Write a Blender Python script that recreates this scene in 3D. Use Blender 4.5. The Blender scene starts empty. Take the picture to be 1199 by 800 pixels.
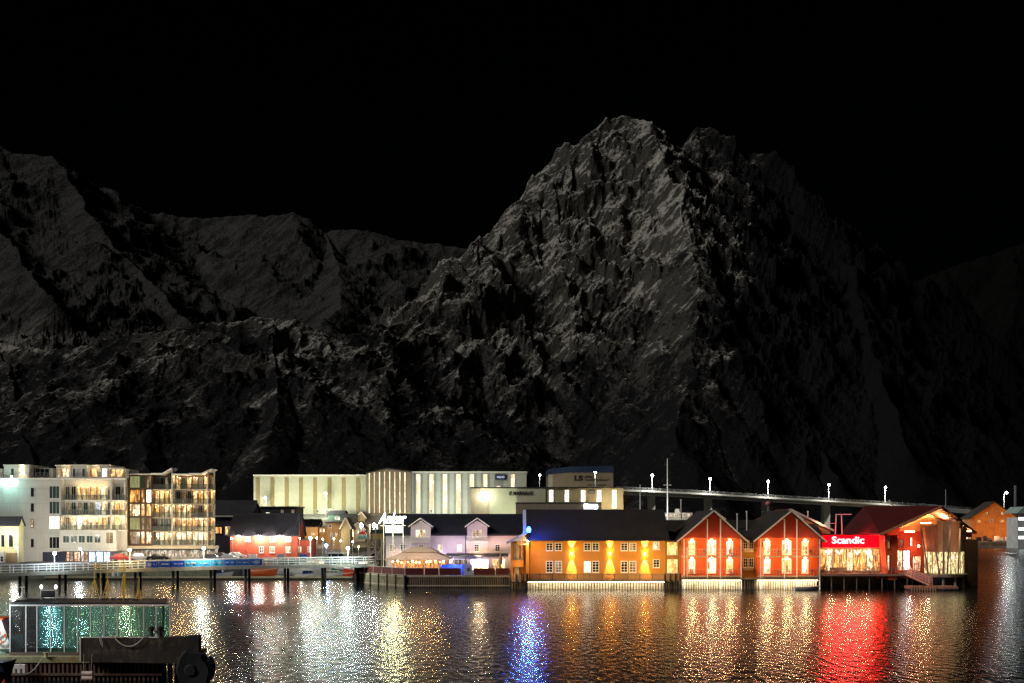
import bpy, math, random
import numpy as np
from mathutils import Vector, Matrix
PI = math.pi
R = math.radians
random.seed(11)
scene = bpy.context.scene
COL = scene.collection

# ------------------------------------------------------------------ camera, world, town glow, exposure
FPX = 1332.0            # focal length in the pixels of a 1199 px wide picture
CAMZ = 10.0             # metres above the water
HZ = 612.0              # horizon row
cam_d = bpy.data.cameras.new('camera')
cam_d.sensor_width = 36.0
cam_d.lens = FPX / 1199.0 * 36.0
cam_d.shift_x = 0.0
cam_d.shift_y = (HZ - 400.0) / 1199.0
cam_d.clip_start = 0.5
cam_d.clip_end = 20000.0
cam = bpy.data.objects.new('camera', cam_d)
cam.location = (0, 0, CAMZ)
cam.rotation_euler = (PI / 2, 0, 0)
COL.objects.link(cam)
scene.camera = cam

SUN_DIR = Vector((0.80, 0.42, -0.56)).normalized()    # the way the light of the added sun lamp travels
world = bpy.data.worlds.new('World')
scene.world = world
world.use_nodes = True
wn = world.node_tree
bg = wn.nodes['Background']
sky = wn.nodes.new('ShaderNodeTexSky')
sky.sky_type = 'NISHITA'
sky.sun_disc = False
sky.sun_elevation = math.asin(-SUN_DIR.z)
sky.sun_rotation = math.atan2(-SUN_DIR.x, -SUN_DIR.y)
wn.links.new(sky.outputs[0], bg.inputs[0])
bg.inputs[1].default_value = 0.0001
sun_d = bpy.data.lights.new('town_glow', 'SUN')  # sun lamp added in place of the town's glow on the mountain
sun_d.energy = 1.5
sun_d.angle = R(14)
sun_d.color = (1.0, 0.96, 0.89)
sun = bpy.data.objects.new('town_glow', sun_d)
sun.rotation_euler = SUN_DIR.to_track_quat('-Z', 'Y').to_euler()
sun.location = (-300, -100, 400)
COL.objects.link(sun)
scene.view_settings.view_transform = 'Standard'
scene.view_settings.look = 'None'
scene.view_settings.exposure = 0.0
scene.view_settings.gamma = 1.0
try:
    scene.view_settings.use_curve_mapping = False
except Exception:
    pass
scene.render.engine = 'CYCLES'
scene.cycles.use_denoising = True
scene.cycles.denoising_prefilter = 'NONE'
scene.cycles.max_bounces = 6
scene.cycles.diffuse_bounces = 2
scene.cycles.glossy_bounces = 3
scene.cycles.transparent_max_bounces = 10
scene.cycles.transmission_bounces = 3
scene.cycles.sample_clamp_indirect = 6.0
scene.cycles.use_light_tree = True


def X(px, Y):
    return (px - 599.5) * Y / FPX


def Z(py, Y):
    return CAMZ + (HZ - py) * Y / FPX


# ------------------------------------------------------------------ materials
MATS = {}


def newmat(name):
    m = bpy.data.materials.new(name)
    m.use_nodes = True
    nt = m.node_tree
    return m, nt, nt.nodes['Principled BSDF']


def node(nt, t, **kw):
    n = nt.nodes.new(t)
    for k, v in kw.items():
        if k in n.inputs:
            n.inputs[k].default_value = v
        else:
            setattr(n, k, v)
    return n


def paint(name, col, rough=0.7, pat='plain', var=0.25, scale=1.0, bump=0.4, metal=0.0, spec=0.3, wear=None):
    """a surface with blotchy variation, and boards / ribs / tiles as relief and slight tone"""
    if name in MATS:
        return MATS[name]
    m, nt, p = newmat(name)
    L = nt.links
    tc = node(nt, 'ShaderNodeTexCoord')
    n1 = node(nt, 'ShaderNodeTexNoise', Scale=0.35 * scale, Detail=6.0, Roughness=0.65)
    L.new(tc.outputs['Object'], n1.inputs['Vector'])
    mp = node(nt, 'ShaderNodeMapping')
    mp.inputs['Scale'].default_value = (3.0, 3.0, 0.35)
    L.new(tc.outputs['Object'], mp.inputs['Vector'])
    n2 = node(nt, 'ShaderNodeTexNoise', Scale=1.3 * scale, Detail=5.0, Roughness=0.7)
    L.new(mp.outputs[0], n2.inputs['Vector'])
    add = node(nt, 'ShaderNodeMath', operation='ADD')
    L.new(n1.outputs[0], add.inputs[0])
    L.new(n2.outputs[0], add.inputs[1])
    ramp = node(nt, 'ShaderNodeMapRange')
    ramp.inputs[1].default_value = 0.7
    ramp.inputs[2].default_value = 1.3
    ramp.inputs[3].default_value = 1.0 - var
    ramp.inputs[4].default_value = 1.0 + var
    L.new(add.outputs[0], ramp.inputs[0])
    mix = node(nt, 'ShaderNodeVectorMath', operation='SCALE')
    mix.inputs[0].default_value = col
    fac = ramp.outputs[0]
    bp = node(nt, 'ShaderNodeBump', Strength=bump, Distance=0.03)
    L.new(n2.outputs[0], bp.inputs['Height'])
    if pat in ('boards', 'ribs', 'hboards', 'tiles', 'slabs'):
        if pat in ('tiles', 'slabs'):
            br = node(nt, 'ShaderNodeTexBrick')
            br.inputs['Color1'].default_value = (1, 1, 1, 1)
            br.inputs['Color2'].default_value = (0.72, 0.72, 0.72, 1) if pat == 'tiles' else (0.93, 0.93, 0.93, 1)
            br.inputs['Mortar'].default_value = (0.45, 0.45, 0.45, 1) if pat == 'tiles' else (0.6, 0.6, 0.6, 1)
            br.inputs['Scale'].default_value = 1.0
            br.inputs['Mortar Size'].default_value = 0.02 if pat == 'slabs' else 0.05
            br.inputs['Brick Width'].default_value = 0.4 if pat == 'tiles' else 3.2
            br.inputs['Row Height'].default_value = 0.4 if pat == 'tiles' else 2.9
            cx = node(nt, 'ShaderNodeSeparateXYZ')
            cc = node(nt, 'ShaderNodeCombineXYZ')
            L.new(tc.outputs['Object'], cx.inputs[0])
            L.new(cx.outputs[0], cc.inputs[0])
            L.new(cx.outputs[2], cc.inputs[1])
            L.new(cc.outputs[0], br.inputs['Vector'])
            mu = node(nt, 'ShaderNodeMath', operation='MULTIPLY')
            L.new(br.outputs['Color'], mu.inputs[0])
            L.new(fac, mu.inputs[1])
            fac = mu.outputs[0]
            b2 = node(nt, 'ShaderNodeBump', Strength=0.5, Distance=0.03)
            L.new(br.outputs['Color'], b2.inputs['Height'])
            L.new(bp.outputs[0], b2.inputs['Normal'])
            bp = b2
        else:
            w = node(nt, 'ShaderNodeTexWave', wave_type='BANDS', wave_profile='SAW' if pat != 'ribs' else 'SIN')
            w.bands_direction = 'Z' if pat == 'hboards' else 'X'
            w.inputs['Scale'].default_value = (2.2 if pat != 'ribs' else 1.0) * scale
            mpw = node(nt, 'ShaderNodeVectorMath', operation='ADD')
            L.new(tc.outputs['Object'], w.inputs['Vector'])
            if pat == 'boards':      # on faces that look along x the boards follow y
                sx = node(nt, 'ShaderNodeSeparateXYZ')
                ad = node(nt, 'ShaderNodeMath', operation='ADD')
                cb = node(nt, 'ShaderNodeCombineXYZ')
                L.new(tc.outputs['Object'], sx.inputs[0])
                L.new(sx.outputs[0], ad.inputs[0])
                L.new(sx.outputs[1], ad.inputs[1])
                L.new(ad.outputs[0], cb.inputs[0])
                L.new(cb.outputs[0], w.inputs['Vector'])
            mr = node(nt, 'ShaderNodeMapRange')
            mr.inputs[1].default_value = 0.0
            mr.inputs[2].default_value = 0.25
            mr.inputs[3].default_value = 0.72
            mr.inputs[4].default_value = 1.0
            L.new(w.outputs['Fac'], mr.inputs[0])
            mu = node(nt, 'ShaderNodeMath', operation='MULTIPLY')
            L.new(mr.outputs[0], mu.inputs[0])
            L.new(fac, mu.inputs[1])
            fac = mu.outputs[0]
            b2 = node(nt, 'ShaderNodeBump', Strength=0.6, Distance=0.04)
            L.new(w.outputs['Fac'], b2.inputs['Height'])
            L.new(bp.outputs[0], b2.inputs['Normal'])
            bp = b2
    L.new(fac, mix.inputs['Scale'])
    out = mix.outputs[0]
    if wear:
        n3 = node(nt, 'ShaderNodeTexNoise', Scale=0.9 * scale, Detail=8.0, Roughness=0.75)
        L.new(tc.outputs['Object'], n3.inputs['Vector'])
        r3 = node(nt, 'ShaderNodeMapRange')
        r3.inputs[1].default_value = 0.52
        r3.inputs[2].default_value = 0.66
        L.new(n3.outputs[0], r3.inputs[0])
        mx = node(nt, 'ShaderNodeMix', data_type='RGBA')
        L.new(r3.outputs[0], mx.inputs[0])
        L.new(out, mx.inputs[6])
        mx.inputs[7].default_value = (*wear, 1)
        out = mx.outputs[2]
    L.new(out, p.inputs['Base Color'])
    L.new(bp.outputs[0], p.inputs['Normal'])
    p.inputs['Roughness'].default_value = rough
    p.inputs['Metallic'].default_value = metal
    p.inputs['Specular IOR Level'].default_value = spec
    MATS[name] = m
    return m


def glow(name, col, s):
    """a plain light-giving surface (lamp, tube, sign letter)"""
    if name in MATS:
        return MATS[name]
    m, nt, p = newmat(name)
    p.inputs['Base Color'].default_value = (*[0.4 * c for c in col], 1)
    p.inputs['Emission Color'].default_value = (*col, 1)
    p.inputs['Emission Strength'].default_value = s
    MATS[name] = m
    return m


def lit(name, col, s, lo=0.15, scale=1.0, dark=(0.10, 0.06, 0.03)):
    """a window pane into a lit room: curtains, wall colour and furniture shapes behind glass"""
    if name in MATS:
        return MATS[name]
    m, nt, p = newmat(name)
    L = nt.links
    tc = node(nt, 'ShaderNodeTexCoord')
    oi = node(nt, 'ShaderNodeObjectInfo')
    off = node(nt, 'ShaderNodeVectorMath', operation='SCALE')
    off.inputs[0].default_value = (37.0, 91.0, 53.0)
    L.new(oi.outputs['Random'], off.inputs['Scale'])
    ad = node(nt, 'ShaderNodeVectorMath', operation='ADD')
    L.new(tc.outputs['Object'], ad.inputs[0])
    L.new(off.outputs[0], ad.inputs[1])
    mp = node(nt, 'ShaderNodeMapping')
    mp.inputs['Scale'].default_value = (2.4 * scale, 1.0, 0.5 * scale)
    L.new(ad.outputs[0], mp.inputs[0])
    n1 = node(nt, 'ShaderNodeTexVoronoi', Scale=1.2)
    n1.feature = 'F1'
    n1.distance = 'CHEBYCHEV'
    L.new(mp.outputs[0], n1.inputs['Vector'])
    n2 = node(nt, 'ShaderNodeTexNoise', Scale=1.6 * scale, Detail=4.0)
    L.new(ad.outputs[0], n2.inputs['Vector'])
    sep = node(nt, 'ShaderNodeSeparateColor')
    L.new(n1.outputs['Color'], sep.inputs[0])
    mul = node(nt, 'ShaderNodeMath', operation='MULTIPLY')
    L.new(sep.outputs[0], mul.inputs[0])
    mrn = node(nt, 'ShaderNodeMapRange')
    mrn.inputs[1].default_value = 0.35
    mrn.inputs[2].default_value = 0.65
    mrn.inputs[3].default_value = 0.4
    mrn.inputs[4].default_value = 1.4
    L.new(n2.outputs[0], mrn.inputs[0])
    L.new(mrn.outputs[0], mul.inputs[1])
    mr = node(nt, 'ShaderNodeMapRange')
    mr.inputs[1].default_value = 0.05
    mr.inputs[2].default_value = 0.8
    mr.inputs[3].default_value = lo
    mr.inputs[4].default_value = 1.0
    L.new(mul.outputs[0], mr.inputs[0])
    mx = node(nt, 'ShaderNodeMix', data_type='RGBA')
    L.new(mr.outputs[0], mx.inputs[0])
    mx.inputs[6].default_value = (*[a * b * 2.0 + 0.0 for a, b in zip(col, (0.35, 0.22, 0.15))], 1)
    mx.inputs[7].default_value = (*col, 1)
    L.new(mx.outputs[2], p.inputs['Emission Color'])
    ms = node(nt, 'ShaderNodeMath', operation='MULTIPLY')
    L.new(mr.outputs[0], ms.inputs[0])
    ms.inputs[1].default_value = s
    L.new(ms.outputs[0], p.inputs['Emission Strength'])
    p.inputs['Base Color'].default_value = (*dark, 1)
    p.inputs['Roughness'].default_value = 0.15
    MATS[name] = m
    return m


def glass_dark(name='dark_glass', col=(0.012, 0.016, 0.02)):
    if name in MATS:
        return MATS[name]
    m, nt, p = newmat(name)
    tc = node(nt, 'ShaderNodeTexCoord')
    n = node(nt, 'ShaderNodeTexNoise', Scale=1.5)
    nt.links.new(tc.outputs['Object'], n.inputs['Vector'])
    b = node(nt, 'ShaderNodeBump', Strength=0.15, Distance=0.02)
    nt.links.new(n.outputs[0], b.inputs['Height'])
    nt.links.new(b.outputs[0], p.inputs['Normal'])
    p.inputs['Base Color'].default_value = (*col, 1)
    p.inputs['Roughness'].default_value = 0.12
    MATS[name] = m
    return m


def see_through(name, tint, gloss=0.12, alpha=0.0):
    """thin tinted glass: what stands behind shows through it"""
    if name in MATS:
        return MATS[name]
    m = bpy.data.materials.new(name)
    m.use_nodes = True
    nt = m.node_tree
    nt.nodes.clear()
    o = node(nt, 'ShaderNodeOutputMaterial')
    t = node(nt, 'ShaderNodeBsdfTransparent')
    t.inputs[0].default_value = (*tint, 1)
    g = node(nt, 'ShaderNodeBsdfGlossy')
    g.inputs['Roughness'].default_value = 0.08
    d = node(nt, 'ShaderNodeBsdfDiffuse')
    d.inputs[0].default_value = (*[c * 0.5 for c in tint], 1)
    tc = node(nt, 'ShaderNodeTexCoord')
    n = node(nt, 'ShaderNodeTexNoise', Scale=1.3, Detail=3.0)
    nt.links.new(tc.outputs['Object'], n.inputs['Vector'])
    b = node(nt, 'ShaderNodeBump', Strength=0.2, Distance=0.02)
    nt.links.new(n.outputs[0], b.inputs['Height'])
    nt.links.new(b.outputs[0], g.inputs['Normal'])
    fr = node(nt, 'ShaderNodeFresnel', IOR=1.45)
    m1 = node(nt, 'ShaderNodeMixShader')
    ad = node(nt, 'ShaderNodeMath', operation='ADD')
    nt.links.new(fr.outputs[0], ad.inputs[0])
    ad.inputs[1].default_value = gloss
    nt.links.new(ad.outputs[0], m1.inputs[0])
    m0 = node(nt, 'ShaderNodeMixShader')
    m0.inputs[0].default_value = alpha
    nt.links.new(t.outputs[0], m0.inputs[1])
    nt.links.new(d.outputs[0], m0.inputs[2])
    nt.links.new(m0.outputs[0], m1.inputs[1])
    nt.links.new(g.outputs[0], m1.inputs[2])
    nt.links.new(m1.outputs[0], o.inputs[0])
    MATS[name] = m
    return m


# ------------------------------------------------------------------ mesh building
class MB:
    def __init__(self):
        self.v, self.f, self.m = [], [], []

    def poly(self, pts, mi=0):
        n = len(self.v)
        self.v += [tuple(p) for p in pts]
        self.f.append(list(range(n, n + len(pts))))
        self.m.append(mi)
        return self

    def box(self, x0, x1, y0, y1, z0, z1, mi=0):
        if x1 < x0: x0, x1 = x1, x0
        if y1 < y0: y0, y1 = y1, y0
        if z1 < z0: z0, z1 = z1, z0
        n = len(self.v)
        self.v += [(x0, y0, z0), (x1, y0, z0), (x1, y1, z0), (x0, y1, z0), (x0, y0, z1), (x1, y0, z1), (x1, y1, z1), (x0, y1, z1)]
        for q in ((0, 3, 2, 1), (4, 5, 6, 7), (0, 1, 5, 4), (1, 2, 6, 5), (2, 3, 7, 6), (3, 0, 4, 7)):
            self.f.append([n + i for i in q])
            self.m.append(mi)
        return self

    def extrude(self, pts, vec, mi=0):
        """closed prism: polygon pts moved by vec"""
        n, k = len(self.v), len(pts)
        self.v += [tuple(p) for p in pts] + [tuple(p[i] + vec[i] for i in range(3)) for p in pts]
        self.f.append([n + i for i in range(k)][::-1])
        self.f.append([n + k + i for i in range(k)])
        self.m += [mi, mi]
        for i in range(k):
            j = (i + 1) % k
            self.f.append([n + i, n + j, n + k + j, n + k + i])
            self.m.append(mi)
        return self

    def tube(self, a, b, r, r2=None, n=6, mi=0, caps=True):
        a, b = Vector(a), Vector(b)
        r2 = r if r2 is None else r2
        d = (b - a)
        if d.length < 1e-6:
            return self
        d.normalize()
        u = d.orthogonal().normalized()
        w = d.cross(u)
        k = len(self.v)
        for c, rr in ((a, r), (b, r2)):
            for i in range(n):
                t = 2 * PI * i / n
                self.v.append(tuple(c + (u * math.cos(t) + w * math.sin(t)) * rr))
        for i in range(n):
            j = (i + 1) % n
            self.f.append([k + i, k + j, k + n + j, k + n + i])
            self.m.append(mi)
        if caps:
            self.f.append([k + i for i in range(n)][::-1])
            self.f.append([k + n + i for i in range(n)])
            self.m += [mi, mi]
        return self

    def path(self, pts, r, n=6, mi=0):
        for a, b in zip(pts, pts[1:]):
            self.tube(a, b, r, n=n, mi=mi)
        return self

    def bar(self, a, b, w, h, mi=0):
        """square-section bar between two points (w across, h up)"""
        a, b = Vector(a), Vector(b)
        d = (b - a).normalized()
        up = Vector((0, 0, 1)) if abs(d.z) < 0.95 else Vector((0, 1, 0))
        s = d.cross(up).normalized()
        t = s.cross(d).normalized()
        k = len(self.v)
        for c in (a, b):
            for i, j in ((-1, -1), (1, -1), (1, 1), (-1, 1)):
                self.v.append(tuple(c + s * (i * w / 2) + t * (j * h / 2)))
        for q in ((3, 2, 1, 0), (4, 5, 6, 7), (0, 1, 5, 4), (1, 2, 6, 5), (2, 3, 7, 6), (3, 0, 4, 7)):
            self.f.append([k + i for i in q])
            self.m.append(mi)
        return self

    def ball(self, c, r, n=10, m=7, sz=1.0, mi=0):
        k = len(self.v)
        for i in range(m + 1):
            th = PI * i / m
            for j in range(n):
                ph = 2 * PI * j / n
                self.v.append((c[0] + r * math.sin(th) * math.cos(ph), c[1] + r * math.sin(th) * math.sin(ph), c[2] + r * sz * math.cos(th)))
        for i in range(m):
            for j in range(n):
                j2 = (j + 1) % n
                self.f.append([k + i * n + j, k + (i + 1) * n + j, k + (i + 1) * n + j2, k + i * n + j2])
                self.m.append(mi)
        return self

    def lathe(self, prof, c=(0, 0), n=12, mi=0):
        k = len(self.v)
        for (r, z) in prof:
            for j in range(n):
                ph = 2 * PI * j / n
                self.v.append((c[0] + r * math.cos(ph), c[1] + r * math.sin(ph), z))
        for i in range(len(prof) - 1):
            for j in range(n):
                j2 = (j + 1) % n
                self.f.append([k + i * n + j, k + i * n + j2, k + (i + 1) * n + j2, k + (i + 1) * n + j])
                self.m.append(mi)
        return self

    def build(self, name, mats, parent=None, loc=(0, 0, 0), smooth=False, rz=0.0):
        me = bpy.data.meshes.new(name)
        me.from_pydata(self.v, [], self.f)
        if not isinstance(mats, (list, tuple)):
            mats = [mats]
        for m in mats:
            me.materials.append(m)
        if len(mats) > 1:
            me.polygons.foreach_set('material_index', self.m)
        if smooth:
            me.polygons.foreach_set('use_smooth', [True] * len(me.polygons))
        me.update()
        return link(name, me, parent, loc, rz)


def link(name, me, parent=None, loc=(0, 0, 0), rz=0.0):
    o = bpy.data.objects.new(name, me)
    COL.objects.link(o)
    o.location = loc
    o.rotation_euler = (0, 0, rz)
    if parent is not None:
        o.parent = parent
    return o


def tag(o, label=None, cat=None, group=None, kind=None):
    if label: o['label'] = label
    if cat: o['category'] = cat
    if group: o['group'] = group
    if kind: o['kind'] = kind
    return o


def thing(name, label, cat, loc=(0, 0, 0), rz=0.0, group=None):
    o = bpy.data.objects.new(name, None)
    COL.objects.link(o)
    o.empty_display_size = 0.5
    o.location = loc
    o.rotation_euler = (0, 0, rz)
    return tag(o, label, cat, group)


def copy_tree(o, parent=None):
    c = o.copy()
    COL.objects.link(c)
    c.parent = parent
    for ch in list(o.children):
        copy_tree(ch, c)
    return c


def lamp(kind, loc, power, col=(1, 0.85, 0.6), parent=None, size=0.1, aim=None, cone=90, blend=0.5, sx=None, sy=None):
    d = bpy.data.lights.new('lamp_light', kind)
    d.energy = power
    d.color = col
    if kind in ('POINT', 'SPOT'):
        d.shadow_soft_size = size
    if kind == 'SPOT':
        d.spot_size = R(cone)
        d.spot_blend = blend
    if kind == 'AREA':
        d.shape = 'RECTANGLE'
        d.size = sx
        d.size_y = sy
    o = bpy.data.objects.new('lamp_light', d)
    COL.objects.link(o)
    o.location = loc
    if aim is not None:
        o.rotation_euler = Vector(aim).to_track_quat('-Z', 'Y').to_euler()
    if parent is not None:
        o.parent = parent
    return o


TXT = {}


def text(name, s, mat, parent, x0, x1, z0, y, thick=0.05, bold=0.0, shear=0.0, height=None, kindmesh=True):
    """lettering as solid mesh, fitted between x0 and x1, standing on z0 and facing -y"""
    cu = bpy.data.curves.new('lettering', 'FONT')
    cu.body = s
    cu.extrude = 0.02
    cu.offset = bold
    cu.shear = shear
    cu.resolution_u = 3
    t = bpy.data.objects.new('lettering_source', cu)
    COL.objects.link(t)
    dg = bpy.context.evaluated_depsgraph_get()
    me = bpy.data.meshes.new_from_object(t.evaluated_get(dg))
    bpy.data.objects.remove(t)
    n = len(me.vertices)
    a = np.zeros(n * 3)
    me.vertices.foreach_get('co', a)
    a = a.reshape(-1, 3)
    mn, mx = a.min(0), a.max(0)
    sx = (x1 - x0) / (mx[0] - mn[0])
    sz = sx if height is None else height / (mx[1] - mn[1])
    b = np.zeros_like(a)
    b[:, 0] = x0 + (a[:, 0] - mn[0]) * sx
    b[:, 2] = z0 + (a[:, 1] - mn[1]) * sz
    b[:, 1] = y - (a[:, 2] - mn[2]) / max(1e-6, mx[2] - mn[2]) * thick
    me.vertices.foreach_set('co', b.ravel())
    me.materials.clear()
    me.materials.append(mat)
    me.update()
    return link(name, me, parent)


def wash(loc, power, col, parent, aim=(0, 1, -0.05), cone=155):
    """an added wall-washing light with no fixture: shines at the building only"""
    return lamp('SPOT', loc, power * 1.4, col, parent, size=0.15, aim=aim, cone=cone, blend=0.5)


# common materials
WHITE = paint('white_paint', (0.78, 0.77, 0.74), 0.5, var=0.12)
TRIM = paint('white_trim', (0.72, 0.70, 0.66), 0.5, var=0.1)
DARKW = glass_dark()
STEEL = paint('grey_steel', (0.35, 0.36, 0.37), 0.4, metal=0.6, var=0.2)
BLACK = paint('black_metal', (0.03, 0.03, 0.035), 0.5, var=0.3)
ROOFD = paint('dark_roof_tiles', (0.035, 0.037, 0.045), 0.65, 'hboards', scale=0.9, var=0.4)
CONC = paint('concrete', (0.42, 0.42, 0.40), 0.85, 'slabs', var=0.2)
CONCP = paint('plain_concrete', (0.36, 0.36, 0.34), 0.85, var=0.3, wear=(0.2, 0.2, 0.18))
WOODD = paint('weathered_wood', (0.20, 0.15, 0.10), 0.85, 'boards', var=0.45, scale=1.5)
WOODP = paint('pale_wood', (0.42, 0.34, 0.24), 0.8, 'boards', var=0.35, scale=1.5)
PILE = paint('tarred_pile', (0.035, 0.03, 0.028), 0.8, var=0.5, wear=(0.08, 0.09, 0.05))
W_WARM = lit('warm_room', (1.0, 0.66, 0.28), 1.9)
W_AMB = lit('amber_room', (1.0, 0.5, 0.14), 1.5)
W_CREAM = lit('cream_room', (1.0, 0.86, 0.55), 1.8)
W_WHITE = lit('bright_room', (1.0, 0.93, 0.78), 4.0, lo=0.45)
W_DIM = lit('dim_room', (0.55, 0.5, 0.32), 0.5)
W_GREEN = lit('green_blind', (0.5, 0.6, 0.28), 0.55, lo=0.7)
W_COOL = lit('cool_shop', (0.55, 0.72, 1.0), 1.6)
BULB = glow('white_bulb', (1.0, 0.95, 0.85), 26)
BULBW = glow('warm_bulb', (1.0, 0.72, 0.38), 45)

# ------------------------------------------------------------------ facades in a building's own frame
WCACHE = {}


class Bld:
    """a building whose front stands on the line through (X(pxa), Y) turned by rz; its methods take picture columns and rows of the front plane"""

    def __init__(self, name, label, cat, pxa, Y, z0, rz=0.0, group=None):
        self.xa, self.Y, self.z0, self.rz = X(pxa, Y), Y, z0, rz
        self.root = thing(name, label, cat, (self.xa, Y, z0), rz, group)

    def lx(self, px, d=0.0):
        u = (px - 599.5) / FPX
        c, s = math.cos(self.rz), math.sin(self.rz)
        xa, ya = self.xa - s * d, self.Y + c * d
        return (u * ya - xa) / (c - u * s)

    def lz(self, py, px=None, d=0.0):
        Y = self.Y + d * math.cos(self.rz)
        if px is not None:
            Y += self.lx(px, d) * math.sin(self.rz)
        return CAMZ + (HZ - py) * Y / FPX - self.z0

    def part(self, name, mb, mats, loc=(0, 0, 0), smooth=False):
        return mb.build(name, mats, self.root, loc, smooth)

    def win(self, px0, py0, px1, py1, pane, frame=None, nx=2, nz=2, d=0.0, name='window', fw=0.09, proud=0.07):
        x0, x1 = self.lx(px0, d), self.lx(px1, d)
        pm = (px0 + px1) / 2
        z1, z0 = self.lz(py0, pm, d), self.lz(py1, pm, d)
        return window(self.root, x0, z0, x1 - x0, z1 - z0, d, pane, frame or TRIM, nx, nz, name, fw, proud)


def window(parent, x0, z0, w, h, y, pane, frame, nx=2, nz=2, name='window', fw=0.09, proud=0.07, rz=0.0):
    w, h = round(w, 2), round(h, 2)
    key = (w, h, nx, nz, fw, proud, frame.name)
    if key not in WCACHE:
        b = MB()
        b.box(0, fw, -proud, 0.0, 0, h)
        b.box(w - fw, w, -proud, 0.0, 0, h)
        b.box(fw, w - fw, -proud, 0.0, 0, fw)
        b.box(fw, w - fw, -proud, 0.0, h - fw, h)
        t = fw * 0.55
        for i in range(1, nx):
            c = w * i / nx
            b.box(c - t / 2, c + t / 2, -proud + 0.012, 0.0, fw, h - fw)
        for i in range(1, nz):
            c = h * i / nz
            b.box(fw, w - fw, -proud + 0.018, 0.0, c - t / 2, c + t / 2)
        b.box(-0.05, w + 0.05, -proud - 0.06, 0.0, -0.07, -0.003)
        o = b.build(name, frame, parent, (x0, y, z0), rz=rz)
        WCACHE[key] = o.data
    else:
        o = link(name, WCACHE[key], parent, (x0, y, z0), rz)
    k2 = (w, h, pane.name, 'p')
    if k2 not in WCACHE:
        p = MB()
        p.poly([(0.02, -0.03, 0.02), (w - 0.02, -0.03, 0.02), (w - 0.02, -0.03, h - 0.02), (0.02, -0.03, h - 0.02)])
        po = p.build('pane', pane, o)
        WCACHE[k2] = po.data
    else:
        po = link('pane', WCACHE[k2], o)
    return o


def gable_shell(b, x0, x1, y0, y1, ze, zr, axis, wall, roof, over=0.35, thick=0.22, verge=None, zb=0.0, xm=None, wall_name='wall'):
    """walls and a two-plane roof; axis 'x': ridge along x, 'y': ridge along y (gable to the viewer)"""
    m = MB()
    if axis == 'y':
        xm = (x0 + x1) / 2 if xm is None else xm
        m.extrude([(x0, y0, zb), (x1, y0, zb), (x1, y0, ze), (xm, y0, zr), (x0, y0, ze)], (0, y1 - y0, 0))
    else:
        ym = (y0 + y1) / 2
        m.extrude([(x0, y0, zb), (x0, y0, ze), (x0, ym, zr), (x0, y1, ze), (x0, y1, zb)], (x1 - x0, 0, 0))
    b.part(wall_name, m, wall)
    r = MB()
    if axis == 'y':
        for xe, sg in ((x0, -1), (x1, 1)):
            sl = (zr - ze) / abs(xm - xe)
            xo = xe + sg * over
            zo = ze - sl * over
            pts = [(xo, y0 - over, zo + 0.03), (xo, y0 - over, zo + thick), (xm, y0 - over, zr + thick), (xm, y0 - over, zr + 0.03)]
            if sg < 0: pts = pts[::-1]
            r.extrude(pts, (0, y1 - y0 + 2 * over, 0))
    else:
        for ye, sg in ((y0, -1), (y1, 1)):
            sl = (zr - ze) / abs(ym - ye)
            yo = ye + sg * over
            zo = ze - sl * over
            pts = [(x0 - over, yo, zo + 0.03), (x0 - over, yo, zo + thick), (x0 - over, ym, zr + thick), (x0 - over, ym, zr + 0.03)]
            if sg > 0: pts = pts[::-1]
            r.extrude(pts, (x1 - x0 + 2 * over, 0, 0))
    ro = b.part('roof', r, roof)
    if verge and axis == 'y':
        v = MB()
        for xe, sg in ((x0, -1), (x1, 1)):
            sl = (zr - ze) / abs(xm - xe)
            a = (xe + sg * over, y0 - over - 0.03, ze - sl * over + thick * 0.5)
            c = (xm, y0 - over - 0.03, zr + thick * 0.5)
            v.bar(a, c, 0.06, thick + 0.1)
        v.build('verge_board', verge, ro)
    return ro


def rail(name, mat, parent, x0, x1, y, z0, h=1.05, n=12, bars=2, r=0.03, post=0.05):
    m = MB()
    for i in range(n + 1):
        x = x0 + (x1 - x0) * i / n
        m.box(x - post / 2, x + post / 2, y - post / 2, y + post / 2, z0, z0 + h)
    for k in range(bars):
        z = z0 + h - k * (h / bars) * 0.9
        m.box(x0, x1, y - r * 1.4, y + r * 1.4, z - r, z + r)
    return m.build(name, mat, parent)
# ================================================================== terrain
_rng = np.random.RandomState(5)
_perm = _rng.permutation(512)
_perm = np.concatenate([_perm, _perm, _perm])
_ga = _rng.rand(512) * 2 * np.pi
_gx, _gy = np.cos(_ga), np.sin(_ga)


def pn(x, y):
    xi, yi = np.floor(x).astype(int), np.floor(y).astype(int)
    xf, yf = x - xi, y - yi
    xi &= 511
    yi &= 511
    u = xf * xf * xf * (xf * (xf * 6 - 15) + 10)
    v = yf * yf * yf * (yf * (yf * 6 - 15) + 10)

    def g(a, b, dx, dy):
        h = _perm[_perm[a & 511] + (b & 511)]
        return _gx[h] * dx + _gy[h] * dy
    n00, n10 = g(xi, yi, xf, yf), g(xi + 1, yi, xf - 1, yf)
    n01, n11 = g(xi, yi + 1, xf, yf - 1), g(xi + 1, yi + 1, xf - 1, yf - 1)
    return (n00 * (1 - u) + n10 * u) * (1 - v) + (n01 * (1 - u) + n11 * u) * v


def ridged(x, y, octs, lac=2.05, gain=0.5):
    a, f, s, w = 1.0, 1.0, 0.0, 1.0
    for k in range(octs):
        n = 1.0 - 2.0 * np.abs(pn(x * f + 17.3 * k, y * f - 9.1 * k))
        n = n * n * w
        w = np.clip(n * 1.6, 0.15, 1.0)
        s = s + n * a
        a *= gain
        f *= lac
    return s


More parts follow.
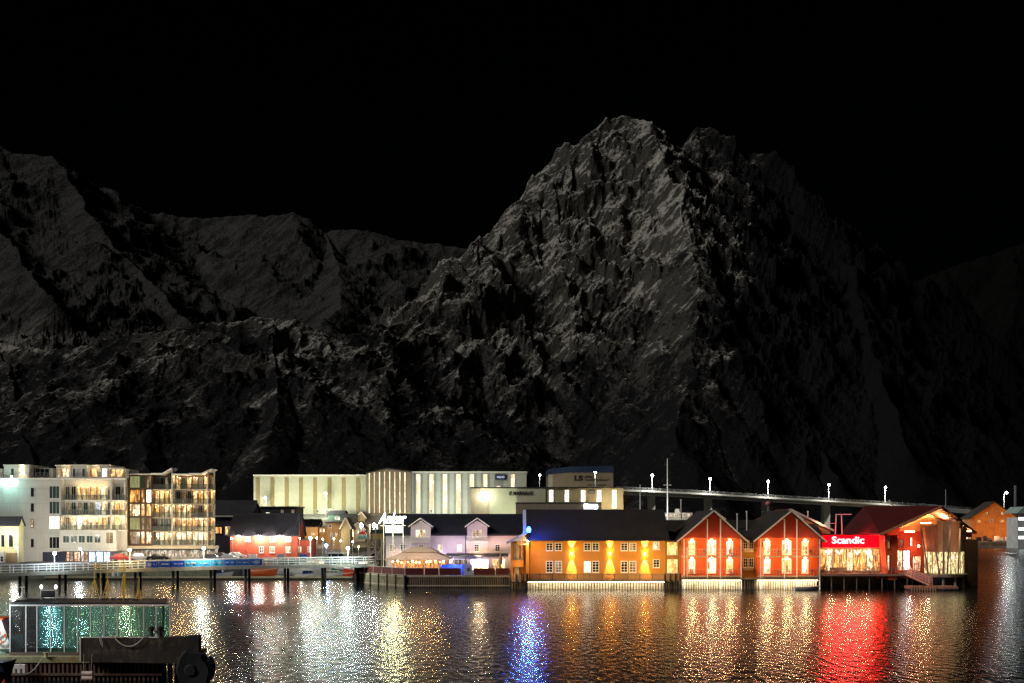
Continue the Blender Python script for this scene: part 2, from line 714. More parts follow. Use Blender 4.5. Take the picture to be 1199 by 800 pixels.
def fbm(x, y, octs, gain=0.5):
    a, f, s = 1.0, 1.0, 0.0
    for k in range(octs):
        s = s + a * pn(x * f + 31.7 * k, y * f + 5.3 * k)
        a *= gain
        f *= 2.03
    return s


def wpts(l):
    return [(X(px, Y), Y, Z(py, Y)) for px, py, Y in l]


RIDGES = [
    # (points as column, row, distance), side slope
    ([(300, 430, 820), (400, 394, 900), (450, 376, 950), (500, 356, 1000), (526, 336, 1030), (538, 300, 1055), (545, 280, 1065), (556, 269, 1080), (566, 280, 1092),
      (590, 262, 1120), (605, 238, 1140), (625, 224, 1160), (645, 205, 1180), (665, 180, 1210), (685, 152, 1240), (705, 139, 1260), (730, 133, 1280),
      (760, 137, 1290), (778, 152, 1295), (790, 155, 1300), (801, 168, 1320), (815, 150, 1345), (828, 144, 1350), (845, 152, 1350), (860, 172, 1350), (885, 177, 1345),
      (910, 180, 1340), (925, 196, 1320), (934, 218, 1300), (948, 248, 1275), (965, 272, 1250), (985, 300, 1200), (1000, 335, 1130), (1015, 385, 1050), (1040, 450, 950),
      (1060, 520, 850)], 1.12),
    ([(730, 133, 1280), (762, 160, 1240), (800, 228, 1130), (815, 330, 980), (805, 430, 870), (790, 520, 770)], 1.05),
    ([(556, 269, 1080), (548, 400, 960), (520, 480, 860), (480, 550, 760)], 1.1),
    ([(450, 376, 950), (430, 460, 850), (390, 545, 740)], 0.9),
    ([(860, 172, 1350), (900, 290, 1200), (930, 400, 1040), (960, 500, 890), (980, 560, 800)], 1.1),
    # foothills on the left
    ([(-250, 395, 930), (-100, 400, 900), (0, 398, 880), (60, 405, 870), (120, 396, 860), (200, 385, 870), (260, 380, 890), (320, 372, 905), (400, 392, 900)], 0.62),
    ([(0, 398, 880), (20, 470, 780), (40, 555, 660)], 0.6),
    ([(200, 385, 870), (190, 470, 770), (170, 550, 660)], 0.65),
    ([(320, 372, 905), (330, 440, 810), (310, 540, 680)], 0.7),
    # far range, left
    ([(-400, 120, 2150), (-120, 140, 2150), (0, 166, 2150), (22, 176, 2150), (45, 178, 2160), (62, 180, 2160), (78, 197, 2180), (95, 214, 2190), (130, 219, 2200), (150, 236, 2220),
      (170, 248, 2240), (205, 251, 2260), (240, 252, 2280), (270, 250, 2280), (300, 252, 2260), (340, 247, 2240), (360, 256, 2240), (384, 271, 2240), (400, 265, 2240), (420, 264, 2240),
      (450, 273, 2260), (480, 284, 2280), (520, 286, 2300), (560, 285, 2300), (620, 310, 2300), (800, 340, 2300)], 0.8),
    ([(62, 180, 2160), (120, 272, 1900), (200, 355, 1650), (280, 420, 1400)], 0.6),
    ([(384, 271, 2240), (400, 330, 1950), (380, 380, 1650)], 0.6),
    ([(-60, 160, 2150), (0, 260, 1850), (60, 350, 1500)], 0.8),
    # far range, right
    ([(900, 300, 1950), (960, 296, 1950), (1000, 303, 1900), (1040, 322, 1880), (1075, 328, 1860), (1110, 315, 1850), (1150, 299, 1850), (1180, 286, 1850), (1250, 270, 1850), (1450, 240, 1850)], 0.95),
    ([(1110, 315, 1850), (1100, 420, 1500), (1090, 500, 1200)], 0.9),
    ([(1190, 286, 1850), (1180, 400, 1500), (1170, 500, 1200)], 0.9),
]


def mountain():
    nu = 1480
    u = np.linspace(-0.57, 0.57, nu)
    ys = np.concatenate([np.linspace(560, 720, 90, endpoint=False), np.linspace(720, 1370, 620, endpoint=False), np.linspace(1370, 2450, 180)])
    U, YY = np.meshgrid(u, ys)
    XX = U * YY
    wx = XX + 14 * fbm(XX / 110, YY / 110, 4)
    wy = YY + 14 * fbm(XX / 110 + 50, YY / 110 + 9, 4)
    H = np.full(XX.shape, -60.0)
    D = np.full(XX.shape, 400.0)
    for pts, k in RIDGES:
        P = wpts(pts)
        for (ax, ay, az), (bx, by, bz) in zip(P, P[1:]):
            dx, dy = bx - ax, by - ay
            L2 = dx * dx + dy * dy
            t = np.clip(((wx - ax) * dx + (wy - ay) * dy) / L2, 0, 1)
            d = np.hypot(wx - (ax + t * dx), wy - (ay + t * dy))
            h = az + t * (bz - az) - k * d * (1 - 0.00022 * d)
            D = np.where(h > H, d, D)
            H = np.maximum(H, h)
    far = np.clip((YY - 1400) / 300, 0, 1)
    rel = np.clip(H / 200, 0.05, 1) * (0.35 + 0.65 * np.clip(D / 70, 0, 1))
    r1 = ridged(XX / 170, YY / 230, 4, gain=0.5)
    r1b = ridged((XX - 0.35 * H) / 52, (YY + 0.4 * H) / 90, 7, gain=0.58)
    r2 = ridged((XX + 0.8 * H) / 30, (YY - 0.5 * H) / 46, 4)
    r3 = fbm((XX - 0.5 * H) / 14, YY / 17, 4, 0.6)
    r4 = ridged((XX - 0.7 * H) / 9, YY / 14, 3)
    H = H + rel * ((r1 - 1.0) * 17 + (1 - 0.6 * far) * ((r1b - 1.1) * 12 + (r2 - 1.0) * 3.5 + r3 * 4.5 + (r4 - 1.0) * 2.6))
    # ledges: gentle terracing as in layered rock
    q = H + 0.25 * XX
    H = H + 1.6 * np.sin(q / 5.5) * rel
    H = np.where(YY < 640, H * (YY - 560) / 80 + (4.0) * (1 - (YY - 560) / 80), H)
    v = np.stack([XX, YY, H], -1).reshape(-1, 3)
    nr = len(ys)
    i = np.arange(nr - 1)[:, None] * nu + np.arange(nu - 1)[None, :]
    q = np.stack([i, i + 1, i + nu + 1, i + nu], -1).reshape(-1, 4)
    me = bpy.data.meshes.new('mountain')
    me.vertices.add(len(v))
    me.vertices.foreach_set('co', v.ravel())
    me.loops.add(q.size)
    me.loops.foreach_set('vertex_index', q.ravel())
    me.polygons.add(len(q))
    me.polygons.foreach_set('loop_start', np.arange(0, q.size, 4))
    me.polygons.foreach_set('loop_total', np.full(len(q), 4))
    me.update(calc_edges=True)
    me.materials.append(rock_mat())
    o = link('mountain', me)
    tag(o, 'rugged dark mountain peak with snow on its ledges above the harbour', kind='structure')


def rock_mat():
    m, nt, p = newmat('snowy_rock')
    L = nt.links
    tc = node(nt, 'ShaderNodeTexCoord')
    geo = node(nt, 'ShaderNodeNewGeometry')
    sep = node(nt, 'ShaderNodeSeparateXYZ')
    L.new(geo.outputs['Normal'], sep.inputs[0])
    pos = node(nt, 'ShaderNodeSeparateXYZ')
    L.new(tc.outputs['Object'], pos.inputs[0])
    # slanting strata
    mp = node(nt, 'ShaderNodeMapping')
    mp0 = node(nt, 'ShaderNodeMapping')
    mp0.inputs['Rotation'].default_value = (0, R(50), 0)
    L.new(tc.outputs['Object'], mp0.inputs[0])
    mp.inputs['Scale'].default_value = (0.2, 0.5, 1.9)
    L.new(mp0.outputs[0], mp.inputs[0])
    st = node(nt, 'ShaderNodeTexNoise', Scale=0.05, Detail=10.0, Roughness=0.7, Distortion=0.8)
    L.new(mp.outputs[0], st.inputs['Vector'])
    big = node(nt, 'ShaderNodeTexNoise', Scale=0.012, Detail=8.0, Roughness=0.7, Distortion=0.4)
    L.new(tc.outputs['Object'], big.inputs['Vector'])
    fine = node(nt, 'ShaderNodeTexNoise', Scale=0.22, Detail=9.0, Roughness=0.85)
    L.new(tc.outputs['Object'], fine.inputs['Vector'])
    # snow where it is not too steep, broken by noise; less of it low down where brush grows
    def math_(op, a, b=None, c=None):
        n = node(nt, 'ShaderNodeMath', operation=op)
        for i, s in enumerate((a, b, c)):
            if s is None: continue
            if isinstance(s, (int, float)): n.inputs[i].default_value = s
            else: L.new(s, n.inputs[i])
        return n.outputs[0]
    s = math_('MULTIPLY_ADD', sep.outputs[2], 0.9, math_('MULTIPLY_ADD', big.outputs[0], 1.1, -0.55))
    s = math_('ADD', s, math_('MULTIPLY_ADD', fine.outputs[0], 2.0, -1.0))
    s = math_('ADD', s, math_('MULTIPLY_ADD', st.outputs[0], 2.4, -1.2))
    alt = node(nt, 'ShaderNodeMapRange')
    alt.inputs[1].default_value = 30
    alt.inputs[2].default_value = 300
    alt.inputs[3].default_value = -0.17
    alt.inputs[4].default_value = 0.16
    L.new(pos.outputs[2], alt.inputs[0])
    s = math_('ADD', s, alt.outputs[0])
    sn = node(nt, 'ShaderNodeMapRange')
    sn.inputs[1].default_value = 0.62
    sn.inputs[2].default_value = 0.78
    L.new(s, sn.inputs[0])
    mx = node(nt, 'ShaderNodeMix', data_type='RGBA')
    L.new(sn.outputs[0], mx.inputs[0])
    rk = node(nt, 'ShaderNodeMix', data_type='RGBA')
    L.new(st.outputs[0], rk.inputs[0])
    rk.inputs[6].default_value = (0.035, 0.033, 0.032, 1)
    rk.inputs[7].default_value = (0.19, 0.18, 0.165, 1)
    L.new(rk.outputs[2], mx.inputs[6])
    mx.inputs[7].default_value = (0.64, 0.62, 0.58, 1)
    # dark brush and birch scrub on the lower slopes and in the gullies
    br = node(nt, 'ShaderNodeTexNoise', Scale=0.022, Detail=9.0, Roughness=0.74)
    L.new(tc.outputs['Object'], br.inputs['Vector'])
    al2 = node(nt, 'ShaderNodeMapRange')
    al2.inputs[1].default_value = 20
    al2.inputs[2].default_value = 330
    al2.inputs[3].default_value = 0.185
    al2.inputs[4].default_value = -0.12
    L.new(pos.outputs[2], al2.inputs[0])
    east = node(nt, 'ShaderNodeMapRange')       # shade on the slopes east of the peak, painted as darker colour
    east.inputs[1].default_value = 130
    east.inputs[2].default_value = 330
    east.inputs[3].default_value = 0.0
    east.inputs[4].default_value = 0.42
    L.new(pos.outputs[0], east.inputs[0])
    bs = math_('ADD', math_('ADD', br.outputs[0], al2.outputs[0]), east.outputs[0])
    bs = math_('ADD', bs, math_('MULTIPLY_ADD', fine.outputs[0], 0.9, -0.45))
    bm = node(nt, 'ShaderNodeMapRange')
    bm.inputs[1].default_value = 0.52
    bm.inputs[2].default_value = 0.60
    L.new(bs, bm.inputs[0])
    mb = node(nt, 'ShaderNodeMix', data_type='RGBA')
    L.new(bm.outputs[0], mb.inputs[0])
    L.new(mx.outputs[2], mb.inputs[6])
    mb.inputs[7].default_value = (0.020, 0.020, 0.022, 1)
    farm = node(nt, 'ShaderNodeMapRange')       # weaker light on the distant ranges, put into their rock and snow colours
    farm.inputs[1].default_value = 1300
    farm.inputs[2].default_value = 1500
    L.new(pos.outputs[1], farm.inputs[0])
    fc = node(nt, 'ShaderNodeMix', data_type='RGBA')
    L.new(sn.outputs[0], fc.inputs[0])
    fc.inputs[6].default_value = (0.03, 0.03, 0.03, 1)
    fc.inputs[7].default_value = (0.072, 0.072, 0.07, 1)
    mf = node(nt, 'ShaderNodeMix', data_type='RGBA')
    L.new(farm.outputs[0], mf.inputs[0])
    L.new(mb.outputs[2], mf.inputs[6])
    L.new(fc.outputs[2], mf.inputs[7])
    east2 = node(nt, 'ShaderNodeMapRange')      # shade over the range east of the peak, scaled into its colour
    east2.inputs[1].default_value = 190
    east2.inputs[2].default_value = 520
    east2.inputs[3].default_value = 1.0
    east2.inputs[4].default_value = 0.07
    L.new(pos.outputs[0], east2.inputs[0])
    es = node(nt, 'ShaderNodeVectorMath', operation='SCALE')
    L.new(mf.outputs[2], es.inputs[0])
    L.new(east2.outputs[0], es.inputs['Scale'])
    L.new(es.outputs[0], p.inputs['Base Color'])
    b1 = node(nt, 'ShaderNodeBump', Strength=1.0, Distance=14.0)
    L.new(st.outputs[0], b1.inputs['Height'])
    b2 = node(nt, 'ShaderNodeBump', Strength=1.0, Distance=4.5)
    L.new(fine.outputs[0], b2.inputs['Height'])
    L.new(b1.outputs[0], b2.inputs['Normal'])
    L.new(b2.outputs[0], p.inputs['Normal'])
    p.inputs['Roughness'].default_value = 0.95
    p.inputs['Specular IOR Level'].default_value = 0.1
    return m


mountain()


def ground_z(x, y):
    """height of the town's ground"""
    knots = [(-900, 203), (-53, 203), (-50, 230), (-29, 230), (-26, 184), (24, 184), (27, 188), (72, 188), (76, 452), (900, 452)]
    sh = np.interp(x, [k[0] for k in knots], [k[1] for k in knots])
    t = np.clip((y - sh - 1) / 4.0, 0, 1)
    top = np.where(x < -26, 2.4, 1.15)
    west = np.clip((38 - x) / 12.0, 0, 1)
    rise = np.clip((y - 252) / 42.0, 0, 1)
    rise = rise * rise * (3 - 2 * rise)
    top = top + west * rise * (12.2 - top) + (1 - west) * np.clip((y - 260) / 200, 0, 1) * 1.5
    return -4.0 + t * (top + 4.0) + 0.06 * np.sin(x * 0.7) * np.cos(y * 0.5) * t


def ground():
    xs = np.concatenate([np.linspace(-1500, -160, 40, endpoint=False), np.linspace(-160, 140, 181, endpoint=False), np.linspace(140, 1600, 40)])
    ys = np.concatenate([np.linspace(120, 320, 161, endpoint=False), np.linspace(320, 700, 60)])
    XX, YY = np.meshgrid(xs, ys)
    H = ground_z(XX, YY)
    v = np.stack([XX, YY, H], -1).reshape(-1, 3)
    nu = len(xs)
    i = np.arange(len(ys) - 1)[:, None] * nu + np.arange(nu - 1)[None, :]
    q = np.stack([i, i + 1, i + nu + 1, i + nu], -1).reshape(-1, 4)
    me = bpy.data.meshes.new('ground')
    me.from_pydata(v.tolist(), [], q.tolist())
    me.materials.append(paint('gravel_and_old_snow', (0.16, 0.155, 0.14), 0.9, var=0.4, wear=(0.2, 0.2, 0.2), scale=0.4))
    tag(link('ground', me), 'gravelly harbour ground with patches of old snow', kind='structure')


ground()


def water():
    m, nt, p = newmat('harbour_water')
    L = nt.links
    tc = node(nt, 'ShaderNodeTexCoord')
    def nz(scale, sx, sy, det, rough, dist=0.0):
        mp = node(nt, 'ShaderNodeMapping')
        mp.inputs['Scale'].default_value = (sx, sy, 1)
        L.new(tc.outputs['Object'], mp.inputs[0])
        n = node(nt, 'ShaderNodeTexNoise', Scale=scale, Detail=det, Roughness=rough, Distortion=dist)
        L.new(mp.outputs[0], n.inputs['Vector'])
        return n.outputs[0]
    a = nz(1.9, 1.0, 0.36, 3.0, 0.5, 0.15)
    b = nz(5.0, 1.0, 0.55, 2.0, 0.5, 0.1)
    # calmer near the lee of the quays, more ruffled out in the basin
    sp = node(nt, 'ShaderNodeSeparateXYZ')
    L.new(tc.outputs['Object'], sp.inputs[0])
    calm = node(nt, 'ShaderNodeMapRange')
    calm.inputs[1].default_value = 110
    calm.inputs[2].default_value = 172
    calm.inputs[3].default_value = 1.0
    calm.inputs[4].default_value = 0.6
    L.new(sp.outputs[1], calm.inputs[0])
    opn = node(nt, 'ShaderNodeMapRange')        # ruffled again out on the open sound
    opn.inputs[1].default_value = 190
    opn.inputs[2].default_value = 280
    opn.inputs[3].default_value = 0.0
    opn.inputs[4].default_value = 0.9
    L.new(sp.outputs[1], opn.inputs[0])
    sm = node(nt, 'ShaderNodeMath', operation='ADD')
    L.new(calm.outputs[0], sm.inputs[0])
    L.new(opn.outputs[0], sm.inputs[1])
    dd = node(nt, 'ShaderNodeMath', operation='MULTIPLY')
    L.new(sm.outputs[0], dd.inputs[0])
    dd.inputs[1].default_value = 0.095
    b1 = node(nt, 'ShaderNodeBump', Strength=1.0)
    L.new(dd.outputs[0], b1.inputs['Distance'])
    L.new(a, b1.inputs['Height'])
    b2 = node(nt, 'ShaderNodeBump', Distance=0.007)
    L.new(calm.outputs[0], b2.inputs['Strength'])
    L.new(b, b2.inputs['Height'])
    L.new(b1.outputs[0], b2.inputs['Normal'])
    L.new(b2.outputs[0], p.inputs['Normal'])
    p.inputs['Base Color'].default_value = (0.004, 0.008, 0.010, 1)
    rg = node(nt, 'ShaderNodeMapRange')
    rg.inputs[1].default_value = 205
    rg.inputs[2].default_value = 300
    rg.inputs[3].default_value = 0.15
    rg.inputs[4].default_value = 0.24
    L.new(sp.outputs[1], rg.inputs[0])
    L.new(rg.outputs[0], p.inputs['Roughness'])
    p.inputs['IOR'].default_value = 1.333
    p.inputs['Specular IOR Level'].default_value = 0.5
    b = MB()
    b.poly([(-2600, -60, 0), (2600, -60, 0), (2600, 2600, 0), (-2600, 2600, 0)])
    tag(b.build('water', m), 'rippled black harbour water streaked with coloured lights', kind='structure')


water()
# ================================================================== west side: apartments, promenade bridge, street
GZ = 2.4
DECKC = paint('balcony_slab_white', (0.6, 0.6, 0.56), 0.6, var=0.12)
ROOMW = {'k': DARKW, 'w': W_WARM, 'a': W_AMB, 'c': W_CREAM, 'b': W_WHITE, 'd': W_DIM, 'g': W_GREEN, 's': W_COOL,
         't': glass_dark('teal_glass', (0.04, 0.07, 0.065))}
RAILG = see_through('balcony_glass', (0.75, 0.8, 0.76), 0.06, 0.12)
ROOMC = paint('balcony_back_wall', (0.45, 0.42, 0.34), 0.8, 'boards', var=0.25)


def balcony_bay(b, cols, py_top, py_bot, row, wallm, slabm, depth=1.6, glows=()):
    """one storey of balconies: back wall with windows set in, slab, glass railing; cols is a list of column edges, row one letter per opening"""
    zt, zb = b.lz(py_top), b.lz(py_bot)
    x0, x1 = b.lx(cols[0]), b.lx(cols[-1])
    s = MB().box(x0, x1, -0.05, depth, zb - 0.16, zb)
    slab = b.part('balcony', s, slabm)
    n = len(row)
    g = MB().box(x0 + 0.05, x1 - 0.05, 0.0, 0.02, zb + 0.06, zb + 1.0)
    g.build('railing_glass', RAILG, slab)
    h = MB().box(x0, x1, -0.03, 0.03, zb + 1.0, zb + 1.05)
    nb = max(2, int((x1 - x0) / 1.1))
    for i in range(nb + 1):
        xx = x0 + (x1 - x0) * i / nb
        h.box(xx - 0.02, xx + 0.02, -0.03, 0.03, zb, zb + 1.0)
    h.build('railing', BLACK if slabm is not DECKC else STEEL, slab)
    for i, ch in enumerate(row):
        a, c = x0 + (x1 - x0) * i / n, x0 + (x1 - x0) * (i + 1) / n
        if ch == '-':
            continue
        window(b.root, a + 0.12, zb + 0.03, (c - a) - 0.24, (zt - zb) - 0.4, depth - 0.02, ROOMW[ch], TRIM if slabm is DECKC else STEEL, 2, 1, fw=0.07)
        if ch in 'wacb':
            lamp('POINT', ((a + c) / 2, depth * 0.4, zt - 0.5), 60, (1, 0.66, 0.3), b.root)
        if ch in 'wacb' and random.random() < 0.3:
            o = MB().ball(((a + c) / 2, depth * 0.45, zt - 0.32 - random.random() * 0.5), 0.06).build('ceiling_lamp', glow('balcony_lamp', (1, 0.8, 0.45), 12), b.root)


# ---- white apartment block
b = Bld('apartment_block', 'white concrete apartment block with a blank side wall, stacked glass balconies and penthouses on top', 'apartment block', -45, 222, GZ - 0.3)
WH = paint('white_render', (0.52, 0.51, 0.47), 0.8, 'slabs', var=0.1)
zr = b.lz(561.5)
bx0, bx1, x57, x71, x147 = b.lx(-45), b.lx(148), b.lx(57), b.lx(71.5), b.lx(147)
sh = MB()
sh.box(0, x71 - 0.05, 0, 8, 0, zr)
sh.extrude([(x71 - 0.05, 1.6, b.lz(645)), (x147 - 0.2, 1.6, b.lz(645)), (x147 - 4.5, 14, b.lz(645)), (x71 - 0.05, 14, b.lz(645))], (0, 0, zr - b.lz(645)))
sh.extrude([(x71 - 0.05, 2.4, 0), (x147 - 0.4, 2.4, 0), (x147 - 4.5, 13.9, 0), (x71 - 0.05, 13.9, 0)], (0, 0, b.lz(645)))
sh.extrude([(x147 - 0.25, 0, b.lz(621)), (x147, 0, b.lz(621)), (x147 - 0.8, 2.0, b.lz(621)), (x147 - 1.05, 2.0, b.lz(621))], (0, 0, zr - b.lz(621)))
sh.box(b.lx(129.2), b.lx(130.6), 0.02, 1.6, b.lz(621), zr)
b.part('wall', sh, WH)
b.part('roof', MB().extrude([(-0.2, -0.25, zr + 0.002), (x147 + 0.2, -0.25, zr + 0.002), (x147 - 4.4, 14.2, zr + 0.002), (-0.2, 14.2, zr + 0.002)], (0, 0, 0.3)), TRIM)
for pt, pb, row, row2 in ((567, 584.5, 'tkwwawcd', 'kd'), (585.5, 602, 'dtdtdsct', 'aw'), (603, 619.5, 'dcbccwad', 'ww')):
    balcony_bay(b, (72, 129), pt, pb + 1.2, row, ROOMC, DECKC)
    balcony_bay(b, (131, 146.6), pt, pb + 1.2, row2, ROOMC, DECKC)
ow = MB().box(x57 + 2.4, b.lx(138), -0.9, 1.6, b.lz(645.5), b.lz(620.8))
b.part('bay', ow, WH)
for i in range(5):
    b.win(73.5 + i * 9.2, 627, 81.5 + i * 9.2, 636, ROOMW['t'], DECKC, 2, 1, d=-0.9)
b.win(124, 623, 133, 637, ROOMW['d'], DECKC, 2, 1, d=-0.9)
for pt, pb, k in ((569, 584, 't'), (587, 602, 't'), (604.5, 619.5, 'b'), (628.5, 642.5, 'k')):
    b.win(57.5, pt, 70, pb, ROOMW[k], DECKC, 3, 1)
for pt, k in ((571.5, 'k'), (589.5, 'k'), (608, 'c'), (631, 'k')):
    b.win(36.3, pt, 39.6, pt + 9.5, ROOMW[k], BLACK, 1, 1)
# penthouses set back on the roof
ph = MB()
zt = b.lz(545.5, d=1.5)
for a, c, y0_ in ((-8, 3, 1.5), (4.5, 34, 0.8), (66, 83, 2.4), (84, 102, 0.8), (103, 118, 2.4), (118.5, 128, 1.2)):
    ph.box(b.lx(a, y0_), b.lx(c, y0_), y0_, 10, zr + 0.3, zt if a != -8 else zt - 0.8)
    ph.box(b.lx(a, y0_) - 0.1, b.lx(c, y0_) + 0.1, y0_ - 0.5 if y0_ > 2 else y0_ - 0.15, 10.1, (zt if a != -8 else zt - 0.8) + 0.002, (zt if a != -8 else zt - 0.8) + 0.2)
ph.box(b.lx(34.5, 3), b.lx(62, 3), 3, 10, zr + 0.3, zt - 0.4)
ph.box(b.lx(128.2, 2), b.lx(146.8, 2), 2, 10, zr + 0.3, b.lz(549, d=2))
ph.box(b.lx(128.2, 2), b.lx(147.5, 2), 0.2, 2, b.lz(550, d=2), b.lz(548.4, d=2))
b.part('penthouse', ph, paint('pale_render', (0.6, 0.57, 0.5), 0.8, var=0.1))
for a, c, k, d_, nx in ((12.5, 17, 't', 0.8, 1), (36, 58, 'k', 3.0, 4), (67.5, 82, 'c', 2.4, 2), (85, 88.5, 't', 0.8, 1), (90.5, 92, 'k', 0.8, 1), (96, 100, 't', 0.8, 1),
                        (105, 114, 'w', 2.4, 2), (119.5, 126, 'b', 1.2, 2), (129.5, 145.5, 'w', 2.0, 3)):
    b.win(a, 548.5, c, 558.8, ROOMW[k], DECKC, nx, 1, d=d_)
rail('railing', STEEL, b.root, 0.2, x147 - 0.3, 0.15, zr + 0.3, 1.0, 44, 2, 0.02, 0.04)
for a, pw in ((0, 900), (30, 1700), (62, 1700), (95, 1500), (128, 1500)):
    wash((b.lx(a), -11, 5.5), pw * 0.55, (1, 0.92, 0.74), b.root, aim=(0, 1, 0.2))
for px_ in (25.5,):
    wl = MB().box(b.lx(px_, .7) - 0.12, b.lx(px_, .7) + 0.12, 0.55, 0.8, zr + 1.9, zr + 2.15).build('wall_lamp', BULBW, b.root)
    lamp('SPOT', (b.lx(px_, .5), 0.42, zr + 2.0), 420, (1, 0.82, 0.55), b.root, aim=(0, 0.18, 1), cone=80)
    lamp('SPOT', (b.lx(px_, .5), 0.42, zr + 2.0), 420, (1, 0.82, 0.55), b.root, aim=(0, 0.18, -1), cone=80)
for a in (75, 110, 137):
    lamp('POINT', (b.lx(a, 1.0), 1.2, zr + 2.4), 60, (1, 0.78, 0.45), b.root)
# ground-floor shop front, brightly lit, cool light
sg = W_COOL
for i, (a, c, k) in enumerate(((50, 63, 's'), (63.5, 76.5, 'v'))):
    b.win(a, 646.5, c, 661, glass_dark('blue_glass', (0.05, 0.055, 0.10)), BLACK, 2, 1, d=-0.02, name='shop_window')
SHOPA = lit('shop_shelves', (1.0, 0.75, 0.55), 1.6, lo=0.2, scale=2.0)
SHOPB = lit('shop_cool', (0.38, 0.62, 1.0), 7.0, lo=0.25, scale=2.2)
for i in range(6):
    b.win(77.5 + i * 8.8, 646 , 85.6 + i * 8.8, 661.5, SHOPA if i < 3 else SHOPB, BLACK, 2, 1, d=2.38, name='shop_window')
# illuminated sign high on the wall
sgn = thing('wall_sign', 'glowing pale cyan lettering high on the blank concrete wall', 'sign', (b.xa, 222, GZ - 0.3))
text('lettering', 'oplo', glow('sign_cyan', (0.62, 1.0, 0.92), 5), sgn, b.lx(1), b.lx(21.5), b.lz(572.5), -0.12, 0.1, bold=0.06, height=2.6)
wash((b.lx(11), -2.6, b.lz(569)), 420, (0.5, 1.0, 0.9), sgn)

# low pale house in front of it at the left edge
b = Bld('boat_store', 'low pale yellow house with a dark hipped roof and two tall dark windows', 'house', -40, 214, GZ - 0.2)
YL = paint('pale_yellow_boards', (0.50, 0.48, 0.30), 0.75, 'boards', var=0.15)
gable_shell(b, 0, b.lx(21.5), 0, 2.4, b.lz(614.5), b.lz(606, d=1.2), 'x', YL, ROOFD, over=0.3)
b.win(1, 626, 6, 641, DARKW, YL, 1, 1)
b.win(10, 626, 16, 641, DARKW, YL, 1, 1)
d_ = MB().box(b.lx(7), b.lx(21), -0.06, 0.0, 0.1, b.lz(647.5))
b.part('door', d_, paint('brown_doors', (0.24, 0.18, 0.1), 0.7, 'boards', var=0.2))
b.part('annex', MB().box(0, b.lx(6.2), -0.6, -0.002, 0, b.lz(645.8)), WH)
b.win(0.3, 651, 4.5, 658, DARKW, TRIM, 1, 2, d=-0.6)

# ---- brown apartment block
b = Bld('apartment_block', 'brown apartment block with rows of warmly lit balconies and a pale upswept roof edge', 'apartment block', 148.5, 226, GZ - 0.2)
BR = paint('brown_cladding', (0.13, 0.075, 0.04), 0.7, 'boards', var=0.25)
SLB = paint('grey_brown_slab', (0.36, 0.31, 0.24), 0.7)
zt = b.lz(556)
xs = [b.lx(p) for p in (148.5, 178, 201, 202.5, 222.5, 243, 250.5)]
m = MB()
m.box(0, xs[1] - 0.05, 0, 13, b.lz(640), zt)
m.extrude([(xs[1] - 0.05, 1.6, b.lz(640)), (xs[6] - 0.35, 1.6, b.lz(640)), (xs[6] - 3.6, 13, b.lz(640)), (xs[1] - 0.05, 13, b.lz(640))], (0, 0, zt - b.lz(640)))
b.part('wall', m, BR)
m = MB()
m.box(xs[2], xs[3], -0.25, 1.6, b.lz(640), b.lz(549.5))
m.box(xs[5] - 0.02, xs[5] + 0.18, -0.2, 0.1, b.lz(640), b.lz(552))
m.extrude([(xs[6] - 0.25, 0.9, b.lz(640)), (xs[6] + 0.02, 0.9, b.lz(640)), (xs[6] - 0.4, 2.2, b.lz(640)), (xs[6] - 0.65, 2.2, b.lz(640))], (0, 0, b.lz(551) - b.lz(640)))
b.part('pier', m, paint('grey_fin', (0.42, 0.40, 0.36), 0.7, var=0.15))
for a, c, tip in ((178, 201.6, 549.3), (222, 248.5, 550.2)):
    r = MB()
    xa_, xc_ = b.lx(a), b.lx(c)
    r.extrude([(xa_, -0.6, zt + 0.02), (xa_ + (xc_ - xa_) * 0.55, -0.6, zt + 0.02), (xc_, -0.6, b.lz(tip)), (xc_, -0.6, b.lz(tip) + 0.22), (xa_ + (xc_ - xa_) * 0.55, -0.6, zt + 0.3), (xa_, -0.6, zt + 0.3)], (0, 4.5, 0))
    b.part('roof', r, TRIM)
b.part('roof', MB().box(-0.3, xs[1] - 0.01, -0.3, 13.2, zt + 0.002, zt + 0.22), TRIM)
b.part('roof', MB().box(xs[3], b.lx(221.8), -0.6, 13.2, zt - 0.1, zt + 0.18), TRIM)
rows = [(557.5, 571.5, 'g', 'tt', 'td', 'kd', 'wt', 'cd'), (573.5, 588.5, 'a', 'bw', 'wb', 'wa', 'kd', 'wa'), (590, 604.5, 'c', 'cw', 'aw', 'cc', 'wc', 'dk'),
        (606, 620.5, 'g', 'kd', 'td', 'tt', 'ww', 'ac'), (622.5, 637, 'd', 'dw', 'tc', 'cw', 'cd', 'cc')]
for k, (pt, pb, a, c, d1, e, f, g_) in enumerate(rows):
    b.win(152, pt, 164, pb, ROOMW[a], BLACK, 1, 1, fw=0.06)
    b.win(165.5, pt, 169.5, pb, ROOMW[c[1]], BLACK, 1, 1, fw=0.06)
    b.win(171.5, pt, 177.3, pb, ROOMW[d1[1]], BLACK, 2, 1, fw=0.06)
    balcony_bay(b, (178.5, 200.8), pt - 1, pb + 1.5, d1[0] + e + e[0], BR, SLB)
    balcony_bay(b, (203, 222.3), pt - 1, pb + 1.5, f + f[0], BR, SLB)
    balcony_bay(b, (222.9, 242.6), pt - 1, pb + 1.5, g_ + 'w', BR, SLB)
    balcony_bay(b, (244, 249.6), pt - 1, pb + 1.5, 'w' if k % 2 else 'd', BR, SLB)
m = MB()
m.box(b.lx(130), b.lx(254), -1.5, 1.5, b.lz(642.5), b.lz(639.2))
b.part('canopy', m, paint('pale_canopy', (0.42, 0.36, 0.26), 0.7, var=0.2))
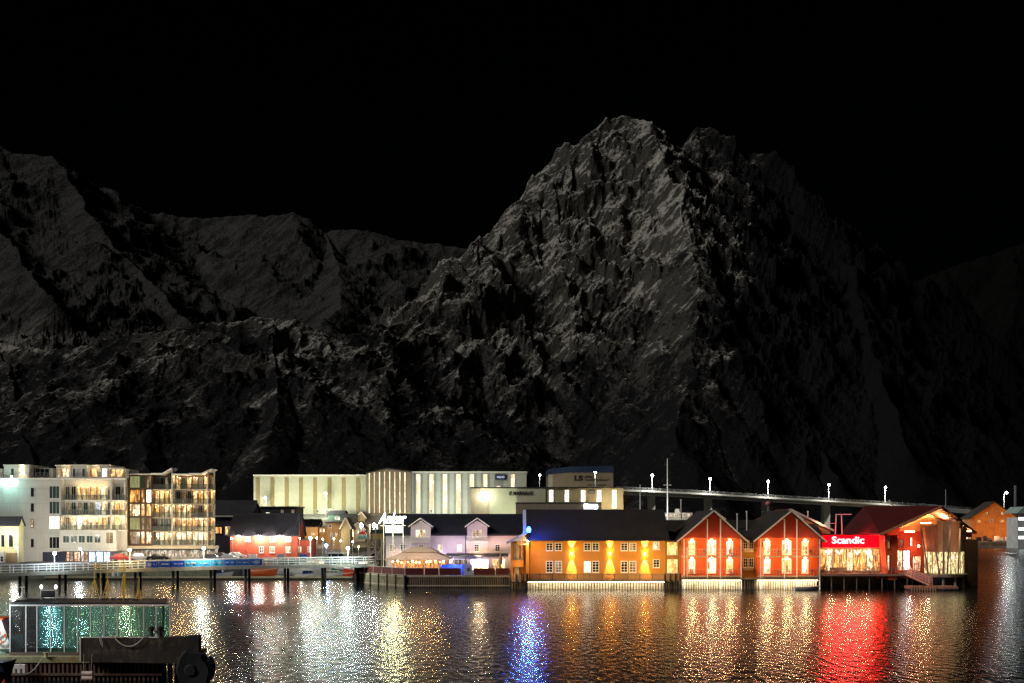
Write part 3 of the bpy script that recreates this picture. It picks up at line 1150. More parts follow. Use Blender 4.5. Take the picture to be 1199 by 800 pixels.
b.part('shop_wall', MB().box(b.lx(130), xs[6], 0.5, 3, 0, b.lz(642.6)), CONCP)
SHOPC = lit('lobby', (0.95, 0.92, 0.8), 0.9, lo=0.1, scale=1.4)
for a in (160, 190, 215, 240):
    wash((b.lx(a), -10, 5.0), 1300, (1, 0.82, 0.55), b.root, aim=(0, 1, 0.3))
for i in range(9):
    b.win(132 + i * 13, 643.6, 143.6 + i * 13, 652.6, SHOPC if i > 2 else ROOMW['d'], STEEL, 3, 1, d=0.48, name='shop_window')

# dark houses and sheds behind the street, east of the apartments
DKW = paint('dark_boards', (0.03, 0.03, 0.036), 0.8, 'boards', var=0.3)
b = Bld('harbour_shed', 'dark blue-black warehouse with two lit windows between the brown flats and the red boathouse', 'warehouse', 246, 250, GZ)
gable_shell(b, 0, b.lx(292), 0, 12, b.lz(606), b.lz(587, d=6), 'x', DKW, ROOFD, over=0.4)
b.win(252, 617, 260, 625, W_AMB, BLACK, 2, 1)
b.win(263.5, 616.5, 277, 626.5, W_WARM, TRIM, 2, 1)
b.part('gutter', MB().box(0, b.lx(283), -0.75, -0.55, b.lz(605), b.lz(604)), TRIM)
b = Bld('flat_house', 'dark flat-roofed house standing behind the red boathouse roof', 'house', 286, 262, 6.0)
b.part('wall', MB().box(0, b.lx(347), 0, 9, -3, b.lz(594.5)), DKW)
b.part('roof', MB().box(-0.3, b.lx(347) + 0.3, -0.3, 9.3, b.lz(594.5) + 0.002, b.lz(593)), BLACK)
b.win(292.5, 597.5, 297.5, 601.5, W_CREAM, TRIM, 2, 1)
b.win(311, 600, 316, 603.5, W_WHITE, TRIM, 1, 1)
for a in (329, 341.5):
    b.win(a, 597, a + 3, 602, W_DIM, TRIM, 1, 1)

# ---- red boathouse by the basin
b = Bld('boathouse', 'red wooden boathouse with a dark roof and white lamps glaring under its eaves', 'boathouse', 269.5, 240, GZ)
RED = paint('red_boards', (0.42, 0.075, 0.04), 0.7, 'boards', var=0.2, scale=1.2)
ze = b.lz(626.5)
gable_shell(b, 0, b.lx(348), 0, 9, ze, b.lz(602, d=4.5), 'x', RED, paint('blue_black_roof', (0.04, 0.042, 0.055), 0.6, 'hboards', var=0.3), over=0.35)
for a, c in ((287, 293.5), (316, 322), (334.5, 341)):
    b.win(a, 628.5, c, 634.5, W_WHITE if a != 316 else ROOMW['c'], TRIM, 2, 2)
for a, c in ((303.5, 308.5), (315.5, 322), (334.5, 341)):
    b.win(a, 640, c, 647.5, ROOMW['c'] if a != 303.5 else DARKW, TRIM, 3 if a > 310 else 2, 2)
for a, pw in ((280, 1100), (304, 2200), (327.5, 1700)):
    o = MB().box(b.lx(a) - 0.3, b.lx(a) + 0.3, -0.75, -0.4, ze - 0.35, ze - 0.12).build('floodlight', BULB, b.root)
    lamp('POINT', (b.lx(a), -1.2, ze - 0.5), pw, (1, 0.86, 0.72), b.root)
b.part('annex', MB().box(b.lx(348) + 0.002, b.lx(364), 1, 8, 0, b.lz(632.5)), RED)
b.part('annex_roof', MB().box(b.lx(348) + 0.3, b.lx(365), 0.6, 8.3, b.lz(632.5) + 0.002, b.lz(631.3)), BLACK)
b.win(347.5, 640, 353, 646.5, ROOMW['c'], TRIM, 2, 2, d=0.98)
b.win(360, 640, 364, 646.5, ROOMW['d'], TRIM, 2, 2, d=0.98)
lamp('POINT', (b.lx(357), -1.5, 4.5), 350, (1, 0.9, 0.75), b.root)

# ---- ochre and pale houses climbing behind the basin
OC = paint('ochre_boards', (0.42, 0.25, 0.11), 0.75, 'boards', var=0.2)
CR = paint('cream_boards', (0.48, 0.42, 0.24), 0.75, 'boards', var=0.2)


def small_house(label, p0, p1, pe, pr, pb, Y, mat, axis='x', roof=None, wins=(), depth=7, rz=0.0, name='wooden_house'):
    b = Bld(name, label, 'house', p0, Y, Z(pb, Y) - 0.5, rz)
    gable_shell(b, 0, b.lx(p1), 0, depth, b.lz(pe), b.lz(pr, d=depth / 2 if axis == 'x' else 0), axis, mat, roof or ROOFD, over=0.3, zb=-4, verge=TRIM)
    for a, q0, c, q1, k in wins:
        b.win(a, q0, c, q1, ROOMW[k], TRIM, 2, 2)
    wash((b.lx((p0 + p1) / 2), -6, b.lz(pb) + 2.0), 520, (1, 0.78, 0.5), b.root)
    return b


h = small_house('ochre house with a long sloping roof just right of the red boathouse', 350, 372, 617, 609, 633, 266, OC, 'x', wins=((353, 623, 356.5, 625.5, 'k'), (365, 624, 368.5, 626, 'k')))
h = small_house('low ochre house with two bright windows in the middle of the hillside row', 372.5, 381.5, 617.5, 614.5, 634, 268, OC, 'x', wins=((374.4, 619, 376.6, 623, 'b'), (378, 619, 380.2, 623, 'b')), depth=6)
h = small_house('square ochre house with one small dark upper window', 382, 399, 612.5, 611, 634, 262, OC, 'x', wins=((385, 614, 388.5, 618, 'k'), (387, 624, 390, 628, 'd'), (392, 624, 395, 628, 'd')))
h = small_house('pale yellow-green gabled house with no windows towards the harbour', 399.5, 410, 617, 606.5, 636, 258, CR, 'y')
h = small_house('small white gabled house above the wooden scaffold', 411, 427, 620, 612.5, 634, 268, paint('white_boards', (0.6, 0.58, 0.52), 0.7, 'boards'), 'y', wins=((417, 621, 420.5, 625, 'c'),))
h = small_house('far pale gabled house under the industrial hall', 418, 428, 606, 600, 616, 282, CR, 'y', wins=((421.5, 605, 424, 608, 'd'),))
h = small_house('dark teal house below the fence of the industrial hall', 384, 402, 603, 598.5, 618, 284, paint('teal_boards', (0.10, 0.17, 0.17), 0.7, 'boards'), 'x', wins=((392, 605, 398, 608.5, 's'),))
h = small_house('dark gabled house behind the ochre row', 403, 418, 606, 602.5, 618, 280, DKW, 'x', wins=((406, 608, 411, 611, 'd'),))
# ================================================================== promenade bridge on piles
pb = thing('promenade_bridge', 'long footbridge on dark piles crossing the basin in front of the apartments', 'bridge', (0, 0, 0))
BP = [(-60, 164, 2.55), (0, 166, 2.6), (60, 168.5, 2.75), (130, 171.5, 2.95), (210, 175, 3.1), (300, 178.5, 3.25), (380, 181, 3.3), (436, 183, 3.3)]


def bp(px):
    ps = [q[0] for q in BP]
    Y = float(np.interp(px, ps, [q[1] for q in BP]))
    z = float(np.interp(px, ps, [q[2] for q in BP]))
    return Vector((X(px, Y), Y, z))


dk = MB()
fa = MB()
for (a, _, _), (c, _, _) in zip(BP, BP[1:]):
    A, C = bp(a), bp(c)
    for off, w, h0, h1, mm in ((0, 3.0, -0.25, 0.0, dk),):
        mm.extrude([(A.x, A.y, A.z + h0), (C.x, C.y, C.z + h0), (C.x, C.y, C.z + h1), (A.x, A.y, A.z + h1)], (0, w, 0))
    fa.extrude([(A.x, A.y - 0.12, A.z - 0.5), (C.x, C.y - 0.12, C.z - 0.5), (C.x, C.y - 0.12, C.z - 0.02), (A.x, A.y - 0.12, A.z - 0.02)], (0, 0.115, 0))
dk.build('deck', paint('pale_planks', (0.38, 0.33, 0.28), 0.8, 'boards', var=0.25), pb)
fa.build('edge_beam', paint('pale_beam', (0.42, 0.40, 0.34), 0.7, var=0.3), pb)
cap = MB()
for (a, _, _), (c, _, _) in zip(BP, BP[1:]):
    A, C = bp(a), bp(c)
    for off in (0.0, 2.95):
        o_ = Vector((0, off, 0))
        for zz, hh in ((1.12, 0.09), (0.72, 0.07), (0.36, 0.07)):
            cap.bar(A + o_ + Vector((0, -0.02, zz)), C + o_ + Vector((0, -0.02, zz)), 0.05, hh)
cap.build('handrail', WHITE, pb)
px_ = 1.0
pm_ = None
while px_ < 436:
    A = bp(px_)
    for off in (0.0, 2.95):
        if pm_ is None:
            pm_ = MB().box(-0.05, 0.05, -0.05, 0.05, -0.1, 1.16).build('railing_post', WHITE, pb, (A.x, A.y + off, A.z)).data
        else:
            link('railing_post', pm_, pb, (A.x, A.y + off, A.z))
    px_ += 14.6 if px_ < 160 else 13.2
for px_ in (22, 68.5, 114, 157.5, 202, 246, 287, 333, 377, 416):
    A = bp(px_)
    for k, off in ((0, 0.4), (1, 2.4)):
        MB().lathe([(0.0, -3), (0.22 if px_ != 114 else 0.3, -3), (0.2 if px_ != 114 else 0.28, A.z - 0.26), (0, A.z - 0.26)], (A.x + (0.0 if k == 0 else 0.1), A.y + off), 10).build('pile', PILE, pb, smooth=False)
MB().lathe([(0.0, -3), (0.13, -3), (0.13, 3.0), (0, 3.0)], (bp(380.5).x, bp(380.5).y + 0.2), 10).build('pile', PILE, pb)

# blue banners on its railing
BLU = [(0.03, 0.10, 0.60), (0.04, 0.2, 0.72), (0.06, 0.48, 0.85)]
wm = paint('banner_print', (0.7, 0.75, 0.8), 0.6, var=0.1)
nb = 9
names = ['first from the left, round mark', 'second from the left, dark blue', 'third from the left, dark blue', 'fourth from the left, lighter blue with a wavy white mark',
         'fifth from the left, turquoise with white print', 'sixth from the left, turquoise with a white corner', 'seventh from the left, two short marks', 'eighth from the left, mid blue with small print', 'last on the right, mid blue with a pale oval mark']
for i in range(nb):
    a, c = 171 + i * 15.1, 171 + (i + 1) * 15.1 - 0.4
    A, C = bp(a), bp(c)
    col = BLU[0] if i in (0, 1, 2) else (BLU[2] if i in (3, 4, 5) else BLU[1])
    rt = thing('railing_banner', 'blue railing banner, ' + names[i], 'banner', tuple(A), math.atan2(C.y - A.y, C.x - A.x), 'blue banners on the footbridge railing')
    w = (C - A).length
    m = MB()
    for k in range(8):      # gently billowing cloth with thickness
        x0_, x1_ = w * k / 8, w * (k + 1) / 8
        y0_, y1_ = -0.11 - 0.03 * math.sin(k * 1.3 + i), -0.11 - 0.03 * math.sin((k + 1) * 1.3 + i)
        m.extrude([(x0_, y0_, 0.08), (x1_, y1_, 0.08), (x1_, y1_, 1.06), (x0_, y0_, 1.06)], (0, 0.02, 0))
    m.build('cloth', paint('banner_blue_%d' % (0 if col is BLU[0] else 1 if col is BLU[1] else 2), col, 0.5, var=0.2), rt)
    m = MB()
    rr = random.Random(i + 40)
    if i in (0, 8):
        m.lathe([(0, 0), (0.3, 0), (0.3, 0.01), (0, 0.01)], n=14)
        m.v = [(x + 0.5 if i == 0 else x * 1.6 + 1.2, -0.165, y + 0.57) for x, y, z in m.v]
    xx = 0.35 if i != 0 else 1.1
    while xx < w - 0.3:
        l = rr.uniform(0.06, 0.16)
        m.box(xx, xx + l, -0.168, -0.150, 0.5, 0.5 + rr.uniform(0.1, 0.2) * (1.6 if i in (3, 5) else 1))
        xx += l + 0.03 + (0.25 if rr.random() < 0.12 else 0)
    m.build('print', wm, rt)

# lamps on the bridge
for px_, py_, lab, c in ((63, 649, 'short white lamp post on the footbridge in front of the shop windows', (0.75, 0.9, 1.0)), (151, 645, 'short white lamp post on the footbridge at the corner of the brown flats', (1, 0.75, 0.35)),
                         (238, 643, 'short white lamp post rising behind the blue banners', (1, 0.9, 0.72)), (363, 631, 'tall slim white lamp post on the footbridge beside the red boathouse annex', (0.8, 1.0, 0.85)), (407, 643, 'white lamp post with a big bare lamp before the dark blue hull', (0.75, 1.0, 0.9))):
    A = bp(px_) + Vector((0, 0.3, 0))
    h = Z(py_, A.y) - A.z
    t = thing('lamp_post', lab, 'lamp post', tuple(A), group='lamp posts on the footbridge')
    MB().tube((0, 0, -0.2), (0, 0, h), 0.06, 0.045, 8).build('pole', WHITE, t)
    MB().ball((0, 0, h + 0.14), 0.25).build('lamp_globe', glow('bulb_%d' % px_, c, 26), t, smooth=True)
    MB().lathe([(0.0, h + 0.34), (0.2, h + 0.34), (0.05, h + 0.46), (0, h + 0.46)], n=10).build('cap', STEEL, t)
    lamp('POINT', (0, -1.3, h - 0.1), 1100, c, t, size=0.2)

# street lamps behind, on the quay street
for px_, py_, Y_, lab, c, pw in ((20, 640, 208, 'street lamp beside the pale yellow house at the left edge', (1, 0.97, 0.88), 900), (95, 642, 212, 'street lamp in front of the bright shop windows', (0.9, 0.95, 1), 900),
                                 (250.8, 584, 236, 'tall street lamp with an orange light at the corner of the brown flats', (1, 0.7, 0.4), 1500), (272, 630, 231, 'slim white street lamp between the flats and the red boathouse', (1, 0.9, 0.75), 500),
                                 (311, 582.5, 288, 'tall street lamp against the left end of the striped industrial hall', (1, 0.95, 0.75), 2600), (381.5, 577.5, 286, 'tall street lamp in front of the middle of the striped industrial hall', (0.95, 1.0, 0.8), 3500),
                                 (632, 556, 300, 'tall street lamp rising behind the pale workshop left of the tan hall', (1, 1, 0.95), 1200), (697, 553, 292, 'tall street lamp in front of the tan hall with black lettering', (1, 0.97, 0.85), 2500)):
    zb = float(ground_z(np.array(X(px_, Y_)), np.array(float(Y_))))
    h = Z(py_, Y_) - zb
    t = thing('street_lamp', lab, 'street lamp', (X(px_, Y_), Y_, zb), group='street lamps of the town')
    MB().tube((0, 0.35, -0.2), (0, 0.35, h * 0.97), 0.09, 0.06, 8).tube((0, 0.35, h * 0.965), (0, -0.2, h + 0.02), 0.05, 0.05, 6).build('pole', STEEL, t)
    MB().box(-0.16, 0.16, -0.65, -0.1, h - 0.02, h + 0.1).build('lamp_head', STEEL, t)
    MB().ball((0, -0.4, h - 0.12), 0.27 if Y_ > 240 else 0.2).build('lamp_globe', BULB if px_ != 250.8 else BULBW, t, smooth=True)
    lamp('POINT', (0, -1.0, h - 0.2), pw, c, t, size=0.25)

# blue lamp on a mast by the boats
t = thing('signal_lamp', 'thin mast with a glaring blue-white lamp above the moored boats', 'lamp', (X(382, 226), 226, 0.2))
MB().tube((0, 0, 0), (0, 0, Z(640, 226)), 0.06, 0.04, 8).build('mast', STEEL, t)
MB().ball((0, 0, Z(640, 226)), 0.3).build('lamp_globe', glow('blue_bulb', (0.1, 0.35, 1.0), 60), t, smooth=True)
lamp('POINT', (0, -0.6, Z(640, 226) - 0.2), 900, (0.25, 0.5, 1.0), t, size=0.2)

# ================================================================== quay walls, pontoon, boats
QW = paint('mossy_concrete', (0.20, 0.22, 0.15), 0.9, 'slabs', var=0.35, wear=(0.07, 0.09, 0.05))
tag(MB().box(X(-60, 202), -53.2, 202.0, 202.9, -3, 2.42).build('quay_wall', QW), 'mossy concrete quay wall below the apartments', 'quay wall')
tag(MB().box(-53.0, -27.5, 228.4, 229.4, -3, 2.46).build('quay_wall', QW), 'concrete quay wall at the back of the small boat basin', 'quay wall')
t = thing('street_curb', 'pale stone kerb along the quay street before the apartments', 'kerb', (0, 0, 0))
MB().box(X(-60, 206), -54, 203.2, 203.6, 2.3, 2.62).build('kerbstone', CONCP, t)
rd = MB().poly([(-160, 212.2, 2.475), (-54, 212.2, 2.475), (-54, 219.5, 2.475), (-160, 219.5, 2.475)])
tag(rd.build('road', paint('wet_asphalt', (0.05, 0.05, 0.052), 0.45, var=0.3)), 'wet asphalt street along the quay', kind='structure')
pt = thing('pontoon', 'long pale floating pontoon under the footbridge', 'pontoon', (0, 0, 0))
MB().box(X(52, 199), X(412, 199), 199.0, 200.8, 0.28, 0.52).build('deck', paint('pontoon_planks', (0.40, 0.37, 0.24), 0.8, var=0.3), pt)
MB().box(X(52, 199), X(412, 199), 199.1, 200.7, -0.5, 0.277).build('float', PILE, pt)
for px_, lab in ((133.5, 'white plastic barrel standing on the pontoon, left of a pair'), (139.5, 'pale blue plastic barrel standing on the pontoon')):
    m = MB().lathe([(0, 0), (0.32, 0), (0.36, 0.3), (0.36, 1.2), (0.3, 1.45), (0.12, 1.55), (0, 1.55)], n=14)
    tag(m.build('barrel', paint('barrel_white' if px_ < 135 else 'barrel_blue', (0.75, 0.75, 0.75) if px_ < 135 else (0.4, 0.65, 0.7), 0.4), None, (X(px_, 199.8), 199.8, 0.522), True), lab, 'barrel')


def boat(label, x, y, L, beam, free, rz, hullc, cabinc, cab=(0.15, 0.55, 1.3), mast=0.0, name='motor_boat', z=0.0, stripe=None, canopy=None, lean=0.0, lightw=None, group=None, wheel=True, cat='boat'):
    t = thing(name, label, cat, (x, y, z), rz, group)
    n = 14
    secs = []
    for i in range(n + 1):
        s = i / n
        bw = beam / 2 * (1 - max(0, (s - 0.45) / 0.55) ** 2.2) * (0.86 + 0.14 * min(1, s / 0.3))
        bw = max(bw, 0.015)
        zz = free * (0.85 + 0.5 * s * s)
        xx = L * (s - 0.5)
        rk = 0.09 * L * (s ** 4)
        secs.append([(xx - rk * 0, 0.0, -0.35 * (1 - s ** 3)), (xx - rk * 0.6, bw * 0.62, -0.12), (xx, bw * 0.93, zz * 0.45), (xx + rk, bw, zz)])
    m = MB()
    for sg in (1, -1):
        for i in range(n):
            for k in range(3):
                a, b_, c, d = secs[i][k], secs[i + 1][k], secs[i + 1][k + 1], secs[i][k + 1]
                q = [(p[0], p[1] * sg, p[2]) for p in (a, b_, c, d)]
                if sg < 0: q = q[::-1]
                m.poly(q)
    a = secs[0]
    m.poly([(p[0], p[1], p[2]) for p in a] + [(p[0], -p[1], p[2]) for p in a[::-1]])
    hull = m.build('hull', hullc, t)
    d = MB()
    for i in range(n):
        a, c = secs[i][3], secs[i + 1][3]
        d.poly([(a[0], -a[1] * .96, a[2] - 0.08), (c[0], -c[1] * .96, c[2] - 0.08), (c[0], c[1] * .96, c[2] - 0.08), (a[0], a[1] * .96, a[2] - 0.08)])
    d.build('deck', WHITE, t)
    g = MB()
    for sg in (1, -1):
        for i in range(n):
            a, c = secs[i][3], secs[i + 1][3]
            g.bar((a[0], a[1] * sg, a[2]), (c[0], c[1] * sg, c[2]), 0.07, 0.07)
    g.build('gunwale', stripe or TRIM, hull)
    if cab:
        x0, x1, hh = -L / 2 + cab[0] * L, -L / 2 + cab[1] * L, cab[2]
        w = beam * 0.36
        z0 = free * 0.8
        c = MB()
        c.extrude([(x0, -w, z0), (x1 + 0.35 * hh, -w, z0), (x1, -w, z0 + hh), (x0, -w, z0 + hh)], (0, 2 * w, 0))
        cb = c.build('cabin', cabinc, t)
        c = MB().box(x0 - 0.15, x1 + 0.15, -w - 0.1, w + 0.1, z0 + hh + 0.002, z0 + hh + 0.09)
        c.build('cabin_roof', stripe or TRIM, cb)
        g = MB()
        k = 3 if (x1 - x0) > 1.5 else 2
        for sg in (-1, 1):
            for i in range(k):
                a, b_ = x0 + 0.15 + (x1 - x0 - 0.2) * i / k, x0 + 0.05 + (x1 - x0 - 0.2) * (i + 1) / k
                g.box(a, b_, sg * w - 0.015, sg * w + 0.015, z0 + hh * 0.45, z0 + hh * 0.88)
        g.build('window', lightw or DARKW, cb)
    if canopy:
        c = MB()
        xa, xb, w = -L * 0.48, L * 0.42, beam * 0.52
        zz = free * 0.95
        for sg in (-1, 1):
            for i in range(6):
                s0, s1 = i / 6, (i + 1) / 6
                f = lambda s: (w * (1 - max(0, s - 0.5) ** 2 * 3.2))
                x0, x1 = xa + (xb - xa) * s0, xa + (xb - xa) * s1
                q = [(x0, sg * f(s0), zz), (x1, sg * f(s1), zz + 0.1), (x1, 0, zz + 0.85 * (1 - s1 * 0.5)), (x0, 0, zz + 0.85 * (1 - s0 * 0.5))]
                c.poly(q if sg < 0 else q[::-1])
        c.build('tarpaulin', canopy, t)
    r = MB()
    if wheel:
        for sg in (-1, 1):
            pts = []
            for i in range(8, n + 1):
                a = secs[i][3]
                pts.append((a[0], a[1] * sg * 0.95, a[2] + 0.55))
                if i % 2 == 0: r.tube((a[0], a[1] * sg * .95, a[2]), pts[-1], 0.018, n=5)
            r.path(pts, 0.02, 5)
        r.build('pulpit', STEEL, t)
    if mast:
        mm = MB().tube((-L * 0.05, 0, free), (-L * 0.05, 0, free + mast), 0.06, 0.035, 7)
        mm.tube((-L * 0.05, -0.5, free + mast * 0.8), (-L * 0.05, 0.5, free + mast * 0.8), 0.025, n=5)
        mm.tube((-L * 0.05, 0, free + mast), (L * 0.48, 0, free + 0.7), 0.012, n=4)
        mm.tube((-L * 0.05, 0, free + mast), (-L * 0.48, 0, free + 0.7), 0.012, n=4)
        mm.build('mast', STEEL, t)
    return t


HW = paint('boat_white', (0.75, 0.76, 0.76), 0.3, var=0.08)
HB = paint('boat_blue', (0.03, 0.09, 0.35), 0.35, var=0.1)
HR = paint('boat_red', (0.55, 0.05, 0.03), 0.4, var=0.15)
HO = paint('boat_orange', (0.75, 0.14, 0.04), 0.5, var=0.15)
HN = paint('boat_navy', (0.012, 0.018, 0.05), 0.4, var=0.2)
HG = paint('boat_grey', (0.3, 0.33, 0.35), 0.45)
Yb = 204.2


def bx(px, Y=None):
    return X(px, Y or Yb)


YQ = 205.5
boat('white motor boat with a blue swept cabin under the footbridge', bx(258), 208 - 4.2, 4.4, 1.7, 1.0, 0.06, HW, HB, (0.2, 0.6, 0.75), stripe=HB)
boat('grey open boat with a pale tarpaulin left of the blue-cabined boat', bx(226), 205.8, 4.0, 1.6, 0.9, PI, HG, None, None, canopy=paint('pale_tarp', (0.5, 0.55, 0.45), 0.6))
boat('small white boat with a red cabin top under the blue banners', bx(212), 203.9, 3.2, 1.4, 0.8, 0, HW, HR, (0.25, 0.6, 0.6))
boat('bright orange-red rigid boat hanging over the water under the footbridge', bx(309), 203.6, 4.8, 2.0, 0.95, 0.03, HO, None, None, z=0.55, canopy=HO)
boat('white boat with a blue canopy beside the double bridge pile', bx(360), 204.3, 4.2, 1.8, 0.8, 0.05, HW, HB, (0.3, 0.7, 0.75), canopy=None)
boat('long white sailing boat hull with a bare mast, bow towards the red fender boat', bx(388), 206.4, 6.5, 2.0, 0.95, 0.0, HW, HW, (0.3, 0.65, 0.45), mast=8.0, name='sailing_boat')
boat('red-bowed dinghy tied up by the timber quay corner', bx(411), 203.4, 2.6, 1.3, 1.05, 0.05, HR, None, None, canopy=HR)
# behind the bridge, seen over its deck
boat('white cabin cruiser with red stripe and lit windows left of the blue lamp', X(372, 217), 217, 7.0, 2.6, 1.5, 0.03, HW, HW, (0.2, 0.7, 1.6), mast=2.5, stripe=HR, lightw=W_CREAM, name='cabin_cruiser')
boat('white cabin boat with a blue roof below the blue lamp', X(386, 219), 219, 5.0, 2.2, 1.3, PI, HW, HW, (0.2, 0.65, 1.4), mast=5.0, stripe=HB, name='cabin_cruiser')
boat('white lifeboat with an orange canopy behind the bridge railing', X(394, 213), 213, 4.6, 2.0, 1.5, 0, HW, None, None, canopy=HO, name='lifeboat')
boat('dark navy fishing boat with a high hull moored at the back of the basin', X(411, 223), 223, 9.5, 3.2, 3.2, 0.02, HN, HN, (0.05, 0.35, 1.4), mast=4.5, name='fishing_boat')
boat('white open boat at the foot of the wooden scaffold', X(426, 214), 214, 4.8, 2.0, 1.9, 0, HW, HW, (0.3, 0.7, 1.1), name='work_boat', lightw=W_WHITE)
boat('white boat with a dark wheelhouse in front of the red boathouse', X(343, 222), 222, 6.0, 2.3, 1.6, 0, HW, BLACK, (0.2, 0.5, 1.3), mast=6.0, name='fishing_boat')
boat('pale grey boat under a brownish-red tarpaulin below the red boathouse wall', X(312, 224), 224, 6.6, 2.4, 1.7, 0, HG, None, None, canopy=paint('rust_tarp', (0.3, 0.07, 0.04), 0.7), name='covered_boat')
boat('white boat with a short mast at the left end of the boathouse front', X(284, 222), 222, 5.2, 2.1, 1.6, PI, HW, HW, (0.25, 0.6, 1.2), mast=4.0, name='fishing_boat')
boat('white sloop with a tall bare mast just left of the ochre houses', X(352, 219), 219, 6.0, 2.1, 1.3, 0.04, HW, HW, (0.3, 0.65, 0.5), mast=10.5, name='sailing_boat')
for k, (px_, ww, col, lab) in enumerate(((296, 1.6, HW, 'white plastic fish tub on the quay before the red boathouse, left one'), (329, 1.5, HG, 'grey plastic fish tub on the quay before the red boathouse'), (355, 1.4, HB, 'blue plastic fish tub on the quay before the red annex'))):
    m = MB()
    m.box(-ww / 2, ww / 2, -0.5, 0.5, 0.12, 0.95).box(-ww / 2 - 0.05, ww / 2 + 0.05, -0.55, 0.55, 0.952, 1.02)
    m.box(-ww / 2 + 0.1, -ww / 2 + 0.35, -0.5, 0.5, 0, 0.118).box(ww / 2 - 0.35, ww / 2 - 0.1, -0.5, 0.5, 0, 0.118)
    tag(m.build('fish_tub', col, None, (X(px_, 234), 234, 2.5)), lab, 'tub')

boat('white sailing boat with a furled blue sail left of the pale yellow-green gable', X(398, 216), 216, 6.2, 2.1, 1.3, 0.05, HW, HW, (0.3, 0.6, 0.5), mast=9.0, name='sailing_boat', stripe=HB)
boat('small green-hulled fishing boat with a lit wheelhouse right of the white lifeboat', X(404, 211), 211, 4.6, 1.9, 1.3, PI, paint('boat_green', (0.03, 0.2, 0.12), 0.4), HW, (0.25, 0.55, 1.3), mast=3.5, name='fishing_boat', lightw=W_WHITE)
boat('white cruiser with bright cabin windows between the two sloop masts', X(362, 214), 214, 5.8, 2.2, 1.4, 0.0, HW, HW, (0.2, 0.75, 1.2), mast=2.0, name='cabin_cruiser', lightw=W_WHITE)
boat('small white skiff tied below the boathouse floodlights', X(297, 218), 218, 4.0, 1.7, 1.4, 0.0, HW, HB, (0.3, 0.6, 0.9), mast=3.0, name='skiff', lightw=W_CREAM)

# cars along the street
def car(label, px, Y, rz, body, zg=2.48, L=4.3, tall=1.45):
    t = thing('parked_car', label, 'car', (X(px, Y), Y, zg), rz, 'cars parked along the quay street')
    w = 0.88
    prof = [(-L / 2, 0.35), (-L / 2, 0.75), (-L / 2 + 0.15, 0.95), (-L * 0.30, 1.0), (-L * 0.20, tall), (L * 0.12, tall), (L * 0.26, 0.98), (L * 0.44, 0.85), (L / 2, 0.7), (L / 2, 0.35)]
    m = MB()
    k = len(prof)
    ins = [0.0 if z <= 1.0 else 0.14 for _, z in prof]
    A = [(x, -w + i, z) for (x, z), i in zip(prof, ins)]
    B = [(x, w - i, z) for (x, z), i in zip(prof, ins)]
    n0 = len(m.v)
    m.v += A + B
    m.f += [list(range(n0, n0 + k)), list(range(n0 + k, n0 + 2 * k))[::-1]]
    m.m += [0, 0]
    for i in range(k):
        j = (i + 1) % k
        m.f.append([n0 + j, n0 + i, n0 + k + i, n0 + k + j])
        m.m.append(0)
    m.build('body', body, t)
    g = MB()
    for sg in (-1, 1):
        y = sg * (w - 0.06)
        q = [(-L * 0.27, y + sg * 0.02, 1.02), (L * 0.22, y + sg * 0.02, 1.02), (L * 0.11, y - sg * 0.07, tall - 0.08), (-L * 0.19, y - sg * 0.07, tall - 0.08)]
        g.poly(q if sg < 0 else q[::-1])
    g.build('window', DARKW, t)
    for x_ in (-L * 0.31, L * 0.31):
        for sg in (-1, 1):
            wh = MB().tube((x_, sg * (w - 0.2), 0.32), (x_, sg * (w + 0.02), 0.32), 0.32, n=16).build('wheel', BLACK, t)
            MB().tube((x_, sg * (w + 0.0), 0.32), (x_, sg * (w + 0.035), 0.32), 0.19, n=12).build('rim', STEEL, wh)
    for sg in (-1, 1):
        MB().box(L / 2 - 0.06, L / 2 + 0.02, sg * 0.6 - 0.16, sg * 0.6 + 0.16, 0.62, 0.76).build('headlight', TRIM, t)
    return t


CB = paint('car_black', (0.012, 0.012, 0.014), 0.2, var=0.05, spec=0.6)
CS = paint('car_silver', (0.4, 0.41, 0.42), 0.25, var=0.05, metal=0.5)
CW = paint('car_white', (0.7, 0.7, 0.7), 0.25, var=0.05)
car('black hatchback parked in front of the brown flats', 186, 221, 0.0, CB)
car('silver car parked at the right end of the flats, nearest the corner', 248, 219, 0.05, CS)
car('dark estate car between the silver and the white car', 258, 222.5, 0.02, paint('car_dark_grey', (0.05, 0.055, 0.06), 0.25), tall=1.6)
car('white car parked nearest the red boathouse', 266, 219.5, PI, CW)
car('white car behind the footbridge railing at the foot of the boathouse wall', 276, 233, 0.0, CW)
car('small red car on the street before the green lobby windows', 141, 220, 0.0, paint('car_red', (0.5, 0.06, 0.04), 0.3), L=3.7)
car('silver estate car before the lobby, left of the black hatchback', 163, 222, PI, CS, tall=1.6)

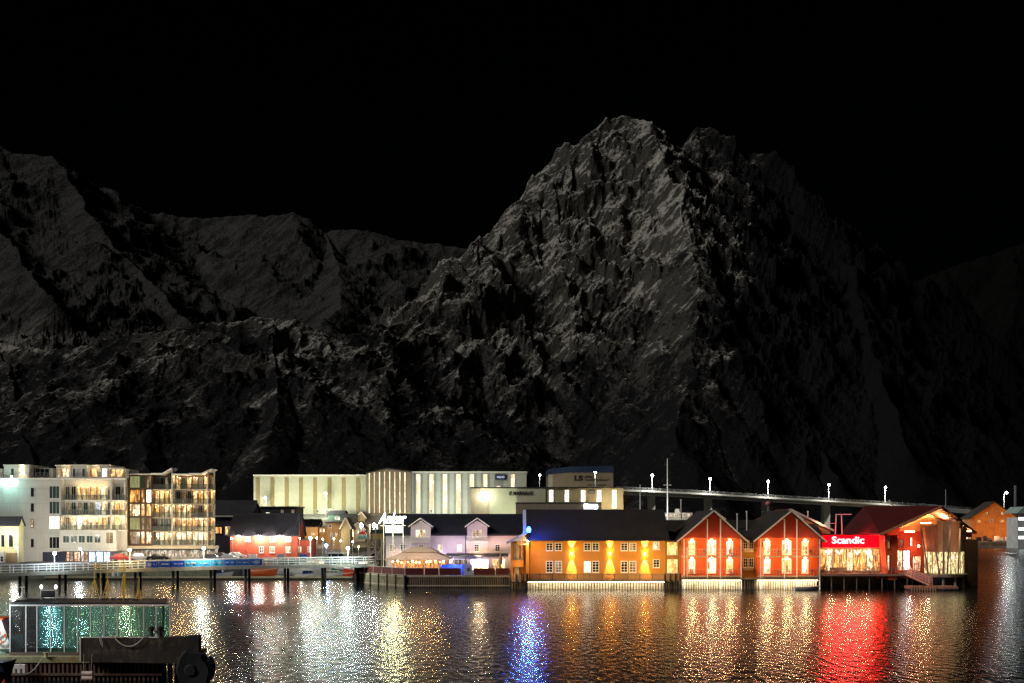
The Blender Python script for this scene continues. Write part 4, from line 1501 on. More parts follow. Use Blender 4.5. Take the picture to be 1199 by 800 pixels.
# small bulb lamps on posts along the back of the basin
for k, (px_, py_, Y_, pl) in enumerate(((351, 631, 236, 'right of the red annex'), (371, 630.5, 240, 'below the long-roofed ochre house'), (378, 632, 238, 'below the two bright windows'), (391, 631.5, 240, 'below the square ochre house'),
                                        (399, 634, 238, 'left of the pale yellow-green gable'), (413, 635, 240, 'right of the pale yellow-green gable'), (420, 641, 236, 'nearest the wooden scaffold'))):
    t = thing('quay_lamp', 'small warm lamp on a thin post ' + pl, 'lamp', (X(px_, Y_), Y_, 2.4), group='small lamps behind the boat basin')
    h = Z(py_, Y_) - 2.4
    MB().tube((0, 0, -0.2), (0, 0, h), 0.05, 0.035, 7).build('pole', STEEL, t)
    MB().ball((0, 0, h + 0.1), 0.15, 8, 6).build('lamp_globe', glow('quay_bulb_%d' % (k % 3), ((1, 0.75, 0.4), (1, 0.95, 0.85), (0.7, 0.85, 1.0))[k % 3], 40), t, smooth=True)
    lamp('POINT', (0, -0.6, h), 160, ((1, 0.75, 0.4), (1, 0.95, 0.85), (0.7, 0.85, 1.0))[k % 3], t)

# ---- scaffold tower with huts
t = thing('timber_scaffold', 'tall timber scaffold with stairs standing by the basin, left of the pink hotel', 'scaffold', (X(431, 206), 206, 0.0))
s = MB()
W_ = X(452, 206) - X(431, 206)
for a in (0, W_ * 0.42, W_ * 0.75, W_):
    for y_ in (0, 2.4):
        s.box(a - 0.1, a + 0.1, y_ - 0.1, y_ + 0.1, -1, Z(614, 206) if a in (0, W_ * 0.42) else Z(627, 206))
s.build('post', WOODP, t)
s = MB()
for zz in (Z(655, 206), Z(641, 206), Z(631, 206)):
    s.box(-0.1 if zz < 7 else -2.2, W_ + 0.1, -0.1, 2.5, zz - 0.1, zz)
s.build('platform', WOODP, t)
s = MB()
for (a, z0), (c, z1) in (((W_ * .42, Z(655, 206)), (W_ * .75, Z(641, 206))), ((W_ * .75, Z(641, 206)), (W_, Z(631, 206))), ((W_, Z(641, 206)), (W_ * .75, Z(631, 206))), ((0, Z(655, 206)), (W_ * .42, Z(641, 206))), ((0, Z(641, 206)), (W_ * .42, Z(631, 206))), ((W_ * .42, Z(641, 206)), (0, Z(631, 206)))):
    s.bar((a, -0.12, z0), (c, -0.12, z1), 0.06, 0.14)
s.build('brace', WOODP, t)
rail('railing', WOODP, t, -2.2, W_, -0.05, Z(631, 206), 0.9, 12, 2)
k = thing('kiosk', 'small turquoise kiosk with a red pyramid roof on the scaffold platform', 'kiosk', (X(424, 206.5), 207.2, Z(631, 206) + 0.003))
MB().box(-0.75, 0.75, -0.5, 0.5, -0.0, 0.5).build('counter', paint('turquoise', (0.1, 0.45, 0.45), 0.6), k)
MB().box(-0.7, 0.7, -0.45, 0.45, 0.502, 0.85).build('wall', WHITE, k)
m = MB()
for i in range(4):
    c = [(-0.85, -0.6, 0.852), (0.85, -0.6, 0.852), (0.85, 0.6, 0.852), (-0.85, 0.6, 0.852)]
    m.poly([c[i], c[(i + 1) % 4], (0, 0, 1.5)])
m.poly([(-0.85, -0.6, 0.852), (-0.85, 0.6, 0.852), (0.85, 0.6, 0.852), (0.85, -0.6, 0.852)])
m.build('roof', HR, k)
k = thing('hut', 'small yellow hut with a dark green roof on the top of the scaffold', 'hut', (X(441.5, 207), 207, Z(631, 206) + 0.003))
MB().box(-0.9, 1.1, -0.6, 0.9, 0, 0.95).build('wall', paint('yellow_boards', (0.6, 0.45, 0.06), 0.7, 'boards'), k)
MB().extrude([(-1.2, -0.8, 0.952), (1.4, -0.8, 0.952), (1.2, -0.8, 1.7), (-1.0, -0.8, 1.7)], (0, 1.9, 0)).build('roof', paint('green_roof', (0.03, 0.06, 0.045), 0.7), k)
for px_, lab in ((423, 'bare white lamp on top of the left scaffold mast'), (438, 'bare white lamp on top of the right scaffold mast')):
    t = thing('mast_lamp', lab, 'lamp', (X(px_, 208.6), 208.6, Z(631, 206)), group='white lamps over the scaffold')
    h = Z(616.5, 208.6) - Z(631, 206)
    MB().tube((0, 0, 0), (0, 0, h), 0.05, 0.04, 7).build('pole', STEEL, t)
    MB().ball((0, 0, h + 0.2), 0.32, sz=1.3).build('lamp_globe', glow('mast_bulb', (0.95, 1, 0.95), 25), t, smooth=True)
    lamp('POINT', (0, -0.6, h), 450, (0.9, 1.0, 0.95), t, size=0.2)

# ================================================================== industrial halls on the terrace
IY = 292
HG_ = paint('pale_green_ribbed', (0.46, 0.47, 0.36), 0.6, 'ribs', var=0.12, scale=2.0)
ST_ = paint('ochre_ribbed', (0.26, 0.21, 0.10), 0.6, 'ribs', var=0.15, scale=2.0)
b = Bld('industrial_hall', 'long pale yellow-green hall with darker vertical stripes on the terrace', 'industrial hall', 297, IY, 12.0)
zt = b.lz(557.5)
b.part('wall', MB().box(0, b.lx(428.5), 0, 30, -1, zt), HG_)
for i in range(8):
    a = 300 + i * 16.7
    b.part('stripe', MB().box(b.lx(a), b.lx(a + 4.5), -0.08, -0.002, -1, zt - 0.35), ST_)
b.part('roof', MB().box(-0.15, b.lx(428.5) - 0.003, -0.15, 30, zt + 0.003, zt + 0.35), TRIM)
m = MB().extrude([(b.lx(284), 1.5, -1), (-0.003, 1.5, -1), (-0.003, 1.5, b.lz(588)), (b.lx(284), 1.5, b.lz(597))], (0, 10, 0))
b.part('lean_to', m, paint('lean_to_tan', (0.4, 0.33, 0.2), 0.7, 'ribs'))
tag(rail('terrace_fence', STEEL, None, X(346, 287), X(430, 287), 287, 12.1, 1.3, 40, 3, 0.02, 0.05), 'thin wire fence on the terrace edge below the striped hall', 'fence')

b = Bld('corrugated_hall', 'brown corrugated hall with lit vertical window strips and a low pointed roof', 'industrial hall', 428.6, IY - 3, 12.0)
CG = paint('brown_ribbed', (0.24, 0.20, 0.14), 0.55, 'ribs', var=0.2, scale=3.0)
xm, x1 = b.lx(453), b.lx(481)
m = MB().extrude([(0, 0, -1), (x1, 0, -1), (x1, 0, b.lz(552.8)), (xm, 0, b.lz(549.3)), (0, 0, b.lz(555))], (0, 26, 0))
b.part('wall', m, CG)
m = MB()
m.extrude([(0, -0.2, b.lz(555) + 0.004), (xm, -0.2, b.lz(549.3) + 0.004), (x1, -0.2, b.lz(552.8) + 0.004), (x1, -0.2, b.lz(552.8) + 0.3), (xm, -0.2, b.lz(549.3) + 0.3), (0, -0.2, b.lz(555) + 0.3)], (0, 26.4, 0))
b.part('roof', m, BLACK)
STRIP = lit('strip_light', (1.0, 0.88, 0.58), 1.7, lo=0.6, scale=0.5)
for i in range(8):
    a = 431.6 + i * 5.95
    b.win(a, 552 + abs(a - 453) * 0.05, a + 1.9, 601, STRIP, CG, 1, 9, fw=0.06)

b = Bld('white_hall', 'white industrial hall with tall lit window strips and a small blue sign', 'industrial hall', 481, IY, 12.0)
zt = b.lz(553.5)
b.part('wall', MB().box(0.003, b.lx(616.5), 0, 28, -1, zt), paint('white_ribbed', (0.52, 0.53, 0.47), 0.55, 'ribs', var=0.1, scale=2.0))
b.part('roof', MB().box(0.003, b.lx(616.5) + 0.2, -0.2, 28.2, zt + 0.003, zt + 0.3), TRIM)
for i in range(7):
    a = 487 + i * 15.7
    b.part('panel', MB().box(b.lx(a - 2.6), b.lx(a + 8.2), -0.05, -0.002, -1, zt - 0.2), paint('grey_ribbed', (0.33, 0.33, 0.29), 0.6, 'ribs', scale=2.0))
    b.win(a, 555 if i < 6 else 569, a + 5.4, 601 if i < 4 else 571.5, STRIP, TRIM, 1, 4 if i < 4 else 2, d=-0.05)
b.win(598, 555, 603, 571.5, STRIP, TRIM, 1, 4)
s = thing('blue_sign', 'small dark blue sign with white lettering on the white hall', 'sign', (b.xa, IY, 12.0))
MB().box(b.lx(579.8), b.lx(592.5), -0.35, -0.06, b.lz(561.8), b.lz(555.8)).build('board', paint('sign_blue', (0.02, 0.02, 0.12), 0.4), s)
text('lettering', 'VOLVO', glow('sign_white', (0.8, 0.85, 1), 1.2), s, b.lx(581.6), b.lx(590.6), b.lz(560), -0.36, 0.03, height=0.55)

MGY = 262
b = Bld('workshop', 'pale workshop building with black roof-line lettering and a bright wall lamp', 'workshop', 551, MGY + 8, 4.0)
PG = paint('pale_green_wall', (0.50, 0.50, 0.36), 0.7, var=0.12)
YW = paint('yellow_wall', (0.50, 0.42, 0.24), 0.7, var=0.12)
zt = b.lz(571.8)
b.part('wall', MB().box(0, b.lx(639), 0, 12, -2, zt), PG)
b.part('wall', MB().box(b.lx(639) + 0.003, b.lx(730), 0.2, 12, -2, zt + 0.05), YW)
b.part('roof', MB().box(-0.2, b.lx(730) + 0.15, -0.2, 12.2, zt + 0.06, zt + 0.3), BLACK)
b.part('side_panel', MB().box(0, b.lx(573), -0.06, -0.003, -2, zt - 0.1), paint('tan_wall', (0.36, 0.31, 0.22), 0.7, var=0.2))
for i, a in enumerate((642.5, 661, 680, 698.5, 716.5)):
    b.win(a, 573.5, a + 5.6, 588 if i < 4 else 595.5, W_WHITE, TRIM, 1, 3, d=0.2)
    wash((b.lx(a + 8), -4, 10.5), 420, (1, 0.82, 0.5), b.root)
m = MB().box(b.lx(562.5), b.lx(570.5), -0.5, -0.07, b.lz(583.5), b.lz(579)).build('wall_lamp', BULB, b.root)
lamp('POINT', (b.lx(567), -2.2, b.lz(581)), 900, (1, 1, 0.8), b.root)
s = thing('wall_lettering', 'black company lettering on the pale green workshop wall', 'sign', (b.xa, MGY + 8, 4.0))
text('lettering', 'Ø.MARHAUG', paint('black_letters', (0.01, 0.01, 0.01), 0.5), s, b.lx(596), b.lx(624.5), b.lz(580.3), -0.03, 0.06, bold=0.02, height=1.0)
s2 = s
s = thing('grey_sign', 'small grey framed sign between the window strips of the yellow wall', 'sign', (b.xa, MGY + 8.2, 4.0))
MB().box(b.lx(689), b.lx(696.5), -0.1, -0.004, b.lz(578), b.lz(573.5)).build('board', paint('sign_grey', (0.15, 0.14, 0.12), 0.5), s)
text('lettering', 'auk', WHITE, s, b.lx(690.4), b.lx(695.2), b.lz(577), -0.11, 0.03, height=0.45)
b2 = Bld('flat_extension', 'long low tan extension with a lit white sign in front of the yellow workshop wall', 'workshop', 604, MGY, 3.0)
b2.part('wall', MB().box(0, b2.lx(704), 0, 6, -2, b2.lz(589.3)), paint('tan_panel', (0.26, 0.22, 0.16), 0.7, 'ribs', var=0.2))
b2.part('roof', MB().box(-0.1, b2.lx(704) + 0.1, -0.15, 6.1, b2.lz(589.3) + 0.003, b2.lz(588.4)), BLACK)
s = thing('lit_sign', 'glaring white illuminated sign on the low tan extension', 'sign', (b2.xa, MGY, 3.0))
text('lettering', 'Coop', glow('sign_hot', (0.92, 0.95, 1), 10), s, b2.lx(683.3), b2.lx(700), b2.lz(596.2), -0.15, 0.12, bold=0.05, height=1.25)
MB().box(b2.lx(683.3), b2.lx(700), -0.1, -0.004, b2.lz(596.6), b2.lz(590.3)).build('board', glow('sign_back', (0.8, 0.88, 1), 0.9), s)

b = Bld('tan_hall', 'big tan hall with a dark blue top band and black lettering', 'industrial hall', 642, 312, 13.0)
TN = paint('tan_ribbed', (0.30, 0.23, 0.15), 0.6, 'ribs', var=0.15, scale=2.0)
NB = paint('navy_band', (0.02, 0.035, 0.08), 0.6, var=0.15)
x0, xk, x1 = 0, b.lx(667), b.lx(718)
m = MB().extrude([(x0, 0, -3), (x1, 0, -3), (x1, 0, b.lz(553.4)), (xk, 0, b.lz(553.4)), (x0, 0, b.lz(555.6))], (0, 20, 0))
b.part('wall', m, TN)
m = MB().extrude([(x0 - 0.1, -0.1, b.lz(555.6) + 0.003), (xk, -0.1, b.lz(553.4) + 0.003), (x1 + 0.1, -0.1, b.lz(553.4) + 0.003), (x1 + 0.1, -0.1, b.lz(545.5)), (xk, -0.1, b.lz(546.5)), (x0 - 0.1, -0.1, b.lz(549.3))], (0, 20.2, 0))
b.part('top_band', m, NB)
b.part('corner', MB().box(0.0, b.lx(647), -0.06, -0.003, -3, b.lz(556)), paint('pale_corner', (0.45, 0.42, 0.32), 0.6))
s = thing('hall_lettering', 'black logo and lettering on the tan hall', 'sign', (b.xa, 312, 13.0))
BL_ = paint('black_letters', (0.01, 0.01, 0.01), 0.5)
text('logo', 'LS', BL_, s, b.lx(672.5), b.lx(682.5), b.lz(563.2), -0.03, 0.06, bold=0.06, height=1.5)
text('lettering', 'Lofoten', BL_, s, b.lx(685), b.lx(694), b.lz(559.7), -0.03, 0.06, height=0.75)
text('lettering', 'Sveiseindustri', BL_, s, b.lx(685), b.lx(713), b.lz(563.4), -0.03, 0.06, height=0.72)
text('lettering', 'AS Verksted', BL_, s, b.lx(688), b.lx(709), b.lz(569), -0.03, 0.06, height=0.5)
# floodlights on the ground in front of the lit halls
for k, (px_, py_, Y_, pw, c, lab) in enumerate(((330, 600, 280, 2400, (1, 0.95, 0.6), 'ground floodlight at the left of the striped hall'), (372, 598, 280, 3600, (0.9, 1.0, 0.62), 'ground floodlight at the right of the striped hall'),
                                             (455, 602, 278, 1500, (1, 0.85, 0.55), 'ground floodlight before the corrugated hall'), (505, 602, 279, 2400, (0.85, 1, 0.9), 'ground floodlight before the left of the white hall'),
                                             (540, 604, 281, 2400, (0.95, 1, 0.75), 'ground floodlight before the middle of the white hall'), (600, 603, 262, 1400, (0.9, 1, 0.7), 'ground floodlight before the pale workshop'))):
    t = thing('floodlight', lab, 'floodlight', (X(px_, Y_), Y_, 9.6 if Y_ < 270 else 12.1), group='floodlights before the halls')
    MB().tube((0, 0, -1.5), (0, 0, 0.6), 0.05, n=6).build('stand', STEEL, t)
    MB().box(-0.25, 0.25, -0.12, 0.1, 0.602, 0.95).build('housing', STEEL, t)
    lamp('SPOT', (0, 0.25, 0.8), pw * (1.15 if k < 2 else 1.6), c, t, aim=(0, 1, 0.42), cone=150, blend=0.6, size=0.3)
# ================================================================== pink-white harbour hotel and its restaurant terrace
PK = paint('pale_pink_boards', (0.52, 0.44, 0.47), 0.75, 'boards', var=0.12, scale=1.2)
b = Bld('harbour_hotel', 'pale pink harbour hotel with two gabled dormers and skylights in a dark roof', 'hotel', 452, 194, 1.4)
L_ = b.lx(616)
gable_shell(b, 0, L_, 0, 11, b.lz(626.2), b.lz(603.3, d=5.5), 'x', PK, paint('slate_blue_roof', (0.025, 0.027, 0.038), 0.6, 'hboards', var=0.35), over=0.35)
for a, c in ((478.5, 507), (544.5, 573)):
    x0, x1 = b.lx(a) , b.lx(c)
    m = MB()
    xm = (x0 + x1) / 2
    m.extrude([(x0 + 0.4, -0.5, b.lz(634.5)), (x1 - 0.4, -0.5, b.lz(634.5)), (x1 - 0.4, -0.5, b.lz(616.5)), (xm, -0.5, b.lz(609.5)), (x0 + 0.4, -0.5, b.lz(616.5))], (0, 5, 0))
    dm = b.part('dormer', m, PK)
    r = MB()
    for sg, xe in ((-1, x0), (1, x1)):
        pts = [(xe, -0.95, b.lz(617.5)), (xe, -0.95, b.lz(617.5) + 0.2), (xm, -0.95, b.lz(607.6) + 0.2), (xm, -0.95, b.lz(607.6))]
        if sg > 0: pts = pts[::-1]
        r.extrude(pts, (0, 5.6, 0))
    r.build('roof', TRIM, dm)
    window(dm, xm - 0.85, b.lz(629.5), 1.7, 1.35, -0.5, W_CREAM if a < 500 else ROOMW['c'], TRIM, 3, 3)
    bl = b.part('balcony', MB().box(x0 + 0.3, x1 - 0.3, -1.5, -0.502, b.lz(634.9), b.lz(634.2)), TRIM)
    g = MB()
    k = 20
    for i in range(k + 1):
        xx = x0 + 0.35 + (x1 - x0 - 0.7) * i / k
        g.box(xx - 0.02, xx + 0.02, -1.5, -1.46, b.lz(634.2), b.lz(628.3))
    g.box(x0 + 0.3, x1 - 0.3, -1.52, -1.44, b.lz(628.3), b.lz(628.3) + 0.06)
    for xx in (x0 + 0.33, x1 - 0.33):
        g.bar((xx, -1.4, b.lz(634.8)), (xx, -0.02, b.lz(643)), 0.08, 0.1)
    g.build('railing', TRIM, bl)
for a, k, n in ((456, 'd', 2), (468.5, 'k', 2), (490, 'd', 2), (512, 'c', 2), (535, 'b', 2), (555, 'k', 2), (579.5, 'k', 2)):
    b.win(a, 637.5, a + 6.2, 645.8, ROOMW[k], TRIM, n, 3)
for a in (498 + 9.5, 525.2 - 0.5, 579, 597.5):
    r = MB().bar((b.lx(a), 1.2, b.lz(622.5) - 0.05), (b.lx(a), 2.9, b.lz(617, d=2.9)), 0.95, 0.06)
    b.part('skylight', r, STEEL if a < 590 else W_CREAM)
b.part('drainpipe', MB().tube((b.lx(545.3), -0.08, 0), (b.lx(545.3), -0.08, b.lz(627)), 0.07, n=8), BLACK)
# ground-floor veranda on the right
b.part('veranda_roof', MB().extrude([(b.lx(523), -3.2, b.lz(651)), (b.lx(523), 0, b.lz(648)), (b.lx(523), 0, b.lz(649.5)), (b.lx(523), -3.2, b.lz(652.3))], (b.lx(595) - b.lx(523), 0, 0)), ROOFD)
b.win(551, 654.5, 572, 668, lit('open_doors', (1, 0.85, 0.5), 7, lo=0.5), TRIM, 3, 1, name='glass_door')
b.win(526, 655, 548, 668, ROOMW['d'], TRIM, 4, 1)
b.win(576, 655, 592, 668, ROOMW['w'], TRIM, 3, 1)
lamp('POINT', (b.lx(561), -2.5, 3.3), 500, (1, 0.65, 0.28), b.root)
wash((b.lx(530), -4, 3.5), 420, (0.75, 0.65, 1.0), b.root)
for a, pw, c in ((470, 500, (1, 0.68, 0.5)), (500, 420, (0.9, 0.72, 0.95)), (525, 560, (0.78, 0.72, 1.0)), (560, 420, (0.9, 0.7, 1)), (590, 600, (1, 0.62, 0.35))):
    lamp('SPOT', (b.lx(a), -5.2, 2.0), pw * 2.6, c, b.root, aim=(0, 1, 0.75), cone=120, blend=0.8, size=0.3)

# big glaring script sign on the roof edge, on its frame
t = thing('roof_sign', 'big glaring white script sign above the left end of the pink hotel', 'sign', (X(443, 190.5), 190.5, 6.4))
zb_ = lambda py: Z(py, 190.5) - 6.4
xx_ = lambda px: X(px, 190.5) - X(443, 190.5)
HOT = glow('sign_script', (0.90, 1.0, 0.96), 5)
text('lettering', 'Anker', HOT, t, xx_(443), xx_(476), zb_(613.5), -0.2, 0.12, bold=0.02, shear=0.45, height=1.9)
MB().box(xx_(451.5), xx_(471), -0.1, 0.05, zb_(624), zb_(615.8)).build('lower_panel', glow('sign_panel', (0.93, 1, 0.98), 2.0), t)
fr = MB()
for a in (449, 460, 472):
    fr.box(xx_(a) - 0.05, xx_(a) + 0.05, 0.06, 0.16, -5.0, zb_(608))
fr.box(xx_(445), xx_(475), 0.06, 0.16, zb_(616), zb_(615.4))
fr.build('frame', TRIM, t)
lamp('POINT', (xx_(461), -1.6, zb_(615)), 1100, (1, 0.95, 0.4), t, size=0.6)

# timber quay under the terrace
QT = paint('terrace_planks', (0.25, 0.19, 0.13), 0.8, 'boards', var=0.35, scale=1.4)
QP = [(X(415, 186), 186.0), (X(474, 174), 174.0), (X(600, 174), 174.0)]
QZ = 1.85
t = thing('timber_quay', 'angled timber quay with plank facing carrying the restaurant terrace', 'quay', (QP[0][0], QP[0][1], 0))
ox, oy = QP[0]
m = MB()
m.extrude([(0, 0, QZ - 0.25), (QP[1][0] - ox, QP[1][1] - oy, QZ - 0.25), (QP[2][0] - ox, QP[2][1] - oy, QZ - 0.25), (QP[2][0] - ox, 195 - oy, QZ - 0.25), (0.2, 195 - oy, QZ - 0.25)], (0, 0, 0.25))
m.build('deck', QT, t)
m = MB()
m.extrude([(0.2, 0.35, -2), (QP[1][0] - ox, QP[1][1] - oy + 0.35, -2), (QP[2][0] - ox, QP[2][1] - oy + 0.35, -2), (QP[2][0] - ox, 6, -2), (0.4, 6, -2)], (0, 0, QZ + 1.74))
m.build('core', PILE, t)


def planks(parent, A, B, z0, z1, step, mat, name='plank_facing', jit=0.12, w=0.7, seed=1, thick=0.09):
    rr = random.Random(seed)
    A, B = Vector(A), Vector(B)
    d = (B - A)
    n = int(d.length / step)
    u = d.normalized()
    nrm = Vector((u.y, -u.x, 0))
    m = MB()
    for i in range(n):
        c = A + d * ((i + 0.5) / n)
        hw = step * w / 2
        j = rr.uniform(-jit, jit)
        lo = z0 + rr.uniform(-0.1, 0.1)
        p = c - u * hw
        q = c + u * hw
        ox_ = nrm * (0.02 + rr.uniform(0, 0.04))
        m.extrude([(p.x + ox_.x, p.y + ox_.y, lo), (q.x + ox_.x, q.y + ox_.y, lo), (q.x + ox_.x, q.y + ox_.y, z1 + j), (p.x + ox_.x, p.y + ox_.y, z1 + j)], (nrm.x * thick, nrm.y * thick, 0))
    return m.build(name, mat, parent)


P0, P1, P2 = Vector((0, 0, 0)), Vector((QP[1][0] - ox, QP[1][1] - oy, 0)), Vector((QP[2][0] - ox, QP[2][1] - oy, 0))
STN = paint('green_stained_planks', (0.22, 0.19, 0.12), 0.85, 'boards', var=0.45, wear=(0.09, 0.10, 0.05))
planks(t, P0, P1, -1.5, QZ - 0.28, 0.9, STN, jit=0.02, w=0.98, seed=3)
planks(t, P1, P2, -1.5, QZ - 0.3, 0.34, WOODD, jit=0.1, w=0.62, seed=4)
m = MB()
for A_, B_ in ((P0, P1), (P1, P2)):
    m.bar((A_.x, A_.y - 0.15, QZ - 0.12), (B_.x, B_.y - 0.15, QZ - 0.12), 0.12, 0.2)
    m.bar((A_.x, A_.y - 0.2, 0.35), (B_.x, B_.y - 0.2, 0.35), 0.1, 0.2)
m.build('waling', WOODP, t)
for i in range(7):
    c = P0 + (P1 - P0) * (i / 6)
    MB().tube((c.x, c.y - 0.3, -2), (c.x, c.y - 0.3, QZ + 0.1), 0.16, 0.15, 9).build('pile', PILE, t)

# terrace windbreak banners and masts
BURG = paint('burgundy_cloth', (0.12, 0.022, 0.02), 0.75, var=0.25)
edge = [(417, 185.6), (427, 183.6), (437, 181.6), (447, 179.6), (459, 177.2), (474, 174.3), (497, 174.25), (514, 174.25), (540, 174.25), (554, 174.25), (580, 174.25), (597, 174.25)]
for i, ((a, ya), (c, yc)) in enumerate(zip(edge, edge[1:])):
    if i == 8:
        continue
    A = Vector((X(a, ya), ya, QZ))
    C = Vector((X(c, yc), yc, QZ))
    w = (C - A).length
    pos = ['leftmost on the angled quay edge', 'second from the left on the angled quay edge', 'third from the left on the angled quay edge', 'fourth from the left on the angled quay edge',
           'last before the quay corner', 'with pale script, just right of the corner', 'before the striped tent', 'before the blue tarpaulin', '', 'left one right of the white-blue board', 'nearest the orange hotel'][i]
    rt = thing('windbreak', 'burgundy cloth windbreak ' + pos, 'windbreak', tuple(A), math.atan2(C.y - A.y, C.x - A.x), 'burgundy windbreaks round the restaurant terrace')
    MB().box(0.08, w - 0.08, -0.02, 0.02, 0.12, 1.15).build('cloth', BURG, rt)
    m = MB().tube((0.04, 0, 0), (0.04, 0, 1.3 if i % 2 else 2.0), 0.045, n=7).tube((0.05, 0, 1.2), (w - 0.05, 0, 1.2), 0.025, n=5).tube((0.05, 0, 0.1), (w - 0.05, 0, 0.1), 0.02, n=5)
    m.build('post', TRIM, rt)
for px_, top, lab in ((475, 653, 'white flag mast at the quay corner'), (514, 655, 'white flag mast before the blue tarpaulin'), (540.5, 655, 'white flag mast beside the white-blue board'), (591.5, 652, 'white flag mast next to the orange annex')):
    t = thing('terrace_mast', lab, 'mast', (X(px_, 173.85), 173.85 + 0.55, QZ), group='white masts along the terrace edge')
    MB().tube((0, 0, 0), (0, 0, Z(top, 174) - QZ), 0.09, 0.055, 8).build('pole', WHITE, t)
    MB().ball((0, 0, Z(top, 174) - QZ + 0.03), 0.09, 8, 6).build('cap', WHITE, t)
t = thing('menu_board', 'white and pale blue board standing at the terrace edge between two windbreaks', 'board', (X(543, 174.4), 174.4, QZ))
MB().box(0, X(553, 174) - X(543, 174), -0.05, 0.05, 0.1, 1.75).build('panel', paint('pale_blue_panel', (0.45, 0.48, 0.75), 0.5), t)
MB().box(0.5, 0.95, -0.07, -0.053, 0.7, 1.2).build('print', paint('print_grey', (0.12, 0.12, 0.2), 0.5), t)
m = MB()
for a in (0.05, X(553, 174) - X(543, 174) - 0.05):
    m.box(a - 0.04, a + 0.04, -0.04, 0.04, 0, 1.9)
m.build('leg', TRIM, t)

# restaurant pavilion with two-tier fabric roof
t = thing('restaurant_pavilion', 'glowing restaurant tent with a stepped cream roof and strings of warm bulbs on the terrace', 'pavilion', (X(453, 182), 182, QZ))
wx_ = lambda px: X(px, 182) - X(453, 182)
wz_ = lambda py: Z(py, 182) - QZ
CV = paint('cream_canvas', (0.55, 0.44, 0.33), 0.8, var=0.15)
W2 = wx_(525)
m = MB()


def hip(m, x0, x1, y0, y1, z0, ix, iy, z1, t_=0.08):
    A = [(x0, y0, z0), (x1, y0, z0), (x1, y1, z0), (x0, y1, z0)]
    B = [(x0 + ix, y0 + iy, z1), (x1 - ix, y0 + iy, z1), (x1 - ix, y1 - iy, z1), (x0 + ix, y1 - iy, z1)]
    for i in range(4):
        j = (i + 1) % 4
        m.poly([A[i], A[j], B[j], B[i]])
        m.poly([(p[0], p[1], p[2] - t_) for p in (B[i], B[j], A[j], A[i])])
    m.poly(B)
    m.poly([(p[0], p[1], p[2] - t_) for p in A[::-1]])


hip(m, -0.3, W2 + 0.3, -0.3, 8.5, wz_(654.5), 2.4, 1.5, wz_(647.5))
rf = m.build('lower_canopy', CV, t)
m = MB()
hip(m, wx_(468), wx_(512), 1.0, 7, wz_(646.5), 1.6, 1.6, wz_(641.5))
m.build('upper_canopy', CV, t)
m = MB()
for i in range(26):
    a = -0.3 + (W2 + 0.6) * i / 26
    m.box(a, a + (W2 + .6) / 26 * 0.94, -0.34, -0.31, wz_(656.3), wz_(654.4))
m.build('valance', CV, rf)
for i in range(9):
    a = W2 * i / 8
    MB().box(a - 0.06, a + 0.06, -0.06, 0.06, 0, wz_(655)).build('post', WOODP, t)
GLW = lit('tent_glow', (1.0, 0.46, 0.18), 1.7, lo=0.25, scale=1.6)
m = MB().box(0.3, W2 - 0.3, 5.0, 5.1, 0, wz_(655))
m.build('back_wall', paint('warm_panels', (0.4, 0.2, 0.1), 0.7, 'boards'), t)
for i in range(7):
    a = 0.5 + i * (W2 - 1) / 7
    window(t, a, 0.7, (W2 - 1) / 7 - 0.25, wz_(656) - 1.0, 4.98, GLW, WOODP, 2, 1)
for i in range(3):
    lamp('SPOT', (W2 * (i + 0.5) / 3, -4.0, 4.6), 520, (1, 0.72, 0.5), t, aim=(0, 1, -0.05), cone=110, size=0.3)  # unseen spots added to warm the canvas roof
rr = random.Random(3)
for i in range(12):
    a = 0.5 + (W2 - 1) * (i + rr.uniform(0.2, 0.8)) / 12
    MB().ball((a, 0.7 + rr.uniform(0, 2.5), wz_(657.2) - rr.uniform(0, 0.3)), rr.uniform(0.07, 0.14), 8, 6).build('hanging_bulb', glow('tent_bulb', (1, 0.55, 0.12), 90), t, smooth=True)
for i in range(4):
    lamp('POINT', (W2 * (i + 0.5) / 4, 2.4, 1.9), 230, (1, 0.5, 0.22), t)
m = MB()
for i in range(8):
    a = W2 * i / 8
    m.bar((a + 0.1, -0.05, 0.05), (a + W2 / 8 - 0.1, -0.05, 0.05), 0.04, 0.05)
    m.bar((a + 0.1, -0.05, 0.8), (a + W2 / 8 - 0.1, -0.05, 0.8), 0.04, 0.05)
m.build('sill', WOODP, t)
# parasols and the blue tarpaulin
for px_, Y_, h, rw, lab, c in ((545, 180, 3.1, 1.9, 'wide cream parasol open beside the glaring doors', CV), (586, 183, 3.3, 0.45, 'closed cream parasol standing near the orange annex', CV)):
    t = thing('parasol', lab, 'parasol', (X(px_, Y_), Y_, QZ))
    MB().tube((0, 0, 0), (0, 0, h), 0.04, n=8).build('pole', WOODP, t)
    m = MB()
    if rw > 1:
        m.lathe([(rw, h - 0.55), (rw * 0.5, h - 0.18), (0.02, h), (0.02, h - 0.06), (rw * 0.5, h - 0.24), (rw * 0.99, h - 0.6)], n=8)
    else:
        m.lathe([(0.02, h + 0.1), (0.16, h - 0.5), (0.34, h - 1.4), (0.2, h - 1.9), (0.02, h - 1.9)], n=8)
    m.build('canopy', c, t)
    MB().box(-0.4, 0.4, -0.4, 0.4, 0, 0.1).build('base', CONCP, t)
t = thing('covered_seating', 'blue tarpaulin spread over stacked terrace furniture', 'tarpaulin', (X(515, 176.5), 176.5, QZ))
w = X(549, 176.5) - X(515, 176.5)
m = MB()
nx, ny = 16, 6
rr = random.Random(9)
